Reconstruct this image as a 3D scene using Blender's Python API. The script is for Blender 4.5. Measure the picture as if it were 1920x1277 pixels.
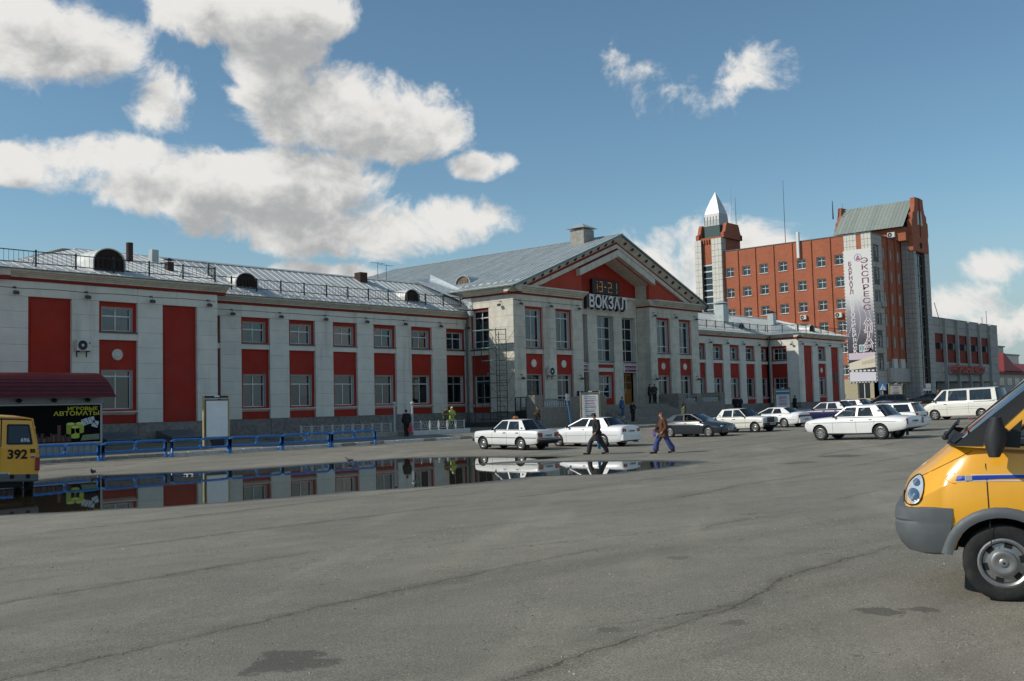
import bpy, bmesh, math, random
from mathutils import Vector, Matrix, noise
for _o in list(bpy.data.objects): bpy.data.objects.remove(_o)
R = math.radians
sc = bpy.context.scene
C = sc.collection
CAMZ = 2.06
# ---------------------------------------------------------------- camera
FPX, PITCH, ROLL, YAW = 1928.05, R(3.6896), R(-1.5082), R(49.1109)
_fw = Vector((math.sin(YAW)*math.cos(PITCH), math.cos(YAW)*math.cos(PITCH), math.sin(PITCH)))
_r = Vector((math.cos(YAW), -math.sin(YAW), 0)); _u = _r.cross(_fw)
_r, _u = _r*math.cos(ROLL)+_u*math.sin(ROLL), _u*math.cos(ROLL)-_r*math.sin(ROLL)
cd = bpy.data.cameras.new('camera'); cam = bpy.data.objects.new('camera', cd); C.objects.link(cam)
cam.matrix_world = Matrix(((_r.x,_u.x,-_fw.x,0),(_r.y,_u.y,-_fw.y,0),(_r.z,_u.z,-_fw.z,CAMZ),(0,0,0,1)))
cd.sensor_width = 36; cd.lens = FPX/1920*36; cd.clip_start = .1; cd.clip_end = 6000
sc.camera = cam
# ---------------------------------------------------------------- light
SUN = Vector((-1.35, 1.0, 1.19)).normalized()
SUN_EL = math.asin(SUN.z); SUN_AZ = math.atan2(SUN.x, SUN.y)       # azimuth from +Y towards +X
sl = bpy.data.lights.new('sun', 'SUN'); sl.energy = 3.3; sl.angle = R(.53); sl.color = (1, .945, .86)
so = bpy.data.objects.new('sun', sl); C.objects.link(so)
so.rotation_euler = (-SUN).to_track_quat('-Z', 'Y').to_euler(); so.location = SUN*200
sc.view_settings.view_transform = 'Standard'; sc.view_settings.look = 'None'
sc.view_settings.exposure = 0; sc.view_settings.gamma = 1; sc.view_settings.use_curve_mapping = False
SKY_STRENGTH = .098
CLOUD = 8.3; HAZE = 4.4

class NT:
    """tiny node-tree helper"""
    def __init__(s, nt): s.t = nt; s.n = nt.nodes; s.l = nt.links
    def node(s, kind, **kw):
        n = s.n.new(kind)
        for k, v in kw.items(): setattr(n, k, v)
        return n
    def put(s, sock, v):
        if hasattr(v, 'is_linked') or hasattr(v, 'links'): s.l.new(v, sock)
        else: sock.default_value = v
    def m(s, op, a, b=0.0, c=0.0, clamp=False):
        n = s.n.new('ShaderNodeMath'); n.operation = op; n.use_clamp = clamp
        s.put(n.inputs[0], a); s.put(n.inputs[1], b); s.put(n.inputs[2], c)
        return n.outputs[0]
    def vm(s, op, a, b=(0,0,0), sc_=None):
        n = s.n.new('ShaderNodeVectorMath'); n.operation = op
        s.put(n.inputs[0], a); s.put(n.inputs[1], b)
        if sc_ is not None: s.put(n.inputs['Scale'], sc_)
        return n.outputs['Value'] if op in ('DOT_PRODUCT', 'LENGTH', 'DISTANCE') else n.outputs[0]
    def mix(s, f, a, b, blend='MIX'):
        n = s.n.new('ShaderNodeMix'); n.data_type = 'RGBA'; n.blend_type = blend
        s.put(n.inputs[0], f); s.put(n.inputs[6], c4(a)); s.put(n.inputs[7], c4(b))
        return n.outputs[2]
    def noise(s, vec=None, scale=5, detail=4, rough=.55, dist=0, dim='3D'):
        n = s.n.new('ShaderNodeTexNoise'); n.noise_dimensions = dim
        if vec is not None: s.l.new(vec, n.inputs['Vector'])
        n.inputs['Scale'].default_value = scale; n.inputs['Detail'].default_value = detail
        n.inputs['Roughness'].default_value = rough; n.inputs['Distortion'].default_value = dist
        return n.outputs[0]
    def ss(s, v, a, b, lo=0.0, hi=1.0):
        n = s.n.new('ShaderNodeMapRange'); n.interpolation_type = 'SMOOTHSTEP'
        s.put(n.inputs[0], v); s.put(n.inputs[1], a); s.put(n.inputs[2], b); s.put(n.inputs[3], lo); s.put(n.inputs[4], hi)
        return n.outputs[0]
def c4(v):
    if isinstance(v, (tuple, list)) and len(v) == 3: return (*v, 1)
    return v

# ---------------------------------------------------------------- sky with fair-weather clouds (by direction, at infinity)
# (azimuth, elevation, half width, half height) in degrees, weight
BLOBS = [(24.5,19.0,5.8,2.7,1),(30.4,16.8,2.3,1.9,1),(35.3,21.2,6.3,1.7,1),(36.6,18.9,3.0,2.4,.8),(39.3,16.9,6.2,2.4,1),(43.4,15.4,4.5,1.8,1),
 (47.3,13.7,2.0,.9,1),(34.3,12.5,9.2,2.1,1),(40.0,10.6,9.2,1.9,1),(27.8,13.8,3.9,1.2,.9),(22.8,12.9,1.7,1.1,1),(38.3,7.4,3.6,1.0,.9),
 (61.6,8.0,7.2,2.7,1.05),(75.1,6.6,2.6,1.3,1),(73.3,5.0,3.4,1.2,.9),(75.8,3.9,3.6,1.6,.9),(69.5,2.6,6.0,1.3,.75),(59.4,17.4,4.8,1.7,.30),(14,16,7,2.6,1),(86,9,7,2,1)]
def cloud_group(name, detail, rough):
    g = bpy.data.node_groups.new(name, 'ShaderNodeTree')
    g.interface.new_socket('Vector', in_out='INPUT', socket_type='NodeSocketVector')
    g.interface.new_socket('Density', in_out='OUTPUT', socket_type='NodeSocketFloat')
    G = NT(g); gi = G.node('NodeGroupInput'); go = G.node('NodeGroupOutput')
    sep = G.node('ShaderNodeSeparateXYZ'); G.l.new(gi.outputs[0], sep.inputs[0])
    az = G.m('MULTIPLY', G.m('ARCTAN2', sep.outputs[0], sep.outputs[1]), 57.2958)
    el = G.m('MULTIPLY', sep.outputs[2], 59.0)
    cmb = G.node('ShaderNodeCombineXYZ'); G.l.new(az, cmb.inputs[0]); G.l.new(el, cmb.inputs[1]); ae = cmb.outputs[0]
    acc = None
    for (a, e, ra, re, w) in BLOBS:
        n = G.node('ShaderNodeVectorMath', operation='MULTIPLY_ADD'); G.l.new(ae, n.inputs[0]); n.inputs[1].default_value = (1/ra, 1/re, 0); n.inputs[2].default_value = (-a/ra, -e/re, 0)
        v = G.m('MULTIPLY_ADD', G.vm('DOT_PRODUCT', n.outputs[0], n.outputs[0]), -w, w)
        acc = v if acc is None else G.m('SMOOTH_MAX', acc, v, .3)
    # elsewhere the same kind of cloud goes on
    out = G.m('ADD', G.ss(az, 84, 96), G.ss(az, 16, 2))
    far = G.m('MULTIPLY_ADD', G.noise(G.vm('MULTIPLY', gi.outputs[0], (1, 1, 2.2)), 4.2, 1, .5), 5.0, -2.9)
    acc = G.m('MAXIMUM', G.m('MAXIMUM', acc, -1.6), G.m('MULTIPLY_ADD', G.m('SUBTRACT', 1.0, out), -6.0, far))
    n1 = G.noise(gi.outputs[0], 12, detail, rough, .35)
    G.l.new(G.m('MULTIPLY_ADD', n1, 4.4, G.m('ADD', acc, -2.2)), go.inputs[0]); return g
g_fine = cloud_group('cloud_density', 10, .62); g_soft = cloud_group('cloud_density_soft', 5, .56)
world = bpy.data.worlds.new('World'); sc.world = world; world.use_nodes = True
Wn = NT(world.node_tree); Wn.n.clear()
tc = Wn.node('ShaderNodeTexCoord')
sky = Wn.node('ShaderNodeTexSky', sky_type='NISHITA', sun_disc=False)
sky.sun_elevation = SUN_EL; sky.sun_rotation = SUN_AZ; sky.altitude = 200; sky.air_density = 1.0; sky.dust_density = .25; sky.ozone_density = 1.0
def dens(grp, off):
    gn = Wn.node('ShaderNodeGroup'); gn.node_tree = grp
    v = Wn.vm('NORMALIZE', Wn.vm('ADD', tc.outputs['Generated'], off)) if off else tc.outputs['Generated']
    Wn.l.new(v, gn.inputs[0]); return gn.outputs[0]
D0 = dens(g_fine, None); D1 = dens(g_soft, (-.010, .012, .034))
alpha = Wn.ss(D0, -.08, .66)
bil = Wn.noise(Wn.vm('MULTIPLY', tc.outputs['Generated'], (1, 1, 1.5)), 26, 6, .6, .3)
shade = Wn.ss(Wn.m('ADD', Wn.m('ADD', Wn.m('MULTIPLY', D1, .85), Wn.m('MULTIPLY', D0, .20)), Wn.m('MULTIPLY', Wn.m('SUBTRACT', .5, bil), 2.6)), .0, 1.75)
ccol = Wn.mix(shade, (1.0, .985, .95), (.50, .512, .52))
ccol = Wn.vm('SCALE', ccol, sc_=CLOUD)
sepw = Wn.node('ShaderNodeSeparateXYZ'); Wn.l.new(tc.outputs['Generated'], sepw.inputs[0])
alpha = Wn.m('MULTIPLY', alpha, Wn.ss(sepw.outputs[2], -.01, .03))
skyc = Wn.mix(Wn.ss(sepw.outputs[2], .20, -.02, 0, .92), Wn.vm('MULTIPLY', sky.outputs[0], (.86, 1.06, 1.07)), tuple(x*HAZE for x in (.80, .95, 1.08)))
wc = Wn.mix(alpha, skyc, ccol)
bg = Wn.node('ShaderNodeBackground'); Wn.l.new(wc, bg.inputs[0]); bg.inputs[1].default_value = SKY_STRENGTH
wo = Wn.node('ShaderNodeOutputWorld'); Wn.l.new(bg.outputs[0], wo.inputs[0])
try: world.cycles.sampling_method = 'MANUAL'; world.cycles.sample_map_resolution = 1024
except Exception: pass
# ================================================================ helpers
rnd = random.Random(7)
def rgb(r, g_, b): # sRGB bytes -> linear
    f = lambda c: ((c/255+.055)/1.055)**2.4 if c > 10 else c/255/12.92
    return (f(r), f(g_), f(b))
MATS = {}
def mat(name, col, rough=.7, metal=0, var=.0, nscale=3.0, bump=0, bscale=60, spec=.5, objvar=0, coat=0, stain=None, sscale=.8, samt=.0, streak=False, emit=None, estr=0, trans=0):
    if name in MATS: return MATS[name]
    m = bpy.data.materials.new(name); m.use_nodes = True; N = NT(m.node_tree)
    b = m.node_tree.nodes['Principled BSDF']; MATS[name] = m
    b.inputs['Roughness'].default_value = rough; b.inputs['Metallic'].default_value = metal
    b.inputs['Specular IOR Level'].default_value = spec
    if coat: b.inputs['Coat Weight'].default_value = coat; b.inputs['Coat Roughness'].default_value = .04
    if emit: b.inputs['Emission Color'].default_value = c4(emit); b.inputs['Emission Strength'].default_value = estr
    c = c4(col)
    if var or bump or samt or objvar:
        geo = N.node('ShaderNodeNewGeometry'); pos = geo.outputs['Position']
        if var:
            n1 = N.noise(pos, nscale, 5, .6)
            lo = tuple(x*(1-var) for x in col); hi = tuple(min(1, x*(1+var)) for x in col)
            c = N.mix(N.ss(n1, .3, .7), lo, hi)
        if samt:
            p2 = pos
            if streak: p2 = N.vm('MULTIPLY', pos, (1, 1, .12))
            n2 = N.noise(p2, sscale, 6, .65)
            c = N.mix(N.m('MULTIPLY', N.ss(n2, .5, .75), samt), c, stain)
        if objvar:
            oi = N.node('ShaderNodeObjectInfo')
            k = N.m('ADD', N.m('MULTIPLY', N.m('SUBTRACT', oi.outputs['Random'], .5), 2*objvar), 1.0)
            c = N.vm('SCALE', c, sc_=k) if hasattr(c, 'links') else N.vm('SCALE', col, sc_=k)
        if bump:
            n3 = N.noise(pos, bscale, 4, .6)
            bp = N.node('ShaderNodeBump'); bp.inputs['Strength'].default_value = bump; bp.inputs['Distance'].default_value = .02
            N.l.new(n3, bp.inputs['Height']); N.l.new(bp.outputs[0], b.inputs['Normal'])
            r3 = N.noise(pos, nscale*2, 3, .5); N.l.new(N.ss(r3, .2, .8, rough*.85, min(1, rough*1.15)), b.inputs['Roughness'])
    if hasattr(c, 'links'): N.l.new(c, b.inputs['Base Color'])
    else: b.inputs['Base Color'].default_value = c
    return m
def glass(name, tint, refl=.07, rough=.02):
    """thin pane: fresnel reflection over a tinted see-through"""
    if name in MATS: return MATS[name]
    m = bpy.data.materials.new(name); m.use_nodes = True; N = NT(m.node_tree); N.n.clear(); MATS[name] = m
    tr = N.node('ShaderNodeBsdfTransparent'); tr.inputs[0].default_value = c4(tint)
    geo = N.node('ShaderNodeNewGeometry')
    gl = N.node('ShaderNodeBsdfGlossy'); gl.inputs['Roughness'].default_value = rough; gl.inputs[0].default_value = (.95, .97, 1, 1)
    bp = N.node('ShaderNodeBump'); bp.inputs['Strength'].default_value = .06; bp.inputs['Distance'].default_value = .03
    N.l.new(N.noise(geo.outputs['Position'], 1.6, 1, .4), bp.inputs['Height']); N.l.new(bp.outputs[0], gl.inputs['Normal'])
    cs = N.m('ABSOLUTE', N.vm('DOT_PRODUCT', geo.outputs['Normal'], geo.outputs['Incoming']))
    fr = N.m('MULTIPLY_ADD', N.m('POWER', N.m('SUBTRACT', 1.0, cs), 5.0), 1-refl, refl)
    mx = N.node('ShaderNodeMixShader'); N.l.new(fr, mx.inputs[0]); N.l.new(tr.outputs[0], mx.inputs[1]); N.l.new(gl.outputs[0], mx.inputs[2])
    o = N.node('ShaderNodeOutputMaterial'); N.l.new(mx.outputs[0], o.inputs[0]); return m

class MB:
    def __init__(s): s.v = []; s.f = []; s.mi = []; s.cur = 0
    def add(s, vs, fs):
        o = len(s.v); s.v += [tuple(p) for p in vs]; s.f += [tuple(i+o for i in q) for q in fs]; s.mi += [s.cur]*len(fs); return s
    def box(s, x0, y0, z0, x1, y1, z1):
        x0, x1 = sorted((x0, x1)); y0, y1 = sorted((y0, y1)); z0, z1 = sorted((z0, z1))
        return s.add([(x0,y0,z0),(x1,y0,z0),(x1,y1,z0),(x0,y1,z0),(x0,y0,z1),(x1,y0,z1),(x1,y1,z1),(x0,y1,z1)],
                     [(0,3,2,1),(4,5,6,7),(0,1,5,4),(1,2,6,5),(2,3,7,6),(3,0,4,7)])
    def cbox(s, x0, y0, z0, x1, y1, z1, c=.01):
        """box with chamfered vertical and top edges"""
        x0, x1 = sorted((x0, x1)); y0, y1 = sorted((y0, y1)); z0, z1 = sorted((z0, z1))
        def ring(i, z): return [(x0+i,y0+c,z),(x0+c,y0+i,z),(x1-c,y0+i,z),(x1-i,y0+c,z),(x1-i,y1-c,z),(x1-c,y1-i,z),(x0+c,y1-i,z),(x0+i,y1-c,z)]
        rs = ring(c*.0, z0+c), ring(0, z1-c)
        vs = [(x,y,z) for x,y,z in ring(c*.7, z0)]+rs[0]+rs[1]+ring(c*.7, z1)
        fs = [tuple(range(7, -1, -1)), tuple(range(24, 32))]
        for k in range(3):
            for i in range(8): fs.append((k*8+i, k*8+(i+1) % 8, k*8+8+(i+1) % 8, k*8+8+i))
        return s.add(vs, fs)
    def prism(s, pts, axis, a0, a1):
        n = len(pts)
        def P(p, a): return {'y': (p[0], a, p[1]), 'x': (a, p[0], p[1]), 'z': (p[0], p[1], a)}[axis]
        vs = [P(p, a0) for p in pts]+[P(p, a1) for p in pts]
        fs = [tuple(range(n)), tuple(range(2*n-1, n-1, -1))]+[(i, (i+1) % n, n+(i+1) % n, n+i) for i in range(n)]
        return s.add(vs, fs)
    def tube(s, p, q, r, n=8, r2=None, caps=True):
        p = Vector(p); q = Vector(q); d = (q-p)
        if d.length < 1e-6: return s
        d.normalize(); a = d.cross(Vector((0,0,1)) if abs(d.z) < .9 else Vector((1,0,0))).normalized(); b = d.cross(a)
        r2 = r if r2 is None else r2
        vs = [p+(a*math.cos(t)+b*math.sin(t))*r for t in [2*math.pi*i/n for i in range(n)]]+[q+(a*math.cos(t)+b*math.sin(t))*r2 for t in [2*math.pi*i/n for i in range(n)]]
        fs = [(i, (i+1) % n, n+(i+1) % n, n+i) for i in range(n)]
        if caps: fs += [tuple(range(n-1, -1, -1)), tuple(range(n, 2*n))]
        return s.add(vs, fs)
    def path(s, pts, r, n=8, closed=False):
        pts = [Vector(p) for p in pts]; N_ = len(pts); rings = []; prev = None
        for i, p in enumerate(pts):
            a = pts[i-1] if (i or closed) else p; b = pts[(i+1) % N_] if (i < N_-1 or closed) else p
            d = (b-a).normalized()
            if prev is None: x = d.cross(Vector((0,0,1)) if abs(d.z) < .9 else Vector((1,0,0))).normalized()
            else: x = (prev-d*prev.dot(d)).normalized()
            prev = x; y = d.cross(x); rings.append([p+(x*math.cos(2*math.pi*k/n)+y*math.sin(2*math.pi*k/n))*r for k in range(n)])
        vs = [q for rg in rings for q in rg]; fs = []
        for i in range(N_ if closed else N_-1):
            j = (i+1) % N_
            for k in range(n): fs.append((i*n+k, i*n+(k+1) % n, j*n+(k+1) % n, j*n+k))
        if not closed: fs += [tuple(range(n-1, -1, -1)), tuple((N_-1)*n+k for k in range(n))]
        return s.add(vs, fs)
    def lathe(s, prof, n=16, o=(0,0,0), axis='z', a0=0, a1=2*math.pi):
        full = abs(a1-a0-2*math.pi) < 1e-6; m = n if full else n+1; vs = []; fs = []
        for r, h in prof:
            for k in range(m):
                t = a0+(a1-a0)*k/n; a, b = r*math.cos(t), r*math.sin(t)
                p = {'z': (a, b, h), 'y': (a, h, b), 'x': (h, a, b)}[axis]
                vs.append((p[0]+o[0], p[1]+o[1], p[2]+o[2]))
        for i in range(len(prof)-1):
            for k in range(n):
                k2 = (k+1) % m; fs.append((i*m+k, i*m+k2, (i+1)*m+k2, (i+1)*m+k))
        return s.add(vs, fs)
    def ball(s, o, rx, ry=None, rz=None, n=12, k=8):
        ry = ry or rx; rz = rz or rx
        vs = []; fs = []
        for i in range(k+1):
            t = math.pi*i/k
            for j in range(n):
                q = 2*math.pi*j/n; vs.append((o[0]+rx*math.sin(t)*math.cos(q), o[1]+ry*math.sin(t)*math.sin(q), o[2]+rz*math.cos(t)))
        for i in range(k):
            for j in range(n): fs.append((i*n+j, (i+1)*n+j, (i+1)*n+(j+1) % n, i*n+(j+1) % n))
        return s.add(vs, fs)
    def grid(s, rows):
        """rows of points -> quads"""
        n = len(rows[0]); vs = [p for r_ in rows for p in r_]
        return s.add(vs, [(i*n+j, i*n+j+1, (i+1)*n+j+1, (i+1)*n+j) for i in range(len(rows)-1) for j in range(n-1)])
    def mesh(s, name, mats, smooth=False, recalc=True, ang=35, weld=True):
        me = bpy.data.meshes.new(name); me.from_pydata(s.v, [], s.f)
        for m_ in (mats if isinstance(mats, (list, tuple)) else [mats]): me.materials.append(m_)
        me.polygons.foreach_set('material_index', s.mi)
        if recalc or smooth:
            bm = bmesh.new(); bm.from_mesh(me)
            if weld: bmesh.ops.remove_doubles(bm, verts=bm.verts, dist=1e-5)
            bmesh.ops.recalc_face_normals(bm, faces=bm.faces)
            if smooth:
                for f_ in bm.faces: f_.smooth = True
                for e_ in bm.edges:
                    if len(e_.link_faces) == 2 and e_.calc_face_angle(0) > R(ang): e_.smooth = False
            bm.to_mesh(me); bm.free()
        return me
    def build(s, name, mats, parent=None, smooth=False, ang=35, **kw): return obj(name, s.mesh(name, mats, smooth, ang=ang), parent, **kw)
def obj(name, me, parent=None, loc=None, rot=None, world=False):
    o = bpy.data.objects.new(name, me); C.objects.link(o)
    if parent is not None:
        o.parent = parent
        if world or parent.get('_w'): o.matrix_parent_inverse = Matrix.Translation(-Vector(parent.location))
    if loc is not None: o.location = loc
    if rot is not None: o.rotation_euler = rot
    return o
def tag(o, label, cat, group=None):
    o['label'] = label; o['category'] = cat
    if group: o['group'] = group
    return o
def thing(name, label, cat, loc=(0,0,0), rz=0, group=None, w=False):
    """Empty at a thing's base; w=True: its parts are given in world coordinates"""
    o = bpy.data.objects.new(name, None); C.objects.link(o); o.location = loc; o.rotation_euler = (0, 0, rz); o.empty_display_size = .3
    tag(o, label, cat, group)
    if w: o['_w'] = 1
    return o
def struct(o): o['kind'] = 'structure'; return o
def copy_tree(o, parent=None):
    c = o.copy(); C.objects.link(c)
    if parent is not None: c.parent = parent
    for ch in list(o.children): copy_tree(ch, c)
    return c
def ev(o): return bpy.data.meshes.new_from_object(o.evaluated_get(bpy.context.evaluated_depsgraph_get()))
_tcache = {}
def text_mesh(body, size, ext, m, off=0.0, sx=1.0, align='CENTER'):
    key = (body, size, ext, m.name, off, sx, align)
    if key in _tcache: return _tcache[key]
    c = bpy.data.curves.new('txt', 'FONT'); c.body = body; c.size = size; c.extrude = ext; c.offset = off; c.align_x = align; c.align_y = 'CENTER'; c.resolution_u = 3
    o = bpy.data.objects.new('txt', c); C.objects.link(o); o.scale = (sx, 1, 1); bpy.context.view_layer.update()
    me = ev(o); me.transform(Matrix.Diagonal((sx, 1, 1, 1))); bpy.data.objects.remove(o); bpy.data.curves.remove(c)
    me.materials.clear(); me.materials.append(m); _tcache[key] = me; return me
FRONT = (R(90), 0, 0)                     # text standing upright, read from -Y
LEFT = (R(90), 0, R(-90))                 # text standing upright, read from -X
def sp(v, w=1.5): return w*math.log1p(math.exp(max(-40, min(40, v/w))))
PUD = [(10.5,30.5),(12.14,31.0),(15.22,34.09),(17.51,35.6),(19.73,33.98),(20.26,33.27),(22.68,32.35),(26.73,32.36),(29.91,32.01),(31.73,29.42),(32.65,26.16),(32.23,25.41),(30.67,25.62),(28.82,25.9),(26.82,25.92),(27.57,25.57),(28.94,24.18),(30.03,22.58),(30.83,20.8),(30.89,19.29),(30.5,18.41),(27.69,18.09),(24.88,18.13),(23.44,19.6),(21.09,19.48),(19.35,19.91),(17.24,20.67),(15.0,20.97),(12.55,21.62),(11.09,22.46),(9.7,23.27),(8.0,24.2),(7.5,27)]
def pud_sd(x, y):
    """signed distance to the puddle outline, negative inside"""
    d = 1e9; ins = False; n = len(PUD)
    for i in range(n):
        ax, ay = PUD[i]; bx, by = PUD[(i+1) % n]; ex, ey = bx-ax, by-ay
        t = max(0, min(1, ((x-ax)*ex+(y-ay)*ey)/(ex*ex+ey*ey))); dx, dy = x-ax-ex*t, y-ay-ey*t
        d = min(d, dx*dx+dy*dy)
        if (ay > y) != (by > y) and x < (bx-ax)*(y-ay)/(by-ay)+ax: ins = not ins
    return -math.sqrt(d) if ins else math.sqrt(d)
def rise(x, y): return .026*sp(min(.6*x-.8*y, 52)-3.5)+.02*sp(min(y, 62)-32)+.10*math.exp(-((x-11)**2+(y-2.5)**2)/40)
def H(x, y):
    r_ = rise(x, y)
    if 0 < x < 42 and 10 < y < 44:
        sd = pud_sd(x, y); k = max(0, min(1, sd/6)); k = k*k*(3-2*k)
        nz = noise.noise(Vector((x*.9, y*.9, 3)))*.6+noise.noise(Vector((x*2.7, y*2.7, 9)))*.4
        dip = max(-.035, min(.03, sd*.035))+nz*.012*max(0, 1-abs(sd)/1.5)
        fade = max(0, min(1, 1-(sd-1)/5))
        return r_*k+dip*fade+.03*(1-fade)
    return r_+.03
KERB_Y = 42.3; PAVE = .14
def Hp(x, y): return rise(x, y)+.03+PAVE          # pavement level
# ================================================================ ground, puddle, pavement
def asphalt_mat():
    m = bpy.data.materials.new('asphalt'); m.use_nodes = True; N = NT(m.node_tree); b = N.n['Principled BSDF']; MATS['asphalt'] = m
    geo = N.node('ShaderNodeNewGeometry'); pos = geo.outputs['Position']; sx = N.node('ShaderNodeSeparateXYZ'); N.l.new(pos, sx.inputs[0])
    big = N.noise(pos, .16, 4, .55); mid = N.noise(pos, 1.3, 5, .6); fine = N.noise(pos, 55, 3, .75); grain = N.noise(pos, 150, 2, .8)
    c = N.mix(N.ss(big, .3, .7), rgb(140,135,120), rgb(158,152,135))
    lanes = N.noise(N.vm('MULTIPLY', pos, (.12, .9, 1)), .8, 4, .6)
    c = N.mix(N.m('MULTIPLY', N.ss(lanes, .50, .72), .55), c, rgb(112,107,95))
    dust = N.noise(N.vm('MULTIPLY', pos, (.25, .6, 1)), .55, 6, .7)
    c = N.mix(N.m('MULTIPLY', N.ss(dust, .52, .74), .45), c, rgb(172,163,142))
    c = N.mix(N.ss(mid, .3, .75, 0, .42), c, rgb(114,109,97))
    c = N.mix(N.ss(fine, .40, .62, 0, .62), c, rgb(92,88,78)); c = N.mix(N.ss(fine, .46, .34, 0, .38), c, rgb(192,185,168))
    pock = N.noise(pos, 14, 5, .8); c = N.mix(N.ss(pock, .52, .68, 0, .36), c, rgb(94,90,80)); c = N.mix(N.ss(pock, .42, .32, 0, .2), c, rgb(176,168,150))
    c = N.mix(N.ss(grain, .56, .72, 0, .50), c, rgb(188,182,170))
    c = N.mix(N.ss(grain, .44, .30, 0, .55), c, rgb(62,60,56))
    # worn edges of laying lanes and cracks, running roughly along the square
    def cracks(vec, scale, period, width, lo, hi, seed):
        w = N.m('ADD', vec, N.m('MULTIPLY', N.m('SUBTRACT', N.noise(N.vm('ADD', pos, (seed, seed*.7, 0)), scale, 6, .62), .5), period*.42))
        w = N.m('ADD', w, N.m('MULTIPLY', N.m('SUBTRACT', N.noise(pos, 7.0, 4, .7), .5), .22))
        d = N.m('MULTIPLY', N.m('ABSOLUTE', N.m('SUBTRACT', N.m('FRACT', N.m('MULTIPLY', w, 1/period)), .5)), period)
        wid = N.m('MULTIPLY', N.ss(N.noise(pos, 1.7, 3, .6), .3, .75, .25, 1.7), width)
        line = N.ss(d, 0.0, wid, 1, 0)
        gate = N.ss(N.noise(N.vm('ADD', N.vm('MULTIPLY', pos, (.35, 1, 1)), (seed*3, 0, 0)), .33, 3, .5), lo, hi)
        return N.m('MULTIPLY', line, gate)
    k1 = cracks(sx.outputs[1], .12, 3.4, .034, .40, .55, 1.0)
    k2 = cracks(N.m('ADD', N.m('MULTIPLY', sx.outputs[1], .8), N.m('MULTIPLY', sx.outputs[0], .35)), .2, 4.7, .028, .50, .62, 7.0)
    k3 = cracks(N.m('SUBTRACT', N.m('MULTIPLY', sx.outputs[0], .9), N.m('MULTIPLY', sx.outputs[1], .3)), .25, 8.3, .02, .54, .64, 13.0)
    k = N.m('MAXIMUM', k1, N.m('MAXIMUM', k2, k3))
    c = N.mix(N.m('MULTIPLY', k, .68), c, rgb(56,51,42))
    wide = cracks(sx.outputs[1], .12, 3.4, .30, .42, .56, 1.0)
    c = N.mix(N.m('MULTIPLY', wide, N.ss(fine, .3, .7, .2, .62)), c, rgb(80,74,60))
    # rubbed tyre paths and paler patched strips
    for (a_, b_, per, lo, hi, amt, col) in ((.25, 1.0, 1.9, .48, .66, .26, rgb(92,89,80)), (-.5, .85, 3.1, .50, .68, .22, rgb(176,168,150)), (.9, .35, 5.3, .52, .66, .20, rgb(96,92,83))):
        w_ = N.m('ADD', N.m('MULTIPLY', sx.outputs[0], a_), N.m('MULTIPLY', sx.outputs[1], b_))
        cw = N.node('ShaderNodeCombineXYZ'); N.l.new(N.m('MULTIPLY', w_, 1/per), cw.inputs[0]); N.l.new(N.m('MULTIPLY', N.m('SUBTRACT', N.m('MULTIPLY', sx.outputs[0], b_), N.m('MULTIPLY', sx.outputs[1], a_)), .04), cw.inputs[1])
        c = N.mix(N.m('MULTIPLY', N.ss(N.noise(cw.outputs[0], 2.2, 4, .62), lo, hi), amt), c, col)
    # damp and oily blots
    for (px, py, rad, s) in [(5.14,6.93,.42,.55),(9.26,3.72,.26,.55),(9.5,3.4,.2,.5),(33.0,14.3,.9,.6),(30.1,14.4,.7,.5),(7.42,5.4,.14,.4),(8.2,4.6,.16,.4),(11.3,7.1,.2,.35)]:
        d = N.vm('DISTANCE', pos, (px, py, .03))
        d = N.m('ADD', N.m('MULTIPLY', d, 1/rad), N.m('MULTIPLY', N.m('SUBTRACT', N.noise(pos, 2.2/rad*.6, 5, .65), .5), 2.2))
        c = N.mix(N.m('MULTIPLY', N.ss(d, .75, .95, 1, 0), s), c, rgb(58,56,52))
    fl = N.m('MULTIPLY', N.ss(N.noise(N.vm('MULTIPLY', pos, (.75, 1.1, 1)), 9.0, 2, .6), .67, .72), N.ss(N.noise(pos, .45, 3, .6), .42, .60))
    c = N.mix(N.m('MULTIPLY', fl, .55), c, rgb(66,62,54))
    spots = N.ss(N.noise(pos, 3.1, 2, .5), .74, .78)
    c = N.mix(N.m('MULTIPLY', spots, .4), c, rgb(70,68,64))
    wet = N.ss(N.m('ADD', sx.outputs[2], N.m('MULTIPLY', N.m('SUBTRACT', mid, .5), .02)), .008, .029, 1, 0)
    c = N.mix(N.m('MULTIPLY', wet, .75), c, rgb(46,43,38))
    N.l.new(c, b.inputs['Base Color'])
    N.l.new(N.ss(wet, 0, 1, .88, .35), b.inputs['Roughness']); b.inputs['Specular IOR Level'].default_value = .35
    hgt = N.m('SUBTRACT', N.m('ADD', N.m('MULTIPLY', grain, .5), fine), N.m('MULTIPLY', k, 1.2))
    bp = N.node('ShaderNodeBump'); bp.inputs['Strength'].default_value = .55; bp.inputs['Distance'].default_value = .012
    N.l.new(hgt, bp.inputs['Height']); N.l.new(bp.outputs[0], b.inputs['Normal'])
    return m
M_ASPH = asphalt_mat()
def spread(a, b, step):
    n = int(round((b-a)/step)); return [a+(b-a)*i/n for i in range(n+1)]
xs = [-2500,-1200,-600,-300,-150,-80,-40,-20,-10,-4,0]+spread(2, 44, .25)+spread(46, 90, 2)+spread(95, 240, 5)+[300,400,600,1000,1800,3000]
ys = [-2500,-1200,-600,-300,-150,-80,-40,-20,-10,-4,0]+spread(2, 12, .5)+spread(12.25, 42, .25)+spread(43, 66, 1)+[70,80,100,150,250,400,700,1200,3000]
gb = MB(); gb.grid([[(x, y, H(x, y)) for x in xs] for y in ys])
ground = struct(gb.build('asphalt_square', M_ASPH, smooth=True, ang=180))
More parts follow.
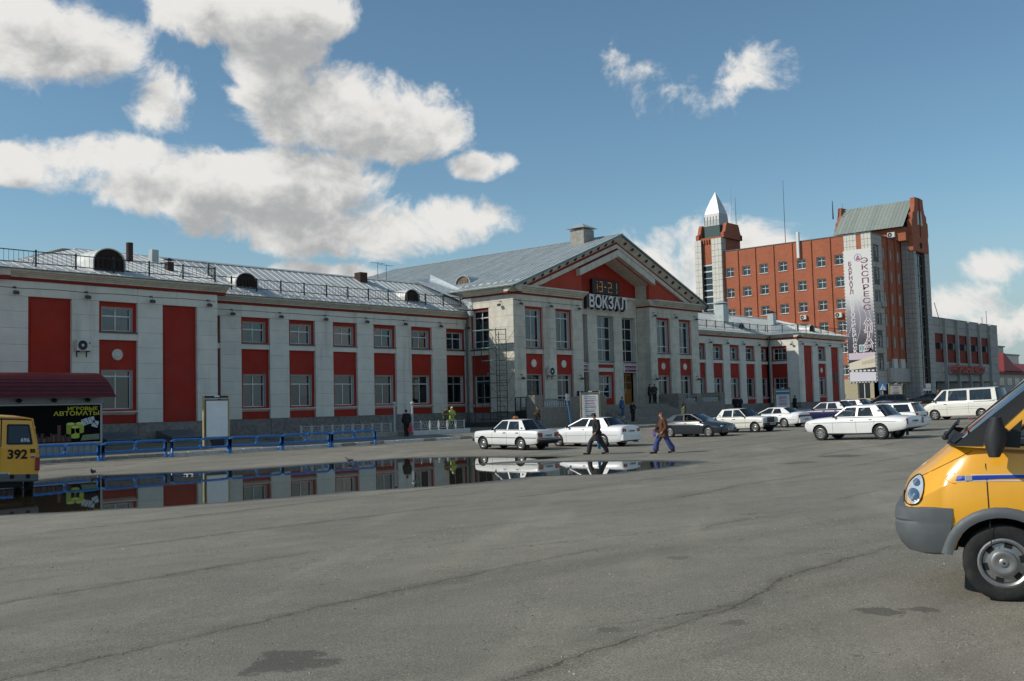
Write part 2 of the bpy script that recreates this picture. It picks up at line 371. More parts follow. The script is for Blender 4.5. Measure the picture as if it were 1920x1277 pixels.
def water_mat():
    m = bpy.data.materials.new('puddle_water'); m.use_nodes = True; N = NT(m.node_tree); N.n.clear()
    geo = N.node('ShaderNodeNewGeometry'); pos = geo.outputs['Position']
    tr = N.node('ShaderNodeBsdfTransparent'); tr.inputs[0].default_value = (.62, .56, .46, 1)
    gl = N.node('ShaderNodeBsdfGlossy'); gl.inputs['Roughness'].default_value = .015; gl.inputs[0].default_value = (.93, .93, .90, 1)
    bp = N.node('ShaderNodeBump'); bp.inputs['Strength'].default_value = .10; bp.inputs['Distance'].default_value = .004
    gust = N.ss(N.noise(pos, .35, 2, .5), .45, .7)
    N.l.new(N.m('MULTIPLY', N.noise(N.vm('MULTIPLY', pos, (1, .55, 1)), 5.5, 3, .55), N.m('MULTIPLY_ADD', gust, .8, .35)), bp.inputs['Height']); N.l.new(bp.outputs[0], gl.inputs['Normal'])
    cs = N.m('ABSOLUTE', N.vm('DOT_PRODUCT', geo.outputs['Normal'], geo.outputs['Incoming']))
    fr = N.m('MULTIPLY_ADD', N.m('POWER', N.m('SUBTRACT', 1.0, cs), 5.0), .98, .02)
    scum = N.m('MULTIPLY', N.ss(N.noise(N.vm('MULTIPLY', pos, (.5, 1, 1)), .9, 5, .65), .58, .78), .30)
    df = N.node('ShaderNodeBsdfDiffuse'); df.inputs[0].default_value = c4(rgb(92,84,68))
    mx = N.node('ShaderNodeMixShader'); N.l.new(fr, mx.inputs[0]); N.l.new(tr.outputs[0], mx.inputs[1]); N.l.new(gl.outputs[0], mx.inputs[2])
    m2 = N.node('ShaderNodeMixShader'); N.l.new(scum, m2.inputs[0]); N.l.new(mx.outputs[0], m2.inputs[1]); N.l.new(df.outputs[0], m2.inputs[2])
    o = N.node('ShaderNodeOutputMaterial'); N.l.new(m2.outputs[0], o.inputs[0]); return m
wb = MB()
for i in range(4, 40):
    for j in range(14, 40):
        if pud_sd(i+.5, j+.5) < 1.5: wb.add([(i,j,0),(i+1,j,0),(i+1,j+1,0),(i,j+1,0)], [(0,1,2,3)])
struct(wb.build('puddle', water_mat()))
# ---- loose grit on the near asphalt
rg = random.Random(11)
for nm, cols, n in (('grit', [rgb(176,168,150), rgb(84,80,72), rgb(128,120,104)], 30000),):
    gm = MB(); 
    for i in range(n):
        d_ = 5.2+13*rg.random()**1.35; a_ = R(49.1)+rg.uniform(-.52, .50); x, y = d_*math.sin(a_), d_*math.cos(a_)
        if x > 9.6 and y < 3.6 or pud_sd(x, y) < .3: continue
        if noise.noise(Vector((x*.5, y*.9, 4)))+.25*noise.noise(Vector((x*3, y*3, 1))) < rg.uniform(-.55, .35): continue
        z = H(x, y); s_ = rg.uniform(.003, .0085)*(1.9 if rg.random() < .03 else 1)*(.6+.04*d_); t_ = rg.uniform(0, 6.28); gm.cur = rg.choice((0, 0, 1, 1, 2))
        gm.add([(x+s_*math.cos(t_+k*2.094)*rg.uniform(.7, 1.2), y+s_*math.sin(t_+k*2.094)*rg.uniform(.7, 1.2), z-.001) for k in range(3)]+[(x, y, z+s_*rg.uniform(.5, .9))], [(0,1,3),(1,2,3),(2,0,3)])
    me = bpy.data.meshes.new(nm); me.from_pydata(gm.v, [], gm.f)
    for k, c_ in enumerate(cols): me.materials.append(mat('grit_%d' % k, c_, .95))
    me.polygons.foreach_set('material_index', gm.mi); o = obj(nm, me); o['kind'] = 'stuff'; tag(o, 'fine loose grit and chips scattered over the near asphalt', 'grit')
# ---- pavement in front of the station: asphalt sheet, kerb stones
M_PAVE = mat('pavement_asphalt', rgb(124,119,108), .9, var=.16, nscale=1.1, bump=.3, bscale=50, stain=rgb(92,88,80), sscale=.5, samt=.6)
M_KERB = mat('kerb_concrete', rgb(150,146,136), .85, var=.2, nscale=4, bump=.3, bscale=40, objvar=.08, stain=rgb(90,86,78), sscale=3, samt=.5)
M_KWHITE = mat('kerb_whitewash', rgb(205,204,198), .85, var=.12, nscale=6, bump=.2, bscale=40, stain=rgb(130,126,116), sscale=4, samt=.5)
PX1 = 126
pb = MB(); pxs = spread(-30, PX1, 2)
pys = [KERB_Y+.2, 46, 50, 54, 58]
pb.grid([[(x, y, Hp(x, y)) for x in pxs] for y in pys])
pb.grid([[(PX1, y, Hp(PX1, y)-k) for y in pys] for k in (0, .5)])
pave = struct(pb.build('pavement', M_PAVE, smooth=True, ang=60))
km = MB().cbox(0, 0, -.3, .985, .22, .0, .02)
kmesh = km.mesh('kerb_stone', M_KERB); kmesh2 = km.mesh('kerb_stone', M_KWHITE)
for i in range(-6, 126):
    x = float(i); z = Hp(x, KERB_Y)+.012+rnd.uniform(-.006, .006)
    w = (24 <= i <= 56) and rnd.random() < .82
    o = obj('kerb_stone', kmesh2 if w else kmesh, pave, (x, KERB_Y+rnd.uniform(-.008, .008), z), (0, -math.atan2(Hp(x+1, KERB_Y)-Hp(x, KERB_Y), 1), rnd.uniform(-.006, .006)))
for j in range(15):
    y = KERB_Y+.3+j; obj('kerb_stone', kmesh, pave, (PX1+.22, y, Hp(PX1, y)+.012), (0, 0, R(90)))
# ================================================================ railway station
M_WHITE = mat('white_stucco', rgb(222,219,207), .88, var=.06, nscale=1.2, bump=.25, bscale=28, stain=rgb(158,152,140), sscale=.8, samt=.55, streak=True, objvar=.03)
M_STONE = mat('pale_stone_blocks', rgb(208,202,186), .9, var=.10, nscale=2.2, bump=.4, bscale=22, stain=rgb(140,134,122), sscale=.7, samt=.55, streak=True, objvar=.05)
M_RED = mat('red_paint', rgb(160,41,22), .8, var=.10, nscale=.9, bump=.2, bscale=24, stain=rgb(122,32,20), sscale=.6, samt=.4, streak=True)
M_TYMP = mat('tympanum_red', rgb(178,66,46), .85, var=.08, nscale=.9, bump=.2, bscale=24)
M_BAND = mat('red_band', rgb(136,38,24), .8, var=.1)
M_PLINTH = mat('plinth_granite', rgb(128,124,118), .9, var=.25, nscale=5, bump=.4, bscale=30, objvar=.07, stain=rgb(86,82,78), sscale=.7, samt=.6)
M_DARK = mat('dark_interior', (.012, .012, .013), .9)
M_FRAME = mat('window_paint_white', rgb(214,215,212), .5)
M_REVEAL = mat('reveal_plaster', rgb(190,190,186), .85, var=.06)
M_SILLM = mat('sill_tin', rgb(92,98,102), .45, metal=.6, var=.15)
M_ROOF = mat('galvanised_sheet', rgb(206,207,201), .5, metal=.18, var=.08, nscale=1.2, objvar=.05, stain=rgb(120,118,114), sscale=.8, samt=.45)
M_ROOF2 = mat('galvanised_sheet_dull', rgb(172,180,178), .5, metal=.22, var=.10, nscale=1.5, objvar=.08, stain=rgb(108,112,112), sscale=.8, samt=.45)
M_IRON = mat('dark_green_iron', rgb(34,48,46), .6, metal=.2)
M_BLACK = mat('black_paint', (.016, .016, .017), .6)
M_WOODB = mat('weathered_boards', rgb(52,34,26), .9, var=.25, nscale=4)
M_GLASS = glass('window_glass', (.55, .60, .62))
M_GDARK = glass('window_glass_dark', (.30, .33, .34))
M_CURT = mat('blue_grey_curtain', rgb(104,128,142), .9, var=.12, nscale=2)
M_CURTW = mat('pale_curtain', rgb(150,160,160), .9, var=.10, nscale=2)
M_PIPE = mat('downpipe_zinc', rgb(104,116,118), .45, metal=.6, var=.15)

station = thing('station_building', 'long red and white railway station with gabled central hall and metal roofs', 'station', (71.6, 50.2, .4), w=True)
class Fr:
    def __init__(s, kind, a, b=0):
        s.k = kind; s.a = a; s.b = b; s.rot = (0, 0, 0) if kind == 'front' else (0, 0, R(-90))
    def P(s, u, w, v): return (u, s.a+w, v) if s.k == 'front' else (s.a+w, s.b-u, v)
def put(name, mb, m, fr, parent=None, at=(0, 0, 0), smooth=False, me=None):
    return obj(name, me or mb.mesh(name, m, smooth), parent or station, fr.P(*at), fr.rot)
_bc = {}
def block(fr, u0, u1, v0, v1, m=M_WHITE, d=.42, g_=.004, name='facade_block', w=0.0, par=None):
    key = (round(u1-u0, 2), round(v1-v0, 2), m.name, d, name)
    if key not in _bc: _bc[key] = MB().cbox(g_, 0, g_, u1-u0-g_, d, v1-v0-g_, .008).mesh(name, m)
    return obj(name, _bc[key], par or station, fr.P(u0, w+rnd.uniform(0, .006), v0), fr.rot)
def column(fr, u0, u1, joints, m): 
    for a, b in zip(joints, joints[1:]): block(fr, u0, u1, a, b, m)
def red_bay(fr, u0, u1, zb, zt, ops, m=M_RED, w=.18, d=1.05):
    mb = MB(); ops = sorted(ops, key=lambda o: o[2])
    if not ops: mb.box(u0, w, zb, u1, d, zt)
    else:
        ua, ub = ops[0][0], ops[0][1]
        mb.box(u0, w, zb, ua, d, zt); mb.box(ub, w, zb, u1, d, zt); z = zb
        for o in ops: mb.box(ua, w, z, ub, d, o[2]); z = o[3]
        mb.box(ua, w, z, ub, d, zt)
    return put('red_panel', mb, m, fr)
_wc = {}
def window(fr, ua, ub, va, vb, rows=(.63,), cols=(2, 2), curt=None, bars=False, dark=False, w=.40, frame=None, par=None, extra=None, fw=.055):
    """rows: transom heights as fractions; cols: panes per row from the bottom"""
    W_, H_ = ub-ua, vb-va; m = frame or M_FRAME; key = (round(W_, 2), round(H_, 2), rows, cols, m.name, fw, bars)
    ys_ = [0]+[r_*H_ for r_ in rows]+[H_]
    if key not in _wc:
        mb = MB(); mb.cur = 1
        for a, b, c_, d_ in ((0, .025, 0, H_), (W_-.025, W_, 0, H_), (.025, W_-.025, H_-.025, H_)): mb.box(a, -.2, c_, b, 0, d_)
        mb.cur = 0
        mb.box(.025, 0, 0, .025+fw, .07, H_-.025); mb.box(W_-.025-fw, 0, 0, W_-.025, .07, H_-.025)
        mb.box(.025+fw, 0, 0, W_-.025-fw, .07, fw); mb.box(.025+fw, 0, H_-.025-fw, W_-.025-fw, .07, H_-.025)
        for y in ys_[1:-1]: mb.box(.025+fw, -.004, y-.035, W_-.025-fw, .066, y+.035)
        panes = []
        for i, n in enumerate(cols):
            lo = ys_[i]+(fw if i == 0 else .035); hi = ys_[i+1]-(fw+.025 if i == len(cols)-1 else .035)
            xs_ = [.025+fw+(W_-.05-2*fw)*k/n for k in range(n+1)]
            for k in range(1, n): mb.box(xs_[k]-.03, -.002, lo, xs_[k]+.03, .068, hi)
            for k in range(n): panes.append((xs_[k]+(.03 if k else 0), xs_[k+1]-(.03 if k < n-1 else 0), lo, hi))
        if bars:
            mb.cur = 2
            for k in range(1, 9): mb.box(W_*k/9-.007, -.1, .02, W_*k/9+.007, -.086, H_-.03)
            for k in range(1, 7): mb.box(.03, -.104, H_*k/7-.007, W_-.03, -.09, H_*k/7+.007)
        _wc[key] = (mb.mesh('window', [m, M_REVEAL, M_BLACK]), panes, {})
    me, panes, pm = _wc[key]
    o = obj('window', me, par or station, fr.P(ua, w, va), fr.rot)
    gl = M_GDARK if dark else M_GLASS
    for q in panes:
        k2 = (round(q[1]-q[0], 3), round(q[3]-q[2], 3), gl.name)
        if k2 not in pm: pm[k2] = MB().box(0, 0, 0, q[1]-q[0], .006, q[3]-q[2]).mesh('pane', gl)
        obj('pane', pm[k2], o, (q[0], .03, q[2]), (rnd.uniform(-.006, .006), 0, rnd.uniform(-.006, .006)))
    if curt:
        cm = M_CURT if curt == 'b' else M_CURTW; k3 = ('c', curt, round(W_, 2), round(H_, 2), rnd.randint(0, 2))
        if k3 not in pm:
            mb = MB(); n = 26; ph = rnd.uniform(0, 6); gap = rnd.choice((0, 0, .12, .2)) if curt == 'b' else 0
            for a, b in ((0, .5-gap/2), (.5+gap/2, 1)):
                mb.grid([[(.03+(W_-.06)*(a+(b-a)*i/n), .18+.035*math.sin(i*1.55+ph+.3*j)+.02*math.sin(i*.7+j), H_*j/3) for i in range(n+1)] for j in range(4)])
            pm[k3] = mb.mesh('curtain', cm, True)
        obj('curtain', pm[k3], o)
    if extra: extra(o, W_, H_)
    return o
def tin_sill(fr, u0, u1, z0, z1, par=None):
    return put('window_sill', MB().prism([(-.03, z0), (.42, z0+.0), (.42, z1), (-.03, z1-.035)], 'x', u0, u1), M_SILLM, fr)
def white_sill(fr, u0, u1, z0, z1):
    mb = MB(); n = .07
    mb.add([(u0+n,.17,z0),(u1-n,.17,z0),(u1,.0,z1-.05),(u0,.0,z1-.05),(u0+n,.4,z0),(u1-n,.4,z0),(u1,.4,z1-.05),(u0,.4,z1-.05)], [(0,1,2,3),(4,7,6,5),(0,4,5,1),(3,2,6,7),(0,3,7,4),(1,5,6,2)])
    mb.box(u0, -.01, z1-.05, u1, .4, z1); return put('window_sill', mb, [M_WHITE], fr)
_med = None
def medallion(fr, u, v, w=.18):
    global _med
    if _med is None:
        mb = MB(); mb.lathe([(.30, 0), (.30, -.05), (.26, -.065), (.24, -.05), (.15, -.05), (.12, -.075), (.0, -.085)], 24, axis='y')
        for k in range(8):
            a = k*math.pi/4; mb.tube((.15*math.cos(a), -.05, .15*math.sin(a)), (.23*math.cos(a), -.055, .23*math.sin(a)), .03, 6)
        _med = mb.mesh('medallion', M_WHITE, True)
    return obj('medallion', _med, station, fr.P(u, w, v), fr.rot)
_fl = None
def floodlight(fr, u, v, par=None):
    global _fl
    if _fl is None:
        mb = MB(); mb.tube((0, 0, .1), (.0, -.22, .12), .016, 6); mb.tube((0, -.2, .15), (0, -.2, -.03), .014, 6)
        mb.prism([(-.2, -.06), (-.36, -.14), (-.30, -.27), (-.12, -.20)], 'x', -.12, .12)
        mb.box(-.05, -.02, .06, .05, .0, .16); _fl = mb.mesh('floodlight', mat('lamp_grey', rgb(88,92,92), .6, metal=.3))
    return obj('floodlight', _fl, par or station, fr.P(u, 0, v), fr.rot)

ZP, ZN = 1.73, 8.16
CORN = [(.3, 9.08), (-.12, 9.08), (-.12, 9.14), (-.20, 9.16), (-.26, 9.23), (-.36, 9.25), (-.40, 9.31), (-.52, 9.33), (-.54, 9.42), (.3, 9.42)]
def cornice(fr, u0, u1, prof=CORN, band=(8.93, 9.08)):
    put('cornice', MB().prism(prof, 'x', u0, u1), M_STONE, fr)
    put('red_band', MB().box(u0, -.07, band[0], u1, .3, band[1]), M_BAND, fr)
    z = prof[-1][1]
    put('gutter', MB().prism([(-.60, z), (.2, z+.004), (.2, z+.075), (-.60, z+.045)], 'x', u0-.03, u1+.03), M_PIPE, fr)
JW = [ZP, 2.46, 3.28, 4.10, 4.92, 5.76, 6.57, 7.39, 8.16]
def wing_bay(fr, u0, u1, kind='wing', i=0, cols=2):
    ua, ub = u0+.20, u1-.20
    ops = [(ua, ub, 2.48, 4.56), (ua, ub, 6.59, 7.90)]
    red_bay(fr, u0, u1, ZP, ZN, ops)
    put('white_band', MB().box(u0, .04, 6.14, u1, .6, 6.46), M_WHITE, fr); tin_sill(fr, u0, u1, 6.47, 6.57); white_sill(fr, u0+.02, u1-.02, 2.19, 2.38)
    if cols == 3:
        window(fr, ua, ub, 6.59, 7.90, (.6,), (3, 3), None, dark=True); window(fr, ua, ub, 2.48, 4.56, (.7,), (3, 3), None, bars=True, dark=True)
    else:
        window(fr, ua, ub, 6.59, 7.90, (.63,), (2, 2), 'b' if i % 3 else 'w')
        lw = [((.70,), (2, 2), 'b', False), ((.70,), (2, 1), None, False), ((.70,), (2, 1), 'w', False), ((.70,), (2, 1), None, False), ((.70,), (2, 2), None, False), ((.70,), (2, 2), None, True)][i % 6]
        if kind == 'right': lw = [((.70,), (2, 1), 'w', False), ((.70,), (2, 1), 'w', False), ((.70,), (2, 1), 'w', False), ((.7,), (2, 2), None, True), ((.7,), (2, 2), None, True)][i % 5]
        extra = None
        if kind == 'wing' and i == 1: extra = poster_panes
        window(fr, ua, ub, 2.48, 4.56, lw[0], lw[1], lw[2], bars=lw[3], dark=lw[3], extra=extra)
def poster_panes(o, W_, H_):
    mp = mat('poster_pink', rgb(206,176,170), .8, var=.15, nscale=5); mr = mat('poster_red', rgb(170,44,36), .7, var=.1, nscale=6)
    obj('window_poster', MB().box(.1, .05, H_*.72, W_-.1, .056, H_*.95).mesh('window_poster', mp), o)
    obj('window_poster', MB().box(W_*.54, .05, H_*.32, W_-.1, .056, H_*.67).mesh('window_poster', mp), o)
    obj('window_poster', MB().box(W_*.54, .05, .08, W_-.1, .056, H_*.32).mesh('window_poster', mr), o)
def plinth(fr, us, z0f, top=ZP, w=-.06):
    for a, b in zip(us, us[1:]):
        zb = z0f((a+b)/2)-.3; block(fr, a, b, zb, top, M_PLINTH, .5, .012, 'plinth_slab', w)
# ---- wings
BAY, PAN = 3.66, 2.13
frW = Fr('front', 55.0); frH = Fr('front', 50.2); frP = Fr('front', 51.3); frH = Fr('front', 50.2)
def light_block_core(fr, u0, u1, d0, d1, z0, z1):
    put('wall', MB().box(u0, d0, z0, u1, d1, z1), M_DARK, fr)  # solid near-black box added behind the panels to block light
lw_edges = [33.92+BAY*i for i in range(7)]
for i, u in enumerate(lw_edges): wing_bay(frW, u, u+PAN, 'wing', (i-1) % 6)
for i, u in enumerate(lw_edges):
    u1 = u+BAY if i < 6 else 58.2
    column(frW, u+PAN, u1, JW, M_WHITE)
    block(frW, u, u1, ZN, 8.93, M_WHITE); floodlight(frW, (u+PAN+u1)/2, 8.45)
plinth(frW, [33.3]+[e for u in lw_edges for e in (u+PAN,)]+[58.2], lambda u: Hp(u, 55))
light_block_core(frW, 33.3, 58.2, 1.0, 10, 0, 9.4)
cornice(frW, 33.45, 58.2)
put('cable', MB().path([(33.4+i*1.0, -.012, 8.56-.02*math.sin(i*2.1)) for i in range(25)], .012, 5), M_BLACK, frW)
rw_edges = [85.0-.62+BAY*i*.983 for i in range(7)]
rw = [(92.3, 94.38), (95.9, 98.0), (99.48, 101.58), (103.06, 105.16), (106.62, 108.3)]
rw = [(85.2, 87.2), (88.74, 90.84)]+rw
for i, (a, b) in enumerate(rw): wing_bay(frW, a, b, 'right', (i-2) % 5)
for i in range(len(rw)-1):
    column(frW, rw[i][1], rw[i+1][0], JW, M_WHITE); floodlight(frW, (rw[i][1]+rw[i+1][0])/2, 8.45)
for i in range(len(rw)): block(frW, rw[i][0] if i else 85.0, rw[i+1][0] if i < len(rw)-1 else 108.4, ZN, 8.93, M_WHITE)
plinth(frW, [85.0]+[b for a, b in rw[:-1]]+[108.4], lambda u: Hp(u, 55)); light_block_core(frW, 85.0, 108.4, 1.0, 10, 0, 9.4); cornice(frW, 85.0, 108.0)
# ---- pavilions
def pavilion(u0, mirror_side, plinth_w=-.06):
    d = u0-21.3
    cols_ = [(21.3, 22.69), (24.9, 26.36), (28.52, 30.0), (32.13, 33.45)]
    for a, b in cols_: column(frP, a+d, b+d, JW, M_WHITE); floodlight(frP, (a+b)/2+d, 8.45)
    for a, b in ((22.69, 24.9), (30.0, 32.13)):                        # blind red niches
        red_bay(frP, a+d, b+d, ZP, ZN, [])
        put('niche_panel', MB().box(a+d+.18, .165, ZP+.15, b+d-.18, .2, ZN-.24), M_RED, frP)
        put('niche_panel', MB().box(a+d+.185, .155, ZP+.155, b+d-.30, .2, ZN-.36), M_RED, frP)
    a, b = 26.36+d, 28.52+d; ua, ub = a+.2, b-.2
    red_bay(frP, a, b, ZP, ZN, [(ua, ub, 2.48, 4.56), (ua, ub, 6.62, 7.90)])
    put('white_band', MB().box(a, .04, 6.14, b, .6, 6.49), M_WHITE, frP); tin_sill(frP, a, b, 6.50, 6.60); white_sill(frP, a+.02, b-.02, 2.19, 2.38)
    window(frP, ua, ub, 6.62, 7.90, (.63,), (2, 2), 'b'); window(frP, ua, ub, 2.48, 4.56, (.84,), (2, 2), None)
    medallion(frP, (a+b)/2, 5.37)
    for p, q in ((21.3, 24.9), (24.9, 28.52), (28.52, 33.45)): block(frP, p+d, q+d, ZN, 8.93, M_WHITE)
    plinth(frP, [21.3+d, 24.9+d, 28.5+d, 33.45+d], lambda u: Hp(u, 51)); light_block_core(frP, 22.5+d, 33.4+d, 1.0, 12, 0, 9.4)
    cornice(frP, 20.78+d, 33.97+d)
    put('cable', MB().path([(21.3+d+i*1.0, -.012, 8.56-.02*math.sin(i*1.7)) for i in range(13)], .012, 5), M_BLACK, frP)
pavilion(21.3, 0)
pavilion(108.4-.0, 1)
put('plaque', MB().cbox(118.0, .10, 3.9, 118.7, .16, 5.2, .02), mat('plaque_grey', rgb(70,66,64), .6), frP)
for u_ in (58.9, 66.2, 77.2, 84.3): floodlight(frH, u_, 4.35)
# side wall of the right pavilion (facing the hall)
frR = Fr('left', 108.4, 55.0)
wing_bay(frR, .3, 2.25, 'right', 3, 3)
column(frR, 2.25, 3.70, JW, M_WHITE); block(frR, 0, 3.7, ZN, 8.93, M_WHITE); column(frR, 0, .3, [ZP, 4.1, 6.57, 8.16], M_WHITE)
plinth(frR, [0, 2.2, 3.76], lambda u: Hp(108, 53)); cornice(frR, 0, 4.24); floodlight(frR, 3.0, 8.45)
frL = Fr('left', 21.3, 60.0)
column(frL, 0, 8.7, JW, M_WHITE); block(frL, 0, 8.7, ZN, 8.93, M_WHITE); plinth(frL, [0, 4.4, 8.76], lambda u: Hp(21, 53)); cornice(frL, 0, 9.24)
# ---- hall: two front blocks and the recessed portal
JH = [1.7, 2.53, 3.33, 4.13, 4.95, 5.73, 6.52, 7.32, 8.11, 8.92, 9.70]
def hall_bay(u0, u1, i, fr=frH):
    ua, ub = u0+.16, u1-.16
    red_bay(fr, u0, u1, 1.7, 9.70, [(ua, ub, 2.35, 4.52), (ua, ub, 6.56, 9.52)])
    put('white_band', MB().box(u0, .04, 6.08, u1, .6, 6.44), M_STONE, fr); tin_sill(fr, u0, u1, 6.45, 6.55)
    window(fr, ua, ub, 6.56, 9.52, (.2, .82), (2, 2, 2), 'b' if i != 2 else 'w')
    window(fr, ua, ub, 2.35, 4.52, (.22, .80), (2, 2, 2), None, bars=(i in (0, 9)), dark=True)
    if fr is frH: medallion(fr, (u0+u1)/2, 5.35)
HB = [(59.57, 61.72), (63.3, 65.43), (77.77, 79.98), (81.5, 83.63)]
for i, (a, b) in enumerate(HB): hall_bay(a, b, i)
for a, b in ((58.2, 59.57), (61.72, 63.3), (65.43, 66.8), (76.7, 77.77), (79.98, 81.5), (83.63, 85.0)): column(frH, a, b, JH, M_STONE); floodlight(frH, (a+b)/2, 9.98)
for a, b in ((58.2, 66.8), (76.7, 85.0)):
    n = 4
    for k in range(n):
        block(frH, a+(b-a)*k/n, a+(b-a)*(k+1)/n, 9.70, 10.1, M_STONE); block(frH, a+(b-a)*k/n, a+(b-a)*(k+1)/n, 10.1, 10.56, M_STONE)
CORNH = [(.3, 10.69), (-.14, 10.69), (-.14, 10.78), (-.30, 10.82), (-.36, 10.92), (-.50, 10.95), (-.55, 11.05), (-.70, 11.08), (-.72, 11.2), (.3, 11.2)]
def hall_corn(fr, u0, u1, gut=True):
    put('cornice', MB().prism(CORNH, 'x', u0, u1), M_STONE, fr); put('red_band', MB().box(u0, -.08, 10.56, u1, .3, 10.69), M_BAND, fr)
hall_corn(frH, 57.5, 66.8); hall_corn(frH, 76.7, 85.7)
put('cable', MB().path([(58.3+i*.9, -.012, 10.12-.03*abs(math.sin(i*1.1))) for i in range(10)], .012, 5), M_BLACK, frH)
frHS = Fr('left', 58.2, 55.0)
hall_bay(.3, 2.3, 9, frHS); white_sill(frHS, .32, 2.28, 2.1, 2.3)
column(frHS, 2.3, 4.78, JH, M_STONE); column(frHS, 0, .3, [1.7, 4.1, 6.5, 9.7], M_STONE)
for k in range(2): block(frHS, 2.4*k, 2.4*k+2.4, 9.70, 10.1, M_STONE); block(frHS, 2.4*k, 2.4*k+2.4, 10.1, 10.56, M_STONE)
floodlight(frHS, 3.6, 9.95)
plinth(frHS, [0, 2.3, 4.86], lambda u: Hp(58, 53), 1.7)
hall_corn(frHS, -23, 5.48)
put('wall', MB().box(58.22, 55, 9, 58.6, 78, 10.7), M_STONE, Fr('front', 0))
for x0, x1 in ((59.35, 66.75), (76.75, 84.7)): put('wall', MB().box(x0, 51.25, .3, x1, 75, 10.9), M_DARK, Fr('front', 0))  # light-blocking dark boxes added inside the hall as well
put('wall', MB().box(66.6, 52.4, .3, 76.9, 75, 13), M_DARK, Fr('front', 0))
# recess sides
frRR = Fr('left', 76.7, 51.6)
column(frRR, 0, 1.39, JH+[10.1, 10.56], M_STONE)
put('red_band', MB().box(0, -.06, 10.56, 1.47, .3, 10.69), M_BAND, frRR); put('cornice', MB().prism([(p[0]*.6 if p[0] < 0 else p[0], p[1]) for p in CORNH], 'x', 0, 1.62), M_STONE, frRR)
put('wall', MB().box(66.35, 50.62, .4, 66.8, 51.6, 11.2), M_STONE, Fr('front', 0))
frB = Fr('front', 51.6)
for a, b in ((66.8, 67.35), (69.32, 70.71), (73.09, 74.41), (76.42, 76.7)): column(frB, a, b, JH[:-1]+[9.64], M_STONE)
OPN = [(67.35, 69.32), (70.71, 73.09), (74.41, 76.42)]
M_WOOD = mat('ochre_door_wood', rgb(168,112,44), .5, var=.15, nscale=3, coat=.2)
M_PURP = mat('purple_sign_face', rgb(120,30,78), .45)
M_SIGNW = mat('sign_white', rgb(225,222,225), .6)
for i, (a, b) in enumerate(OPN):
    window(frB, a, b, 5.76, 9.64, (.25, .5, .75), (2, 2, 2, 2), 'b' if i == 1 else None, dark=(i != 1), w=.45)
    tin_sill(frB, a, b, 5.66, 5.76); put('white_band', MB().box(a, .1, 5.48, b, .8, 5.66), M_STONE, frB)
    if i == 1:
        put('red_band', MB().box(a, .16, 5.18, b, .8, 5.47), M_RED, frB); put('white_band', MB().box(a, .1, 4.85, b, .8, 5.18), M_STONE, frB)
        red_bay(frB, a, b, 1.7, 4.85, [(a+.25, b-.3, 2.6, 4.55)]); window(frB, a+.25, b-.3, 2.6, 4.55, (.28, .62), (2, 2, 2), 'w')
    else:
        put('white_band', MB().box(a, .14, 4.78, b, .8, 5.48), M_RED, frB)
        s_ = put('entrance_sign', MB().cbox(a+.08, -.02, 4.80, b-.02, .13, 5.46, .02), M_SIGNW, frB)
        obj('sign_face', MB().box(a+.16, -.032, 4.87, b-.10, -.02, 5.39).mesh('sign_face', M_PURP), s_)
        t_ = obj('lettering', text_mesh('ВХОД В ВОКЗАЛ', .27, .004, M_SIGNW, .004, .80), s_, ((a+b)/2+.02, -.038, 5.12), FRONT)
        d_ = put('door', MB().box(a+.1, .55, 2.0, b-.1, .63, 4.74), M_WOOD, frB)
        for k in range(2):
            x0 = a+.16+k*(b-a-.28)/2; x1 = x0+(b-a-.4)/2
            obj('door_leaf', MB().cbox(x0, .51, 2.03, x1, .58, 4.70, .015).mesh('door_leaf', M_WOOD), d_)
            for z0, z1 in ((2.2, 2.75), (2.85, 3.25), (3.35, 3.9), (4.0, 4.55)):
                for h_ in range(2):
                    xa = x0+.09+h_*(x1-x0-.12)/2; xb = xa+(x1-x0-.24)/2
                    obj('door_pane', MB().box(xa, .495, z0, xb, .52, z1).mesh('door_pane', M_GDARK if z0 > 3 else M_WOOD), d_)
        obj('door_handle', MB().tube(((a+b)/2-.1, .47, 3.0), ((a+b)/2-.1, .47, 3.4), .02, 8).mesh('door_handle', M_FRAME), d_)
# beam over the portal, ledge, upper red wall with hood
for k in range(4): block(frB, 66.8+2.475*k, 66.8+2.475*(k+1), 9.64, 10.4, M_STONE); block(frB, 66.8+2.475*k, 66.8+2.475*(k+1), 10.4, 11.2, M_STONE)
put('cornice', MB().box(66.8, -.16, 11.2, 76.7, .3, 11.42), M_STONE, frB)
AP, SL, XC = 16.44, .376, 71.6
def rk(x, off): return AP-SL*abs(x-XC)+off
def rake(name, d1, d2, y0, y1, m, half, zmin=11.2):
    """inverted-V band between two offsets under the roof line"""
    mb = MB()
    for s_ in (-1, 1):
        h1 = min(half, (AP+d1-zmin)/SL); h2 = min(half, (AP+d2-zmin)/SL)
        pts = [(XC, AP+d1), (XC+s_*h1, AP+d1-SL*h1)]
        if h2 < half: pts += [(XC+s_*h2, zmin)]
        else: pts += [(XC+s_*h2, AP+d2-SL*h2)]
        pts += [(XC, AP+d2)]
        mb.prism(pts, 'y', y0, y1)
    return put(name, mb, m, Fr('front', 0))
rake('fascia', -.02, -.16, 49.32, 49.5, M_PIPE, 14.1, 10.9)
mb = MB()
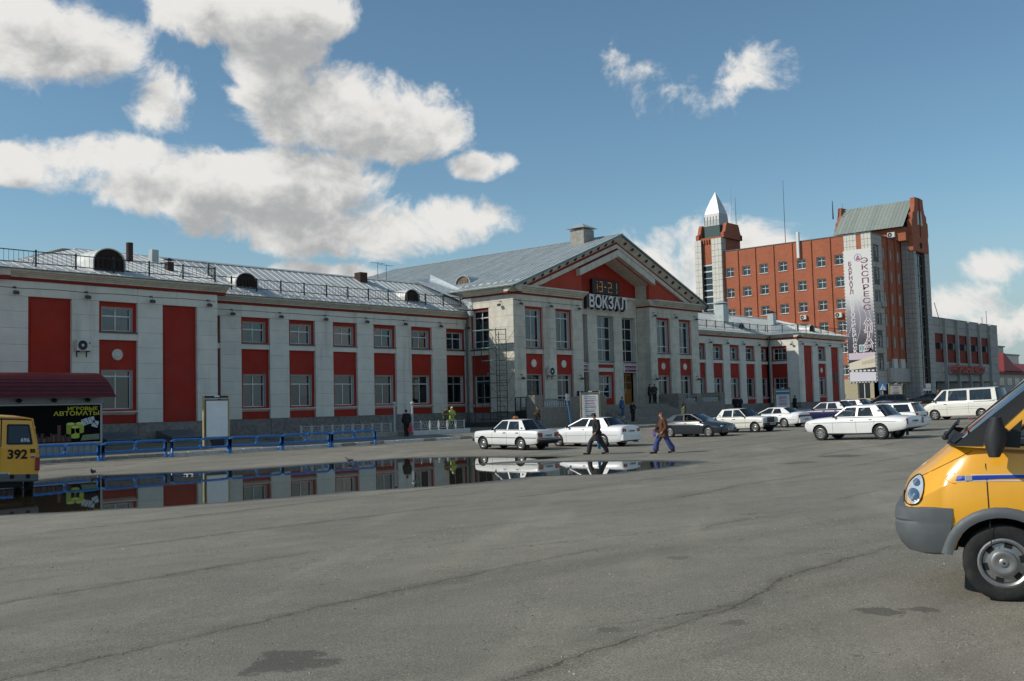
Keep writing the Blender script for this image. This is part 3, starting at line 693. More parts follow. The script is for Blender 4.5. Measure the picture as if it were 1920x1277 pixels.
for s_ in (-1, 1):                                                    # sloping cove under the eave, carrying the blocks
    h1, h2 = 14.0, (AP-.66-11.2)/SL
    A_ = [(XC, 49.46, AP-.14), (XC+s_*h1, 49.46, AP-.14-SL*h1)]; B_ = [(XC, 50.0, AP-.62), (XC+s_*h2, 50.0, AP-.62-SL*h2)]
    mb.grid([A_, B_]); mb.grid([[(p[0], 50.25, p[2]) for p in B_], B_])
    mb.grid([[(XC, 50.3, AP-.14), (XC+s_*h1, 50.3, AP-.14-SL*h1)], A_])
put('raking_cornice', mb, M_STONE, Fr('front', 0))
rake('raking_band', -.62, -.80, 49.98, 50.3, M_BAND, 20); rake('raking_band', -.80, -1.14, 49.93, 50.3, M_STONE, 20)
mod = MB().cbox(-.11, -.16, -.1, .11, .1, .1, .02).mesh('modillion', mat('brown_block', rgb(86,60,46), .9))
for s_ in (-1, 1):
    for k in range(12):
        h = .9+k*1.06; obj('modillion', mod, station, (XC+s_*h, 49.72, AP-.37-SL*h), (R(-38), s_*math.atan(SL), 0))
mb = MB(); zt = 11.2
for s_ in (-1, 1):
    xin = XC+s_*4.95 if s_ < 0 else 76.7
    if s_ < 0: xin = 66.8
    hx = abs(xin-XC); hout = (AP-1.0-zt)/SL
    mb.prism([(xin, zt), (XC+s_*hout, zt), (xin, AP-1.0-SL*hx)], 'y', 50.18, 50.5)
mb.prism([(66.8, AP-1.0-SL*4.8), (XC, AP-1.0), (76.7, AP-1.0-SL*5.1), (76.7, AP-2.0-SL*5.1), (XC, AP-2.0), (66.8, AP-2.0-SL*4.8)], 'y', 50.185, 50.5)
put('tympanum', mb, M_TYMP, Fr('front', 0))
rake('hood_band', -1.22, -1.30, 49.80, 50.2, M_BAND, 5.4); rake('hood_band', -1.30, -1.86, 49.76, 50.2, M_STONE, 5.5)
mb = MB()
for s_ in (-1, 1): mb.grid([[(XC, 50.2, AP-2.0), (XC+s_*5.2, 50.2, AP-2.0-SL*5.2)], [(XC, 51.75, AP-2.02), (XC+s_*5.2, 51.75, AP-2.02-SL*5.2)]])
put('hood_soffit', mb, M_STONE, Fr('front', 0))
put('wall', MB().box(76.7, 50.5, 11.15, 77.1, 51.9, 13.0), M_STONE, Fr('front', 0)); put('wall', MB().box(66.4, 50.5, 11.15, 66.8, 51.9, 13.0), M_STONE, Fr('front', 0))
put('red_panel', MB().prism([(66.7, 11.3), (76.8, 11.3), (76.8, AP-2.0-SL*5.2), (XC, AP-1.95), (66.7, AP-2.0-SL*4.9)], 'y', 51.66, 52.0), M_RED, Fr('front', 0))
# ---- roofs, sheet by sheet
def clip(poly, s0, s1):
    def cut(pts, f, v):
        out = []
        for i in range(len(pts)):
            p, q = pts[i-1], pts[i]; a, b = f(p), f(q)
            if (a <= 0) != (b <= 0): t = a/(a-b); out.append((p[0]+(q[0]-p[0])*t, p[1]+(q[1]-p[1])*t))
            if b <= 0: out.append(q)
        return out
    p = cut(poly, lambda p: s0-p[0], s0); return cut(p, lambda p: p[0]-s1, s1) if p else p
def roof(O, e, g_, poly, w, m, name='roof_sheet', par=None):
    O, e, g_ = Vector(O), Vector(e).normalized(), Vector(g_).normalized(); n = e.cross(g_).normalized()
    if n.z < 0: n = -n
    s = min(p[0] for p in poly); smax = max(p[0] for p in poly)
    while s < smax-1e-4:
        q = clip(poly, s, min(s+w, smax))
        if len(q) >= 3:
            mb = MB(); lift = rnd.uniform(0, .004); pts = [O+e*a+g_*b+n*lift for a, b in q]; k = len(pts)
            mb.add(pts+[p-n*.03 for p in pts], [tuple(range(k)), tuple(range(2*k-1, k-1, -1))]+[(i, (i+1) % k, k+(i+1) % k, k+i) for i in range(k)])
            ts = [b for a, b in q if a < s+1e-3]
            if len(ts) >= 2 and max(ts)-min(ts) > .1:
                a0, b0 = min(ts), max(ts); r0, r1 = O+e*s+g_*a0, O+e*s+g_*b0; ee = e*.014
                vs = [r0-ee, r0+ee, r0+ee+n*.032, r0-ee+n*.032]; vs += [v+(r1-r0) for v in vs]
                mb.add(vs, [(0,1,2,3),(4,7,6,5),(0,4,5,1),(1,5,6,2),(2,6,7,3),(3,7,4,0)])
            mb.build(name, m, par or station)
        s += w
ZE, ZR, YR = 9.47, 12.05, 58.9
def slopev(run, rise_): return (run, rise_)
L1 = math.hypot(YR-50.62, ZR-ZE)
roof((20.5, 50.62, ZE), (1,0,0), (0, YR-50.62, ZR-ZE), [(0,0),(13.75,0),(13.75,L1),(8.3,L1)], .56, M_ROOF)
roof((20.5, 67, ZE), (0,-1,0), (8.3, 0, ZR-ZE), [(0,0),(16.38,0),(8.1,math.hypot(8.3,ZR-ZE))], .56, M_ROOF)
L2 = math.hypot(YR-54.35, ZR-ZE)
roof((33.6, 54.35, ZE), (1,0,0), (0, YR-54.35, ZR-ZE), [(0,0),(24.6,0),(26.3,L2),(0,L2)], .56, M_ROOF)
roof((84.0, 54.35, ZE), (1,0,0), (0, YR-54.35, ZR-ZE), [(0,0),(26,0),(34,L2),(-1,L2)], .58, M_ROOF)
roof((107.7, 50.62, ZE), (1,0,0), (0, YR-50.62, ZR-ZE), [(0,0),(13.9,0),(13.9,L1*.5),(9.9,L1)], .58, M_ROOF)
roof((107.7, 66, ZE), (0,-1,0), (9.9, 0, ZR-ZE), [(0,0),(15.4,0),(7.1,math.hypot(9.9,ZR-ZE))], .58, M_ROOF2)
for p in ([(20.5,ZR+.01),(62,ZR+.01)],):                               # ridge caps and back slopes
    MB().prism([(58.7, ZR-.06), (58.9, ZR+.06), (59.1, ZR-.06)], 'x', 28.7, 60.2).build('ridge_cap', M_ROOF, station)
    MB().prism([(58.7, ZR-.06), (58.9, ZR+.06), (59.1, ZR-.06)], 'x', 83, 117.6).build('ridge_cap', M_ROOF, station)
MB().grid([[(28, 58.9, ZR-.02), (60.2, 58.9, ZR-.02)], [(20.5, 67, ZE-.03), (60.2, 67, ZE-.03)]]).build('back_slope', M_ROOF, station)
MB().grid([[(83, 58.9, ZR-.02), (117.6, 58.9, ZR-.02)], [(83, 67, ZE-.03), (121.6, 67, ZE-.03)]]).build('back_slope', M_ROOF, station)
HX = 14.25; HL = math.hypot(HX, HX*SL)
roof((57.38, 49.34, 11.1), (0,1,0), (HX, 0, HX*SL), [(0,0),(41,0),(28.6,HL),(0,HL)], .52, M_ROOF2)
MB().grid([[(XC, 49.34, 11.1+HX*SL), (XC, 77.9, 11.1+HX*SL)], [(85.85, 49.34, 11.08), (85.85, 90, 11.08)]]).build('back_slope', M_ROOF2, station)
MB().prism([(XC-.2, 16.40), (XC, 16.50), (XC+.2, 16.40)], 'y', 49.34, 77.9).build('ridge_cap', M_ROOF2, station)
put('gutter', MB().box(57.28, 49.34, 11.03, 57.45, 78, 11.12), M_PIPE, Fr('front', 0))
sg = MB().prism([(0, 0), (.22, .0), (.2, .09)], 'y', -.2, .2).mesh('snow_guard', M_ROOF2)
for k in range(16): obj('snow_guard', sg, station, (58.5, 50.0+k*.75, 11.1+1.12*SL), (0, -math.atan(SL), 0))
# bright flashing where the wing roof meets the hall
M_TIN = mat('bright_tin', rgb(176,184,186), .45, metal=.5, var=.08, bump=.1, bscale=3)
MB().add([(56.6,54.5,9.62),(58.15,54.4,9.66),(58.15,58.9,12.3),(56.4,58.9,12.12),(58.15,54.4,10.9),(58.15,58.9,12.9)], [(0,1,2,3),(1,4,5,2)]).build('flashing', M_TIN, station)
MB().add([(57.5,55,10.4),(58.1,55,11.05),(58.1,59.0,12.6),(56.6,59.0,12.35),(56.6,58.4,11.95)], [(0,1,2,3,4)]).build('flashing', M_TIN, station)
def dormer(x, y, z, r=.8, back=2.2, axis='y', m=M_ROOF, fm=None):
    mb = MB(); pr = [(r*math.cos(math.pi*k/12), r*.82*math.sin(math.pi*k/12)) for k in range(13)]; pi_ = [(a*.93, b*.93) for a, b in pr]
    lo = [(-r, -.5), ]; 
    outer = [(r, -.75)]+pr+[(-r, -.75)]; inner = [(r*.93, -.75)]+pi_+[(-r*.93, -.75)]
    n = len(outer); vs = []
    for yy in (0, back): vs += [(a, yy, b) for a, b in outer]+[(a, yy, b) for a, b in inner]
    fs = []
    for i in range(n-1): fs += [(i, i+1, 2*n+i+1, 2*n+i), (n+i, 3*n+i, 3*n+i+1, n+i+1), (i, n+i, n+i+1, i+1)]
    mb.add(vs, fs); o = obj('dormer', mb.mesh('dormer', m, True), station, (x, y, z), (0, 0, 0 if axis == 'y' else R(-90)))
    fmb = MB(); fmb.prism(inner, 'y', .12, .18); obj('dormer_front', fmb.mesh('dormer_front', fm or M_WOODB), o)
    pl = MB()
    for k in range(5): pl.box(-r*.8+k*r*.33, .08, -.3, -r*.8+k*r*.33+.03, .12, r*.45)
    obj('louvre', pl.mesh('louvre', fm or M_WOODB), o); return o
dormer(27.15, 51.7, 10.32, .92); dormer(38.3, 55.4, 10.38, .84); dormer(52.8, 55.4, 10.35, .80); dormer(103.3, 55.5, 10.1, .75); dormer(113.5, 51.9, 10.1, .75)
d_ = dormer(59.9, 57.0, 12.05, .85, 3.2, 'x', M_ROOF2, mat('grey_boards', rgb(120,104,86), .9, var=.2))
def flue(x, y, z0, z1, w, m, cap=True, round_=False):
    mb = MB()
    if round_: mb.tube((x, y, z0), (x, y, z1), w, 14)
    else: mb.cbox(x-w, y-w, z0, x+w, y+w, z1, .02)
    o = mb.build('chimney', m, station, smooth=round_)
    if cap:
        c_ = MB(); c_.box(x-w*.8, y-w*.8, z1, x-w*.6, y-w*.6, z1+.14); c_.box(x+w*.6, y+w*.6, z1, x+w*.8, y+w*.8, z1+.14)
        c_.add([(x-w*1.35,y-w*1.35,z1+.12),(x+w*1.35,y-w*1.35,z1+.12),(x+w*1.35,y+w*1.35,z1+.12),(x-w*1.35,y+w*1.35,z1+.12),(x,y,z1+.12+w*.7)], [(0,1,4),(1,2,4),(2,3,4),(3,0,4),(3,2,1,0)])
        obj('cap', c_.mesh('cap', M_BLACK if w < .5 else M_ROOF2), o)
M_BRK = mat('old_chimney_brick', rgb(66,48,42), .9, var=.2, nscale=5)
flue(30.63, 56, 10.6, 12.25, .2, M_BRK, False, True); flue(32.74, 57, 11, 12.15, .22, M_ROOF2, False); flue(32.0, 54, 9.9, 11.0, .2, M_BRK)
flue(70.5, 52.75, 15.2, 17.05, .74, mat('old_plaster_flue', rgb(150,146,138), .9, var=.2, nscale=3), True); flue(101.6, 57, 10.6, 12.8, .55, M_ROOF2, True); flue(113.6, 57, 11, 12.4, .38, M_ROOF2, True)
flue(50.4, 58.4, 11.3, 12.35, .35, M_BRK, False)
def railing(p0, p1, n, h=.78, slope=0):
    p0, p1 = Vector(p0), Vector(p1); mb = MB()
    for z in (h-.03, .16): mb.tube(p0+Vector((0,0,z)), p1+Vector((0,0,z)), .026, 5)
    L_ = (p1-p0).length; k = int(L_/.24)
    for i in range(k+1):
        p = p0.lerp(p1, i/k); mb.tube(p+Vector((0,0,.16)), p+Vector((0,0,h-.03)), .011, 3, caps=False)
    o = mb.build('roof_railing', M_IRON, station); pm = MB().box(-.035, -.035, -.12, .035, .035, h+.06); pm.tube((0, .45, .05), (0, 0, h*.8), .014, 4); pm = pm.mesh('railing_post', M_IRON)
    for i in range(n+1): obj('railing_post', pm, o, p0.lerp(p1, i/n))
railing((21.0, 51.3, 9.68), (33.3, 51.3, 9.68), 6); railing((35.0, 55.0, 9.85), (57.5, 55.0, 9.85), 12)
railing((33.3, 51.3, 9.68), (34.1, 53.2, 10.2), 1); railing((85.3, 55.0, 9.85), (108.0, 55.0, 9.85), 12); railing((108.6, 51.3, 9.68), (120.5, 51.3, 9.68), 6)
railing((108.4, 55.0, 9.9), (108.6, 51.4, 9.7), 2)
for x, h in ((52.6, 1.35), (53.48, 1.25)):
    mb = MB(); mb.tube((x, 59, 11.9), (x+.03, 59, 12.05+h), .02, 5); mb.tube((x-.7, 59, 12.0+h), (x+.7, 59, 12.0+h), .01, 4)
    for k in range(5): mb.tube((x-.6+.3*k, 58.75, 12.0+h), (x-.6+.3*k, 59.25, 12.0+h), .007, 4)
    mb.build('television_aerial', M_IRON, station)
def downpipe(x, y, z0, z1, kick, head):
    mb = MB(); mb.path([head, (x, y-.05, z1-.9), (x, y, z1-1.3), (x, y, z0+.5), (x+kick[0]*.3, y+kick[1]*.3, z0+.25), (x+kick[0], y+kick[1], z0)], .075, 10)
    for z in (3.0, 5.0, 7.0): mb.tube((x, y, z), (x, y, z+.06), .09, 10)
    mb.build('downpipe', M_PIPE, station, smooth=True, ang=50)
downpipe(57.95, 54.86, .8, 9.35, (-.6, -.8), (57.75, 54.4, 9.3)); downpipe(108.15, 54.8, 1.3, 9.3, (-.3, -.5), (107.8, 54.4, 9.3))
MB().cbox(57.5, 53.9, 9.1, 57.9, 54.3, 9.5, .05).build('rain_hopper', M_TIN, station)
# ---- sign letters, clock
sgn = thing('station_sign', 'large white three-dimensional letters reading ВОКЗАЛ above the station entrance', 'sign', (71.6, 51.2, 10.2), w=True)
M_LET = mat('letter_enamel', rgb(228,222,222), .5, var=.05); M_LETS = mat('letter_sides', rgb(112,108,106), .7)
x = 68.75
for ch, wd in zip('ВОКЗАЛ', (.86, .98, .92, .86, 1.0, 1.0)):
    me = text_mesh(ch, 1.42, .11, M_LET, .035, .92, 'LEFT'); o = obj('letter', me, sgn, (x, 51.05, 10.66), FRONT)
    if not me.get('two'):
        me['two'] = 1; me.materials.append(M_LETS)
        for p in me.polygons:
            if abs(p.normal.z) < .5 or p.normal.z < 0: p.material_index = 1
    x += wd
mb = MB()
for k in range(2): mb.box(68.8, 51.26, 10.35+k*.6, 74.4, 51.3, 10.38+k*.6)
for k in range(7): mb.box(68.9+k*.9, 51.3, 10.1, 68.94+k*.9, 51.6, 11.2)
mb.build('sign_frame', M_BLACK, sgn)
clk = thing('digital_clock', 'black digital clock panel with orange bulb digits 13-21 in the gable', 'clock', (71.9, 51.4, 11.45), w=True)
MB().cbox(69.9, 51.36, 11.46, 73.9, 51.64, 12.72, .03).build('casing', M_BLACK, clk)
SEG = {'1': 'bc', '2': 'abged', '3': 'abgcd', '-': 'g'}
seg = {'a': ((0,1),(1,1)), 'b': ((1,1),(1,.5)), 'c': ((1,.5),(1,0)), 'd': ((0,0),(1,0)), 'e': ((0,.5),(0,0)), 'f': ((0,1),(0,.5)), 'g': ((0,.5),(1,.5))}
for ch, x0, w_ in (('1', 70.2, .35), ('3', 70.85, .42), ('-', 71.62, .22), ('2', 72.15, .48), ('1', 73.05, .35)):
    mb = MB(); seen = set()
    for s_ in SEG[ch]:
        (a, b), (c_, d_) = seg[s_]
        for k in range(5):
            px, pz = a+(c_-a)*k/4, b+(d_-b)*k/4
            if (px, pz) in seen: continue
            seen.add((px, pz)); 
            if rnd.random() < .85: mb.ball((x0+px*w_, 51.34, 11.68+pz*.82), .034, n=6, k=4)
    mb.build('bulb_digit', mat('bulb_orange', rgb(230,150,80), .4, emit=(1.0, .45, .15), estr=.22), clk)
# ================================================================ brick office tower behind the station, concrete hall, far houses
def brick_mat(name, col, mortar):
    m = bpy.data.materials.new(name); m.use_nodes = True; N = NT(m.node_tree); b = N.n['Principled BSDF']
    tc_ = N.node('ShaderNodeNewGeometry'); sx = N.node('ShaderNodeSeparateXYZ'); N.l.new(tc_.outputs['Position'], sx.inputs[0])
    cb = N.node('ShaderNodeCombineXYZ'); N.l.new(N.m('ADD', sx.outputs[0], sx.outputs[1]), cb.inputs[0]); N.l.new(sx.outputs[2], cb.inputs[1])
    br = N.node('ShaderNodeTexBrick'); N.l.new(cb.outputs[0], br.inputs['Vector']); br.inputs['Scale'].default_value = 1
    br.inputs['Brick Width'].default_value = .26; br.inputs['Row Height'].default_value = .085; br.inputs['Mortar Size'].default_value = .007
    br.inputs['Color1'].default_value = c4(tuple(x*.85 for x in col)); br.inputs['Color2'].default_value = c4(tuple(x*1.15 for x in col)); br.inputs['Mortar'].default_value = c4(mortar)
    n = N.noise(tc_.outputs['Position'], .5, 5, .6); c = N.mix(N.ss(n, .35, .75, 0, .35), br.outputs[0], tuple(x*.62 for x in col))
    N.l.new(c, b.inputs['Base Color']); b.inputs['Roughness'].default_value = .9
    bp = N.node('ShaderNodeBump'); bp.inputs['Strength'].default_value = .4; bp.inputs['Distance'].default_value = .01; N.l.new(br.outputs[1], bp.inputs['Height']); bp.invert = True; N.l.new(bp.outputs[0], b.inputs['Normal'])
    return m
M_BRICK = brick_mat('red_facing_brick', rgb(172,96,66), rgb(150,116,96))
M_TILE = mat('white_facade_tile', rgb(206,203,192), .55, var=.08, nscale=2, stain=rgb(160,154,142), sscale=.7, samt=.5, streak=True)
M_GTILE = mat('grey_facade_tile', rgb(172,168,160), .65, var=.12, nscale=2, stain=rgb(120,116,110), sscale=.6, samt=.6, streak=True)
M_YST = mat('sandy_ground_floor', rgb(168,158,128), .9, var=.14, nscale=4, bump=.3)
M_JOINT = mat('tile_joint', rgb(96,92,86), .9)
office = thing('office_tower', 'tall red brick office block with white tiled corners, steep roof and spired stair tower', 'office building', (164, 62, 1.6), w=True)
F0 = Fr('front', 0)
def opart(name, mb, m, par=None, smooth=False): return obj(name, mb.mesh(name, m, smooth), par or office)
def tiles(fr, u0, u1, v0, v1, du, dv, m, holes=(), par=None, w=0.0, t=.05):
    """cladding of separate slabs over a joint-coloured bed"""
    mb = MB(); nu = max(1, round((u1-u0)/du)); nv = max(1, round((v1-v0)/dv)); g_ = .022
    for i in range(nu):
        for j in range(nv):
            a, b = u0+(u1-u0)*i/nu, u0+(u1-u0)*(i+1)/nu; c_, d_ = v0+(v1-v0)*j/nv, v0+(v1-v0)*(j+1)/nv
            if any(a < h[1]-.05 and b > h[0]+.05 and c_ < h[3]-.05 and d_ > h[2]+.05 for h in holes): continue
            mb.box(a+g_, w-rnd.uniform(0, .008), c_+g_, b-g_, w+t, d_-g_)
    o = obj('tile_cladding', mb.mesh('tile_cladding', m), par or office, fr.P(0, 0, 0), fr.rot); o['kind'] = 'stuff'
    return o
def wall_holes(fr, u0, u1, v0, v1, holes, m, d=.5, par=None, w=0.0, name='wall'):
    us = sorted({u0, u1, *[h[0] for h in holes], *[h[1] for h in holes]}); vs = sorted({v0, v1, *[h[2] for h in holes], *[h[3] for h in holes]})
    us = [u for u in us if u0 <= u <= u1]; vs = [v for v in vs if v0 <= v <= v1]
    mb = MB()
    for a, b in zip(us, us[1:]):
        for c_, e_ in zip(vs, vs[1:]):
            cu, cv = (a+b)/2, (c_+e_)/2
            if any(h[0] < cu < h[1] and h[2] < cv < h[3] for h in holes): continue
            mb.box(a, w, c_, b, w+d, e_)
    return obj(name, mb.mesh(name, m), par or office, fr.P(0, 0, 0), fr.rot)
frO = Fr('left', 157.0, 92.6)                    # sunlit side: u = 92.6 - Y
rows = [24.05, 20.52, 17.0, 13.5, 10.0, 6.5]
M_TEAL = mat('teal_reveal', rgb(70,92,90), .8)
wy = [86.2, 83.05, 79.85, 76.4, 73.15, 69.8, 66.75]
holes = []
for y in wy:
    for z in rows: holes.append((92.6-y-.75, 92.6-y+.75, z-.78, z+.78))
wall_holes(frO, 5.3, 26.7, 5.0, 27.75, [h for h in holes if h[1] < 26.65], M_BRICK)
opart('parapet_cap', MB().box(156.9, 61.5, 27.75, 157.5, 87.3, 27.87), M_SILLM)
for h in holes:
    if h[1] > 26.65: continue
    window(frO, h[0], h[1], h[2], h[3], (.62,), (2, 2), 'w' if rnd.random() < .45 else None, w=.3, par=office, fw=.09, dark=rnd.random() < .4)
    obj('window_sill', MB().box(h[0]-.08, -.12, h[2]-.08, h[1]+.08, .3, h[2]).mesh('window_sill', M_FRAME), office, frO.P(0, 0, 0), frO.rot)
for y in (84.6, 81.35, 78.0, 74.7, 71.4, 68.2): obj('rib', MB().box(92.6-y-.12, -.16, 5.0, 92.6-y+.12, .05, 27.7).mesh('rib', M_BRICK), office, frO.P(0, 0, 0), frO.rot)
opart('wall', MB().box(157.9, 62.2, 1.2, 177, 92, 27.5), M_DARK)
wall_holes(frO, 5.3, 31.1, 1.0, 5.0, [(27.9, 29.9, 1.95, 4.45)], M_YST)
obj('door', MB().box(27.9, .25, 1.95, 29.9, .3, 4.45).mesh('door', M_GDARK), office, frO.P(0, 0, 0), frO.rot)
obj('door_frame', MB().box(27.9, .2, 1.95, 28.0, .3, 4.45).box(29.8, .2, 1.95, 29.9, .3, 4.45).box(28.85, .2, 1.95, 28.95, .3, 4.45).box(28.0, .2, 4.35, 29.8, .3, 4.45).mesh('door_frame', M_FRAME), office, frO.P(0, 0, 0), frO.rot)
obj('door_step', MB().box(27.5, -1.0, 1.0, 30.3, .2, 1.93).mesh('door_step', M_YST), office, frO.P(0, 0, 0), frO.rot)
# tiled corner with the red strip
tiles(frO, 26.7, 28.75, 5.0, 27.8, .55, 1.0, M_TILE); tiles(frO, 29.5, 31.1, 5.0, 27.8, .55, 1.0, M_TILE)
obj('wall', MB().box(26.7, .05, 5.0, 31.1, .5, 27.75).mesh('wall', M_JOINT), office, frO.P(0, 0, 0), frO.rot)
obj('red_strip', MB().box(28.75, .02, 5.0, 29.5, .2, 27.8).mesh('red_strip', M_BRICK), office, frO.P(0, 0, 0), frO.rot)
# front: tiled pier with windows, brick bays
frF = Fr('front', 61.5)
prow = [24.95-3.54*k for k in range(6)]
hp = [(158.2, 159.65, z-.9, z+.9) for z in prow]
tiles(frF, 157.0, 161.3, 4.4, 27.8, .72, .885, M_GTILE, hp); wall_holes(frF, 157.1, 161.3, 4.4, 27.75, hp, M_JOINT, .5, w=.05)
for h in hp: window(frF, *h, (.68,), (2, 2), None, w=.3, par=office, dark=True, fw=.08)
hb = [(x-.55, x+.45, z-.95, z+.9) for x in (162.4, 165.5, 168.7) for z in prow]
wall_holes(frF, 161.3, 169.8, 7.6, 27.6, [h for h in hb if h[2] > 7.6], M_BRICK, .5, w=.12)
for h in hb: 
    if h[2] > 7.6: window(frF, *h, (.68,), (1, 1), None, w=.4, par=office, dark=rnd.random() < .7, fw=.12)
for x in (163.9, 167.1): opart('rib', MB().box(x-.2, 61.35, 7.6, x+.2, 61.7, 27.6), M_BRICK)
opart('parapet_cap', MB().box(157, 61.4, 27.6, 169.8, 62, 27.72), M_SILLM)
wall_holes(frF, 161.3, 169.8, 4.4, 7.6, [(162.0, 163.0, 5.4, 7.5), (165.0, 166.0, 5.4, 7.5), (168.2, 169.2, 5.4, 7.5)], M_GTILE, .5, w=.05)
for x in (162, 165, 168.2): window(frF, x, x+1.0, 5.4, 7.5, (.6,), (1, 1), None, w=.4, par=office, dark=True)
opart('balcony_panel', MB().cbox(161.2, 60.9, 4.4, 169.4, 61.5, 6.6, .03), M_GTILE)
for x in (163.1, 166.3): opart('balcony_panel', MB().cbox(x, 61.1, 6.6, x+1.7, 61.5, 8.1, .03), M_TILE)
wall_holes(frF, 157.0, 169.8, 1.0, 4.4, [(158.2, 162.9, 1.4, 4.1), (164.2, 169.0, 1.4, 4.1)], M_GTILE, .6)
opart('column', MB().cbox(163.2, 60.9, 1.0, 163.9, 61.5, 4.4, .03), M_GTILE)
for a, b in ((158.2, 162.9), (164.2, 169.0)): window(frF, a, b, 1.4, 4.1, (.75,), (4, 3), None, w=.5, par=office, frame=M_BLACK, dark=True)
# gable block with tiled shaft and dark glazed slot
frG = Fr('front', 59.5); frGL = Fr('left', 169.7, 61.5)
tiles(frGL, 0, 2.0, 1.0, 27.75, .66, .8, M_GTILE); opart('wall', MB().box(169.74, 59.56, 1.0, 170.2, 61.5, 27.7), M_JOINT)
tiles(frG, 169.7, 170.8, 1.0, 27.75, .55, .8, M_GTILE); tiles(frG, 174.9, 177.1, 1.0, 27.75, .73, .8, M_GTILE)
opart('wall', MB().box(169.8, 59.55, 1.0, 170.8, 60, 27.7).box(174.9, 59.55, 1.0, 177.05, 62, 27.7), M_JOINT)
slot = opart('glazed_slot', MB().box(170.8, 60.0, 1.0, 174.9, 60.1, 25.9), M_GDARK)
fm = MB()
for k in range(15): fm.box(170.8, 59.93, 1.6+k*1.7, 174.9, 60.0, 1.72+k*1.7)
for k in range(5): fm.box(170.8+k*1.0, 59.94, 1.0, 170.88+k*1.0, 60.0, 25.9)
obj('mullions', fm.mesh('mullions', mat('dull_mullion', rgb(96,98,92), .6)), slot)
opart('wall', MB().box(170.8, 60.15, 1.0, 174.9, 60.4, 25.9), mat('brown_stair_wall', rgb(70,58,50), .9, var=.3, nscale=1.2))
GO = [(0,35.0),(1.9,34.9),(2.05,33.6),(2.5,32.5),(3.2,32.1),(3.25,31.2),(3.75,31.0),(3.85,28.9),(3.6,28.5),(3.6,25.9)]
gp = [(172.9+a, b) for a, b in GO]+[(172.9-a, b) for a, b in reversed(GO) if a > 0]
gab = opart('gable', MB().prism(gp, 'y', 59.35, 60.1), M_BRICK)
for s_ in (-1, 1): obj('gable_slot', MB().prism([(172.9+s_*.4, 30.4), (172.9+s_*1.2, 30.4), (172.9+s_*1.0, 32.3), (172.9+s_*.45, 32.9)], 'y', 59.30, 59.4).mesh('gable_slot', mat('pale_glazing', rgb(176,176,164), .4)), gab)
obj('gable_slot', MB().box(172.82, 59.27, 28.4, 172.98, 59.4, 34.9).mesh('gable_slot', mat('dark_brick_line', rgb(70,40,32), .9)), gab)
mb = MB(); mb.lathe([(0, -.06), (.5, -.06), (.55, 0)], 16, (172.9, 59.33, 27.0), 'y'); obj('oculus', mb.mesh('oculus', M_DARK), gab)
gp2 = [(72.5+0, 0)]
g2 = opart('gable', MB().prism([(x_, z_) for x_, z_ in gp if z_ > 27.8 or True], 'y', 71.9, 72.5), M_BRICK)
opart('wall', MB().box(168.2, 60.1, 27.5, 177.2, 71.9, 29.7), M_BRICK)
ra = math.hypot(4.9, 5.0)
roof((167.2, 60.1, 29.7), (0,1,0), (4.9, 0, 5.0), [(0,0),(11.8,0),(11.8,ra),(0,ra)], .62, mat('grey_green_roof', rgb(150,158,148), .6, metal=.35, var=.08, objvar=.08), par=office)
opart('back_slope', MB().grid([[(172.1, 60.1, 34.7), (172.1, 71.9, 34.7)], [(178.5, 60.1, 29.7), (178.5, 71.9, 29.7)]]), M_ROOF2)
# stair tower with spire
for a, b in ((87.3, 89.25), (91.25, 92.6)): tiles(Fr('left', 156.4, 92.6), 92.6-b, 92.6-a, 1.0, 30.2, .66, 1.05, M_TILE); opart('wall', MB().box(156.45, a+.03, 1.0, 158, b-.03, 30.15), M_JOINT)
tiles(Fr('front', 87.3), 156.4, 158.0, 1.0, 30.2, .8, 1.05, M_GTILE)
opart('wall', MB().box(157.0, 89.25, 25.9, 157.6, 91.25, 30.4), M_BRICK)
opart('wall', MB().box(157.3, 87.5, 27.0, 163.5, 92.4, 30.6), M_BRICK)
gs = opart('stair_glazing', MB().box(157.1, 89.25, 1.0, 157.16, 91.25, 25.9), M_GLASS)
bars_ = MB()
for k in range(22):
    z = 25.6-k*1.1
    bars_.box(156.98, 89.25, z, 157.1, 91.25, z+(.22 if k % 4 < 2 else .1))
obj('glazing_bar', bars_.mesh('glazing_bar', M_FRAME), gs)
opart('wall', MB().box(157.6, 89.2, 1.0, 157.9, 91.3, 25.9), M_TEAL)
scr = [(0, 30.3), (0, 31.2), (.5, 31.3), (.75, 31.7), (1.0, 32.5), (1.3, 33.0), (2.1, 33.0)]
for y0 in (87.1, 92.0):
    pts = [(157.0+a, b) for a, b in scr]+[(163.6-a, b) for a, b in reversed(scr)]
    opart('scroll_parapet', MB().prism(pts, 'y', y0, y0+.6), M_BRICK)
for x0 in (163.0,):
    pts = [(87.1+a*.75, b) for a, b in scr]+[(92.6-a*.75, b) for a, b in reversed(scr)]
    opart('scroll_parapet', MB().prism(pts, 'x', x0, x0+.6), M_BRICK)
for k in range(4): opart('corbel', MB().cbox(156.75, 89.35+k*.5, 29.5, 157.0, 89.6+k*.5, 30.2, .02), M_BRICK)
opart('lantern', MB().box(158.05, 88.4, 30.5, 161.2, 91.4, 32.75), M_TEAL)
M_SPIRE = mat('bright_spire_sheet', rgb(190,193,190), .5, metal=.35, var=.06)
prof = [(1.62, 32.7), (1.58, 33.8), (1.48, 34.9), (1.10, 36.2), (.60, 37.55), (.02, 38.9)]
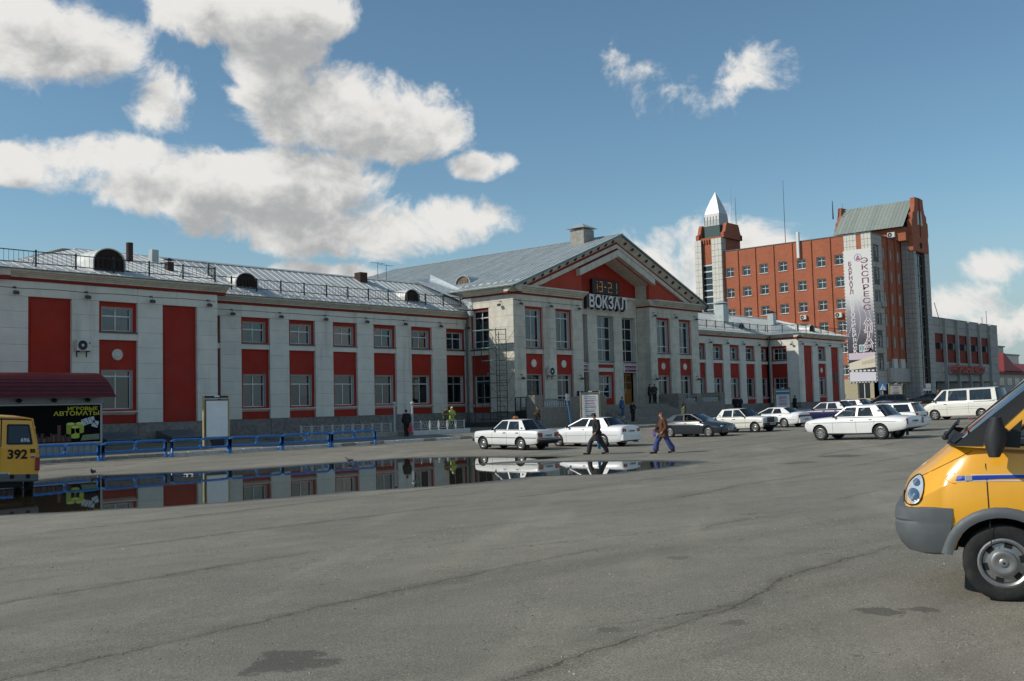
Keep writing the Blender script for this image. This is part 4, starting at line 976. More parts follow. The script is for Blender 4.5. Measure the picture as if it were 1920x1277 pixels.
for i, (m_, a, b) in enumerate(((mat('spire_panels', rgb(150,152,150), .45, metal=.5, var=.1), 0, 2), (M_SPIRE, 2, 5))):
    mb = MB(); cx, cy = 159.6, 89.9
    for k in range(a, b):
        (r0, z0), (r1, z1) = prof[k], prof[k+1]
        q0 = [(cx-r0, cy-r0*.95, z0), (cx+r0, cy-r0*.95, z0), (cx+r0, cy+r0*.95, z0), (cx-r0, cy+r0*.95, z0)]; q1 = [(cx-r1, cy-r1*.95, z1), (cx+r1, cy-r1*.95, z1), (cx+r1, cy+r1*.95, z1), (cx-r1, cy+r1*.95, z1)]
        mb.add(q0+q1, [(0,1,5,4),(1,2,6,5),(2,3,7,6),(3,0,4,7)])
    opart('spire', mb, m_)
sm = MB()
for k in range(6): sm.box(157.96, 88.4+k*.58, 32.7, 158.03, 88.43+k*.58, 34.4)
opart('spire_seam', sm, M_JOINT)
def mast(x, y, z0, z1, r_=.06): return opart('mast', MB().tube((x, y, z0), (x, y, z1), r_, 6, r_*.4), M_BLACK)
mast(163.3, 88.0, 33, 38.2); mast(165, 79.6, 27.4, 40.1, .07); mast(170.0, 73.0, 33, 36.2, .14); mast(170.6, 71.5, 33, 35.6, .05); mast(163.6, 89, 33, 40.5, .02)
opart('flue_pipe', MB().cbox(156.5, 73.2, 25.0, 156.95, 73.65, 29.3, .03), M_FRAME)
# banner
ban = thing('advertising_banner', 'tall printed railway banner with vertical lettering hung on the tiled corner of the brick block', 'banner', (156.7, 63.7, 4.5), w=True)
def banner_mat():
    m = bpy.data.materials.new('banner_print'); m.use_nodes = True; N = NT(m.node_tree); b = N.n['Principled BSDF']
    geo = N.node('ShaderNodeNewGeometry'); sx = N.node('ShaderNodeSeparateXYZ'); N.l.new(geo.outputs['Position'], sx.inputs[0]); z = sx.outputs[2]
    n = N.noise(geo.outputs['Position'], .9, 4, .6); zz = N.m('ADD', z, N.m('MULTIPLY', N.m('SUBTRACT', n, .5), 1.6))
    c = N.mix(N.ss(zz, 18.8, 14.5), rgb(214,212,208), rgb(136,132,142)); c = N.mix(N.ss(zz, 15, 10.5), c, rgb(62,58,68))
    N.l.new(c, b.inputs['Base Color']); b.inputs['Roughness'].default_value = .6; return m
frN = Fr('left', 156.88, 65.95)                   # u = 65.95 - Y
def bpart(name, mb, m): return obj(name, mb.mesh(name, m), ban, frN.P(0, 0, 0), frN.rot)
bpart('sheet', MB().box(0, 0, 4.5, 4.4, .03, 25.3), banner_mat())
MP = mat('print_plum', rgb(112,52,78), .6); MW = mat('print_white', rgb(216,214,212), .6); MPK = mat('print_pink', rgb(196,180,188), .6); MBK = mat('print_night', rgb(38,36,44), .6); MCR = mat('print_cream', rgb(206,196,176), .6); MSN = mat('print_snow', rgb(204,200,206), .6)
bpart('print_strip', MB().box(.1, -.004, 8.0, 4.3, 0, 9.05), MPK)
bpart('print_night', MB().box(.1, -.003, 7.2, 4.3, 0, 8.0).box(.1, -.003, 9.05, 4.3, 0, 9.5), MBK)
bpart('print_train', MB().prism([(.1, 6.4), (4.3, 6.75), (4.3, 8.6), (.1, 7.45)], 'y', -.008, -.004), MCR)
bpart('print_undercarriage', MB().prism([(.1, 6.1), (4.3, 5.95), (4.3, 6.75), (.1, 6.4)], 'y', -.008, -.004), MBK)
bpart('print_snow', MB().prism([(.1, 4.6), (4.3, 4.6), (4.3, 5.95), (.1, 6.1)], 'y', -.008, -.004), MSN)
wn = MB()
for k in range(9): wn.box(2.2+k*.23, -.012, 7.15+k*.03, 2.34+k*.23, -.008, 7.65+k*.05)
bpart('print_windows', wn, mat('print_tan', rgb(170,156,132), .6))
whl = MB()
for k in range(6): whl.box(.4+k*.65, -.012, 6.12, .8+k*.65, -.008, 6.36)
bpart('print_wheels', whl, MW)
tr = MB()
for pts in ([(1.2,18.2),(1.9,16.8),(2.25,14.5),(2.1,12.6),(1.5,10.8),(.9,9.4)], [(1.7,18.3),(2.7,16.6),(3.4,14.0),(3.3,12.0),(2.9,10.2),(2.4,8.6)], [(2.2,18.8),(3.2,17.0),(3.9,14.5),(4.0,12.0),(3.6,8.8)], [(.15,11.8),(.9,13.6)]):
    for (a, b), (c_, d_) in zip(pts, pts[1:]):
        L_ = math.hypot(c_-a, d_-b); nx, nz = -(d_-b)/L_*.025, (c_-a)/L_*.025
        tr.prism([(a-nx, b-nz), (c_-nx, d_-nz), (c_+nx, d_+nz), (a+nx, b+nz)], 'y', -.007, -.002)
bpart('print_track', tr, MW)
def vtext(s_, u, z0, dz, size, m, sx=1.0, off=0):
    for i, ch in enumerate(s_):
        if ch == ' ': continue
        mm = m[i] if isinstance(m, list) else m
        if ch == 'Э':
            o = obj('lettering', text_mesh('С', size, .002, mm, off, sx), ban, frN.P(u, -.016, z0), LEFT); o.scale = (-1, 1, 1)
            bpart('lettering', MB().box(u-.12*sx, -.017, z0-.035, u+.28*sx, -.012, z0+.035), mm); continue
        obj('lettering', text_mesh(ch, size, .002, mm, off, sx), ban, frN.P(u+.03*i*.5, -.016, z0-i*dz), LEFT)
vtext('БАРНАУЛ', .95, 23.1, .745, .88, MP, 1.05, .02); vtext('НОВОСИБИРСК', 1.05, 17.5, .82, .95, MW, 1.05, .02)
vtext('ЭКСПРЕСС', 3.3, 23.4, 1.055, 1.12, MP, 1.65, .01)
for i, ch in enumerate('АЛТАЯ'):
    z = 13.85-i*1.04
    obj('lettering', text_mesh(ch, 1.12, .002, MW, .07, 1.7), ban, frN.P(3.45, -.014, z), LEFT); obj('lettering', text_mesh(ch, 1.12, .002, MP, -.008, 1.7), ban, frN.P(3.45, -.02, z), LEFT)
mb = MB(); mb.lathe([(.62, -.01), (.62, -.005), (.50, -.005), (.50, -.01)], 24, (2.3, 0, 24.0), 'y'); bpart('roundel', mb, mat('print_blue_grey', rgb(140,150,176), .6))
bpart('roundel', MB().box(2.0, -.012, 23.6, 2.6, -.006, 23.95), mat('print_rose', rgb(190,70,90), .6)); bpart('roundel', MB().prism([(2.05, 24.0), (2.55, 24.0), (2.3, 24.4)], 'y', -.012, -.006), mat('print_blue', rgb(70,110,160), .6))
bpart('crest', MB().box(1.85, -.012, 9.2, 2.75, -.006, 10.3), MW); bpart('crest', MB().box(2.18, -.016, 9.25, 2.42, -.012, 10.25), mat('print_cyan', rgb(90,150,160), .6))
bpart('crest', MB().box(1.95, -.016, 9.4, 2.1, -.012, 10.1).box(2.5, -.016, 9.4, 2.65, -.012, 10.1), mat('print_dark_teal', rgb(50,80,84), .6))
lace = MB()
for k in range(40): lace.box(4.4, -.01, 4.6+k*.52, 4.5, .02, 4.85+k*.52); lace.box(-.1, -.01, 4.6+k*.52, 0, .02, 4.85+k*.52)
for k in range(9): lace.box(.05+k*.5, -.01, 4.38, .3+k*.5, .02, 4.5)
bpart('lacing', lace, MW)['kind'] = 'stuff'
# air conditioners: small white boxes with a round fan
def aircon(name_loc, fr, u, v, label, s=1.0, grp='outdoor air conditioners'):
    t = thing('air_conditioner', label, 'air conditioner', fr.P(u, 0, v), fr.rot[2], grp)
    w, h, d = .8*s, .56*s, .3*s
    obj('casing', MB().cbox(-w/2, -d-.08, -h/2, w/2, -.08, h/2, .02).mesh('casing', mat('aircon_white', rgb(206,204,196), .5, var=.06)), t)
    mb = MB(); mb.lathe([(.0, 0), (.21*s, 0), (.23*s, -.012), (.25*s, 0)], 18, (-w*.14, -d-.085, 0), 'y'); f = obj('fan_grille', mb.mesh('fan_grille', mat('fan_dark', rgb(38,40,40), .6), True), t)
    obj('fan_hub', MB().lathe([(0, -.02), (.07*s, -.015), (.08*s, 0)], 10, (-w*.14, -d-.09, 0), 'y').mesh('fan_hub', mat('aircon_white', (0,0,0))), f)
    obj('bracket', MB().box(-w*.35, -d-.05, -h/2-.05, -w*.3, 0, -h/2).box(w*.3, -d-.05, -h/2-.05, w*.35, 0, -h/2).box(-w*.35, -.04, -h/2-.3, -w*.3, 0, -h/2).box(w*.3, -.04, -h/2-.3, w*.35, 0, -h/2).mesh('bracket', M_BLACK), t)
    return t
a_ = aircon(0, frP, 25.4, 5.78, 'white air conditioner beside the tall blind red panel of the station pavilion', 1.0, None)
obj('brand_mark', MB().lathe([(0, -.004), (.045, -.004), (.045, 0)], 12, (.25, -.385, .12), 'y').mesh('brand_mark', mat('mark_red', rgb(170,40,40), .5)), a_)
aircon(0, frH, 62.3, 4.72, 'white air conditioner on the stone pier between two medallion panels', 1.15, None)
aircon(0, frO, 92.6-73.05, 15.3, 'white air conditioner under a third row window, near a hanging cable on the brick block', 1.25, None)
aircon(0, frO, 92.6-71.7, 13.4, 'white air conditioner on the brick block above the station pavilion dormer', 1.25, None)
aircon(0, frO, 92.6-67.1, 15.2, 'white air conditioner on the brick block next to the banner edge', 1.4, None)
aircon(0, Fr('front', 61.5), 160.6, 16.6, 'white air conditioner on the grey tiled corner beside the banner', 1.1, None)
aircon(0, Fr('left', 168.2, 61.5), -.8, 28.6, 'white air conditioner on the brick attic under the steep roof', 1.5, None)
# ---- low concrete hall
low = thing('booking_hall', 'low grey concrete building with red panels and vertical fins beside the brick block', 'building', (195, 59.6, 1.8), w=True)
frQ = Fr('front', 59.6)
FX = [182.4, 188.85, 195.15, 201.5, 207.7]
ed = [177.2]+FX+[213.7]
M_CONC = mat('grey_concrete_slab', rgb(166,163,156), .85, var=.12, nscale=1.5, bump=.2, bscale=12, objvar=.05, stain=rgb(120,116,110), sscale=.4, samt=.6, streak=True)
for i in range(6):
    a, b = ed[i], ed[i+1]
    for (z0, z1) in ((4.45, 6.0), (6.0, 7.75), (12.65, 14.0), (14.0, 15.3)) if i < 5 else ((4.45, 6.0), (6.0, 7.75), (7.75, 9.3), (9.3, 11.0), (11.0, 12.65), (12.65, 14.0), (14.0, 15.3)):
        block(frQ, a, b, z0, z1, M_CONC, .4, .02, 'concrete_slab', 0, low)
    if i < 5:
        aa = a+(.9 if i == 0 else .35); bb = b-.35
        if i == 0: block(frQ, a, aa, 7.75, 12.65, M_CONC, .4, .02, 'concrete_slab', 0, low)
        obj('red_panel', MB().box(aa, .2, 7.75, bb, .5, 10.0).box(aa, .2, 11.2, bb, .5, 12.65).mesh('red_panel', mat('panel_red', rgb(128,48,36), .85, var=.12, nscale=2)), low, frQ.P(0, 0, 0), frQ.rot)
        window(frQ, aa, bb, 10.0, 11.2, (.98,), (5, 1), None, w=.45, par=low, frame=M_BLACK, dark=True)
    if i < 6: obj('ground_floor_glazing', MB().box(a+.3, 1.6, 1.2, b-.3, 1.65, 4.4).mesh('ground_floor_glazing', mat('shop_dark', (.02, .02, .02), .35)), low, frQ.P(0, 0, 0), frQ.rot)
for x in FX:
    obj('fin', MB().cbox(x-.28, -.45, 1.5, x+.28, .1, 15.1, .03).mesh('fin', M_CONC), low, frQ.P(0, 0, 0), frQ.rot); obj('fin_cap', MB().cbox(x-.35, -.6, 15.1, x+.35, .1, 15.3, .02).mesh('fin_cap', M_TILE), low, frQ.P(0, 0, 0), frQ.rot)
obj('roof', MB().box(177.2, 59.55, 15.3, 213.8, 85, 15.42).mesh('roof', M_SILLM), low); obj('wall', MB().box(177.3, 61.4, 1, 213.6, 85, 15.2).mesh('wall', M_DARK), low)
obj('wall', MB().box(213.0, 60.0, 4.45, 213.7, 85, 15.3).box(177.2, 60.0, 1.0, 178.0, 61.5, 4.45).mesh('wall', M_CONC), low)
obj('plinth', MB().box(177.2, 59.9, 1.0, 213.7, 60.5, 1.9).mesh('plinth', M_CONC), low); obj('mast', MB().tube((185, 61, 15.3), (182.8, 61, 18.2), .06, 6).mesh('mast', M_BLACK), low)
rs = thing('ticket_office_sign', 'red lettered signboard between the concrete fins of the low hall', 'sign', (192.5, 58.9, 5.9), w=True)
MB().box(183.9, 58.98, 5.75, 201.0, 59.05, 7.25).build('sign_board', mat('sign_maroon', rgb(88,34,34), .6, var=.2), rs)
obj('lettering', text_mesh('ПРИГОРОДНЫЕ КАССЫ', 1.5, .05, mat('sign_letter_red', rgb(190,64,50), .5), .03, 1.12), rs, (192.5, 58.92, 6.5), FRONT)
for x in (183.0, 202.0): MB().box(x-.55, 58.95, 5.8, x+.55, 59.05, 7.3).build('emblem', mat('emblem_pale', rgb(150,160,172), .6), rs); MB().box(x-.2, 58.9, 6.0, x+.2, 58.95, 7.1).build('emblem_stripe', mat('emblem_dark', rgb(60,70,90), .6), rs)
# ---- far houses on the right
fh = thing('white_flat_roofed_house', 'pale panel-built house with flat roof and aerials beyond the red roofed shed', 'house', (285, 82, 1.8), w=True)
M_PW = mat('panel_white', rgb(206,204,194), .85, var=.1, objvar=.05); M_PC = mat('panel_cream', rgb(196,192,172), .85, var=.1)
for k in range(5): MB().cbox(292+k*4.2, 82, 1.5, 296.17+k*4.2, 83, 12.6, .04).build('wall_panel', M_PW, fh)
MB().box(292, 83, 1.5, 313, 95, 12.5).build('wall', M_PW, fh); MB().box(291.6, 81.8, 12.6, 313.3, 95, 13.0).build('roof', M_SILLM, fh)
MB().cbox(294, 84, 13, 306, 90, 15.0, .05).build('roof_cabin', M_PC, fh); MB().box(293.6, 83.6, 15.0, 306.4, 90.4, 15.3).build('roof', M_SILLM, fh)
MB().cbox(300, 86, 15.3, 302.2, 88, 17.6, .05).build('chimney', M_PC, fh); MB().cbox(296.6, 86, 15.3, 297.8, 87, 17.2, .03).build('chimney', mat('dark_blue_box', rgb(40,44,66), .7), fh)
for x, h in ((295, 23), (301.4, 21.5), (299, 25)): MB().tube((x, 86, 15.0), (x, 86, h), .07, 5).build('aerial', M_BLACK, fh)
rh = thing('red_roofed_shed', 'long low building with bright red metal roof beside the concrete hall', 'building', (262, 68, 1.8), w=True)
MB().box(216, 68, 1.2, 330, 78, 6.9).build('wall', mat('shed_wall', rgb(176,168,156), .9, var=.1), rh)
M_RR = mat('red_roof', rgb(142,50,50), .6, var=.15)
roof((216, 67.4, 6.9), (1,0,0), (0, 5.6, 2.6), [(0,0),(114,0),(114,6.17),(0,6.17)], 6.0, M_RR, par=rh)
MB().prism([(246, 7.2), (262, 7.2), (254, 8.6), (247, 11.2), (246, 11.2)], 'y', 67.6, 74).build('gable_roof', M_RR, rh); MB().box(216, 67.3, 6.5, 330, 67.6, 6.9).build('eave_board', mat('eave_maroon', rgb(96,30,30), .7), rh)
for k in range(18): MB().box(219+k*6, 67.94, 4.0, 222.6+k*6, 68.0, 5.6).build('window', M_GDARK, rh)
MB().box(216, 66.5, 1.2, 330, 66.7, 3.6).build('fence_panel', mat('fence_pale', rgb(150,156,164), .7, var=.1), rh)
# ================================================================ terrace, steps and street furniture
M_GRAN = mat('terrace_granite', rgb(136,130,120), .85, var=.16, nscale=4, bump=.3, bscale=24, objvar=.06, stain=rgb(92,88,82), sscale=.8, samt=.5)
M_BAL = mat('baluster_limewash', rgb(196,206,206), .8, var=.08)
ter = thing('entrance_terrace', 'raised granite terrace with baluster parapets and broad steps before the station doors', 'terrace', (71.6, 48.2, .5), w=True)
def tblock(x0, x1, y0, y1, z0, z1, name='parapet_block', m=None): return MB().cbox(x0, y0, z0, x1, y1, z1, .02).build(name, m or M_GRAN, ter)
balm = MB(); balm.lathe([(.05, 0), (.05, .04), (.035, .06), (.065, .16), (.07, .22), (.04, .34), (.03, .40), (.05, .44), (.05, .48)], 10); balm.box(-.06, -.06, -.03, .06, .06, 0); balm = balm.mesh('baluster', M_BAL, True)
def balus(x0, x1, zt):
    tblock(x0, x1, 48.22, 48.6, .1, zt-.62); tblock(x0, x1, 48.17, 48.62, zt-.1, zt, 'coping')
    n = int((x1-x0)/.26)
    for k in range(n): obj('baluster', balm, ter, (x0+.15+(x1-x0-.3)*k/(n-1), 48.4, zt-.59))
tblock(58.05, 59.0, 48.2, 49.05, .1, 2.87); balus(59.0, 62.2, 2.58); tblock(62.2, 63.7, 48.2, 48.7, .1, 2.72); balus(63.7, 65.4, 2.6); tblock(65.4, 67.0, 48.2, 50.2, .1, 2.75)
tblock(77.77, 79.0, 48.2, 50.15, .1, 2.86); balus(79.0, 80.9, 2.66); tblock(80.9, 81.8, 48.2, 48.7, .1, 2.82); balus(81.8, 85.0, 2.72); tblock(85.0, 85.95, 48.2, 50.15, .1, 2.9)
for x0, x1 in ((59.0, 66.9), (77.8, 85.0)): MB().box(x0, 48.6, .1, x1, 50.3, 2.02).build('terrace_floor', M_GRAN, ter)
MB().box(67.0, 49.35, .1, 77.77, 51.9, 2.03).build('landing', M_GRAN, ter)
zs0 = .46
for k in range(9):
    z = zs0+(2.03-zs0)*(k+1)/9.5
    for j in range(3): tblock(67.0+3.59*j+.004, 67.0+3.59*(j+1)-.004, 46.25+k*.345, 49.4, z-.172, z, 'step')
MB().tube((74.2, 46.6, .5), (73.9, 48.0, 2.2), .025, 6).build('handrail', M_PIPE, ter)
# iron gate in the side passage
gt = thing('iron_gate', 'black iron gate with pale ornamental grille beside the station hall corner', 'gate', (58.1, 49.6, .5), w=True)
MB().box(58.06, 49.08, .35, 58.12, 50.16, 1.75).build('lower_panel', M_BLACK, gt)
mb = MB()
for y in (49.08, 49.6, 50.13): mb.box(58.05, y-.025, .35, 58.13, y+.025, 2.76)
mb.box(58.06, 49.08, 2.70, 58.12, 50.16, 2.76); mb.build('gate_frame', M_BLACK, gt)
mb = MB()
for yc in (49.34, 49.87):
    for zc in (1.95, 2.22, 2.5):
        for s_ in (-.12, .12): mb.path([(58.09, yc+s_+.09*math.cos(a), zc+.1*math.sin(a)) for a in [i*math.pi/5 for i in range(10)]], .014, 5, True)
mb.build('grille_scroll', mat('grille_pale', rgb(176,178,176), .6), gt)['kind'] = 'stuff'
# scaffold against the hall's side wall
M_SCAF = mat('scaffold_green', rgb(38,66,62), .6, metal=.3, var=.2); M_PLANK = mat('scaffold_plank', rgb(120,150,146), .8, var=.2)
sc_ = thing('scaffold_tower', 'thin green scaffold tower with ladder rungs against the sunlit side wall of the hall', 'scaffold', (57.0, 51.2, .6), w=True)
for x, y, zt in ((57.0, 50.95, 7.95), (57.0, 49.95, 7.85), (56.2, 50.95, 7.6), (56.2, 49.95, 7.6), (57.5, 52.9, 8.0), (56.7, 52.9, 6.6)): MB().tube((x, y, .5), (x, y, zt), .03, 6).build('upright', M_SCAF, sc_)
for k in range(19): MB().tube((57.0, 50.95, 1.0+k*.38), (57.0, 49.95, 1.0+k*.38-.03), .018, 5).build('rung', M_SCAF, sc_)
for z, y0, y1 in ((7.85, 53.0, 49.95), (6.75, 53.0, 49.1), (5.55, 53.0, 49.1), (4.55, 53.0, 49.2), (3.9, 53.0, 49.9), (2.8, 53.2, 49.9), (1.7, 53.2, 49.7), (1.2, 53.0, 49.7)): MB().tube((57.05, y0, z), (57.02, y1, z-.05), .024, 5).build('ledger', M_SCAF, sc_)
for z in (1.6, 3.1, 4.6, 6.1): MB().tube((57.03, 50.95, z), (57.03, 52.9, z+1.4), .016, 4).build('brace', M_SCAF, sc_); MB().tube((57.03, 49.95, z+.7), (57.03, 49.1, z+1.6), .014, 4).build('brace', M_SCAF, sc_); MB().tube((57.03, 49.95, z), (57.03, 50.95, z+1.4), .014, 4).build('brace', M_SCAF, sc_)
for z, y0, y1 in ((7.8, 51.1, 52.9), (6.45, 51.0, 52.9), (5.5, 50.6, 51.9), (4.5, 50.6, 51.4)): MB().cbox(56.4, y0, z, 57.1, y1, z+.06, .01).build('plank', M_PLANK, sc_)
MB().box(56.0, 51.5, .55, 57.6, 53.6, .95).build('base_box', mat('tarred_box', rgb(58,62,60), .8), sc_)
# raised strip with low white fences and ball lamps
rp = MB(); rp.box(35.2, 46.55, .2, 49.4, 55.0, .68); rp.box(24.5, 49.3, .2, 35.2, 51.3, .62); rp.box(49.4, 48.6, .2, 58.1, 55.0, .62); struct(rp.build('raised_pavement', M_PAVE))
M_FEN = mat('fence_white', rgb(186,190,188), .6, var=.1)
for (x0, x1, n, label) in ((35.75, 42.5, 9, 'long low white ornamental fence before the station wing, in the pavilion shade'), (44.25, 48.95, 6, 'short low white ornamental fence on a whitewashed kerb where two people stand')):
    f = thing('low_fence', label, 'fence', ((x0+x1)/2, 46.72, .68), w=True); dx = (x1-x0)/n
    MB().cbox(x0-.1, 46.45, .30, x1+.3, 46.72, .74, .02).build('fence_kerb', M_KWHITE if x0 > 40 else M_KERB, f)
    for k in range(n+1): MB().box(x0+k*dx-.03, 46.69, .7, x0+k*dx+.03, 46.75, 1.33).build('post', M_FEN, f)
    for k in range(n):
        a, b = x0+k*dx+.08, x0+(k+1)*dx-.08; mb = MB()
        mb.box(a, 46.71, 1.24, b, 46.73, 1.27); mb.box(a, 46.71, .84, b, 46.73, .87); mb.box(a, 46.71, .84, a+.03, 46.73, 1.27); mb.box(b-.03, 46.71, .84, b, 46.73, 1.27)
        mb.box(a-.06, 46.71, 1.22, a, 46.73, 1.24); mb.box(b, 46.71, 1.22, b+.06, 46.73, 1.24); mb.box(a-.06, 46.71, .9, a, 46.73, .92); mb.box(b, 46.71, .9, b+.06, 46.73, .92)
        c_ = (a+b)/2
        for s_ in (-1, 1): mb.path([(c_+s_*(.06+.13*t), 46.72, 1.055+s_*.13*math.sin(t*6.2)) for t in [i/8 for i in range(9)]], .009, 4)
        mb.path([(c_+.07*math.cos(a_), 46.72, 1.055+.07*math.sin(a_)) for a_ in [i*math.pi/5 for i in range(10)]], .009, 4, True)
        o = mb.build('fence_panel', M_FEN, f); o['kind'] = 'stuff'
for x, lb in ((42.72, 'long'), (44.22, 'short')):
    t = thing('ball_lamp_post', 'white post with a ball lamp at the end of the %s low fence' % lb, 'lamp post', (x, 46.62, .42), 0, 'ball lamp posts')
    mb = MB(); mb.lathe([(.085, 0), (.085, .1), (.06, .12), (.055, 1.85), (.075, 1.86), (.075, 1.9)], 12); obj('post', mb.mesh('post', M_FEN, True), t)
    mb = MB(); mb.ball((0, 0, 2.02), .12, n=14, k=10); obj('globe', mb.mesh('globe', mat('globe_milky', rgb(196,192,180), .3), True), t)
    mb = MB(); mb.lathe([(0, 2.15), (.05, 2.14), (.10, 2.08), (.125, 2.03)], 12); obj('globe_cap', mb.mesh('globe_cap', mat('globe_cap', rgb(110,112,112), .5), True), t)
# blue tubular barriers along the kerb
M_BLUE = mat('barrier_blue', rgb(34,108,176), .32, var=.12, nscale=5, coat=.3, stain=rgb(26,70,112), sscale=4, samt=.4)
def rloop(x0, x1, z0, z1, r_=.15, n=5):
    pts = []
    for cx, cz, a0 in ((x1-r_, z1-r_, 0), (x0+r_, z1-r_, 90), (x0+r_, z0+r_, 180), (x1-r_, z0+r_, 270)):
        for k in range(n+1): a = R(a0+90*k/n); pts.append((cx+r_*math.cos(a), 0, cz+r_*math.sin(a)))
    return pts
pm = MB(); pm.tube((0, 0, -.1), (0, 0, .66), .068, 12); pm.ball((0, 0, .66), .068, n=12, k=6); pm.lathe([(.11, .0), (.11, .02), (.05, .03)], 12); pm = pm.mesh('post', M_BLUE, True)
lm = MB(); lm.path(rloop(0, 1.44, .34, .74), .056, 10, True); lm = lm.mesh('loop', M_BLUE, True)
for x, lb in ((15.55, 'partly hidden by the rear of the yellow minibus'), (18.6, 'standing in front of the gambling poster'), (21.72, 'standing before the kiosk end and a basement hatch'), (24.95, 'standing in front of the blank lightbox board'), (28.0, 'standing just past the blank lightbox board'), (31.0, 'joined to the last section of the row'), (34.1, 'at the open end of the row, towards the woman in black')):
    t = thing('blue_barrier', 'blue tubular barrier section '+lb, 'barrier', (x, 42.05, H(x, 42.05)), rnd.uniform(-.012, .012), 'blue barriers along the kerb')
    t.rotation_euler[1] = rnd.uniform(-.012, .012)
    for dx in (.06, 2.98): obj('post', pm, t, (dx, 0, 0))
    for dx in (.08, 1.52): obj('loop', lm, t, (dx, 0, 0))
# gaming kiosk on the left
ki = thing('slot_machine_kiosk', 'dark kiosk with maroon tiled awning and gambling poster beside the station pavilion', 'kiosk', (19.5, 47.5, .5), w=True)
M_KW = mat('kiosk_grey', rgb(150,154,156), .7, var=.1); M_AWN = mat('maroon_metal_tile', rgb(90,22,22), .4, var=.15, metal=.1)
MB().box(11, 46.82, .4, 24.22, 50.6, 3.1).build('wall', M_KW, ki)
for k in range(44): MB().box(11.05+k*.3, 46.78, .42, 11.2+k*.3, 46.83, .86).build('skirting_rib', M_KW, ki)
mb = MB(); n = 9; rowsv = []
for j in range(n):                                                    # stepped tile courses curling down
    t0, t1 = j/n, (j+1)/n
    f = lambda t: (47.3-1.35*t**.8, 4.2-.35*t-.8*t*t)
    (y0, z0), (y1, z1) = f(t0), f(t1)
    MB().add([(10.9, y0, z0), (24.15+.03*j, y0, z0), (24.18+.03*j, y1-.03, z1), (10.9, y1-.03, z1), (10.9, y1-.03, z1-.045), (24.18+.03*j, y1-.03, z1-.045), (10.9, y0, z0-.045), (24.15+.03*j, y0, z0-.045)], [(0,1,2,3),(3,2,5,4),(4,5,7,6),(1,7,5,2),(0,3,4,6)]).build('awning_course', M_AWN, ki)
MB().prism([(47.3, 4.18), (50.6, 3.6), (50.6, 3.1), (46.6, 3.05), (45.98, 3.05), (46.3, 3.5)], 'x', 11, 24.12).build('awning_side', M_AWN, ki)
MB().box(11, 46.72, 2.78, 24.2, 46.82, 3.08).build('fascia', M_KW, ki)
for k in range(8):
    x = 12.3+k*1.58
    o = MB().ball((x, 46.55, 2.9), .11, .2, .1, 10, 6).build('spot_lamp', M_BLACK, ki, smooth=True)
po = thing('gambling_poster', 'black poster with yellow АВТОМАТЫ lettering, chips and dice on the kiosk wall', 'poster', (21, 46.78, .9), w=True)
MB().box(11.4, 46.70, .88, 24.12, 46.77, .95).box(11.4, 46.70, 2.68, 24.12, 46.77, 2.75).box(24.05, 46.70, .95, 24.12, 46.77, 2.68).box(11.4, 46.70, .95, 11.47, 46.77, 2.68).build('frame', mat('poster_frame', rgb(176,178,178), .5), po)
MB().box(11.47, 46.73, .95, 24.05, 46.76, 2.68).build('sheet', mat('poster_black', rgb(12,12,15), .85, spec=.15), po)
MYL = mat('poster_yellow', rgb(206,196,40), .5)
obj('lettering', text_mesh('ИГРОВЫЕ', .21, .002, MYL, .004, 1.45), po, (23.2, 46.722, 2.50), FRONT); obj('lettering', text_mesh('АВТОМАТЫ', .27, .002, MYL, .004, 1.4), po, (22.92, 46.722, 2.28), FRONT)
for (x, z, h, m_) in ((22.62, 1.60, .42, rgb(150,166,44)), (23.05, 1.62, .4, rgb(164,178,56)), (22.84, 1.42, .46, rgb(176,190,60))):
    mm = mat('chip_%d' % int(x*100), m_, .5); mt = mat('chip_top', rgb(206,214,110), .5)
    mb = MB(); mb.prism([(x-.2, z+h/2)]+[(x-.2*math.cos(a), z-h/2-.06*math.sin(a)) for a in [i*math.pi/8 for i in range(9)]]+[(x+.2, z+h/2)], 'y', 46.715, 46.73); mb.build('chip_stack', mm, po)
    vs = [(x+.2*math.cos(a), z+h/2+.06*math.sin(a)) for a in [i*math.pi/8 for i in range(16)]]; MB().prism(vs, 'y', 46.708, 46.714).build('chip_stack', mt, po)
for x, z, r_ in ((23.3, 1.88, .3), (23.62, 1.96, .2), (23.8, 1.78, -.3)):
    c_, s_ = math.cos(r_), math.sin(r_); mb = MB(); mb.prism([(x+(a*c_-b*s_)*.15, z+(a*s_+b*c_)*.15) for a, b in ((-1,-1),(1,-1),(1,1),(-1,1))], 'y', 46.712, 46.73); mb.build('die', mat('die_white', rgb(190,200,206), .5), po)
    mb = MB()
    for a, b in ((-.5, .5), (.5, -.5), (0, 0)): mb.box(x+a*.15-.025, 46.705, z+b*.15-.025, x+a*.15+.025, 46.712, z+b*.15+.025)
    mb.build('die_pips', M_BLACK, po)
MB().prism([(23.1, 1.02), (24.0, 1.05), (24.0, 1.32), (23.2, 1.28)], 'y', 46.716, 46.73).build('banknote', mat('banknote', rgb(120,132,104), .6, var=.25, nscale=14), po)
r2 = random.Random(3); 
for k in range(46):
    x = 17.6+k*.11; h = r2.uniform(.05, .35)+(.5 if k in (28, 29) else 0)+(.35 if k == 40 else 0)
    MB().box(x, 46.715-.0005*(k % 3), 1.0, x+r2.uniform(.09, .16), 46.73, 1.1+h).build('skyline_block', mat('skyline_%d' % (k % 4), [rgb(96,44,32), rgb(60,40,36), rgb(130,70,44), rgb(44,36,44)][k % 4], .5), po)
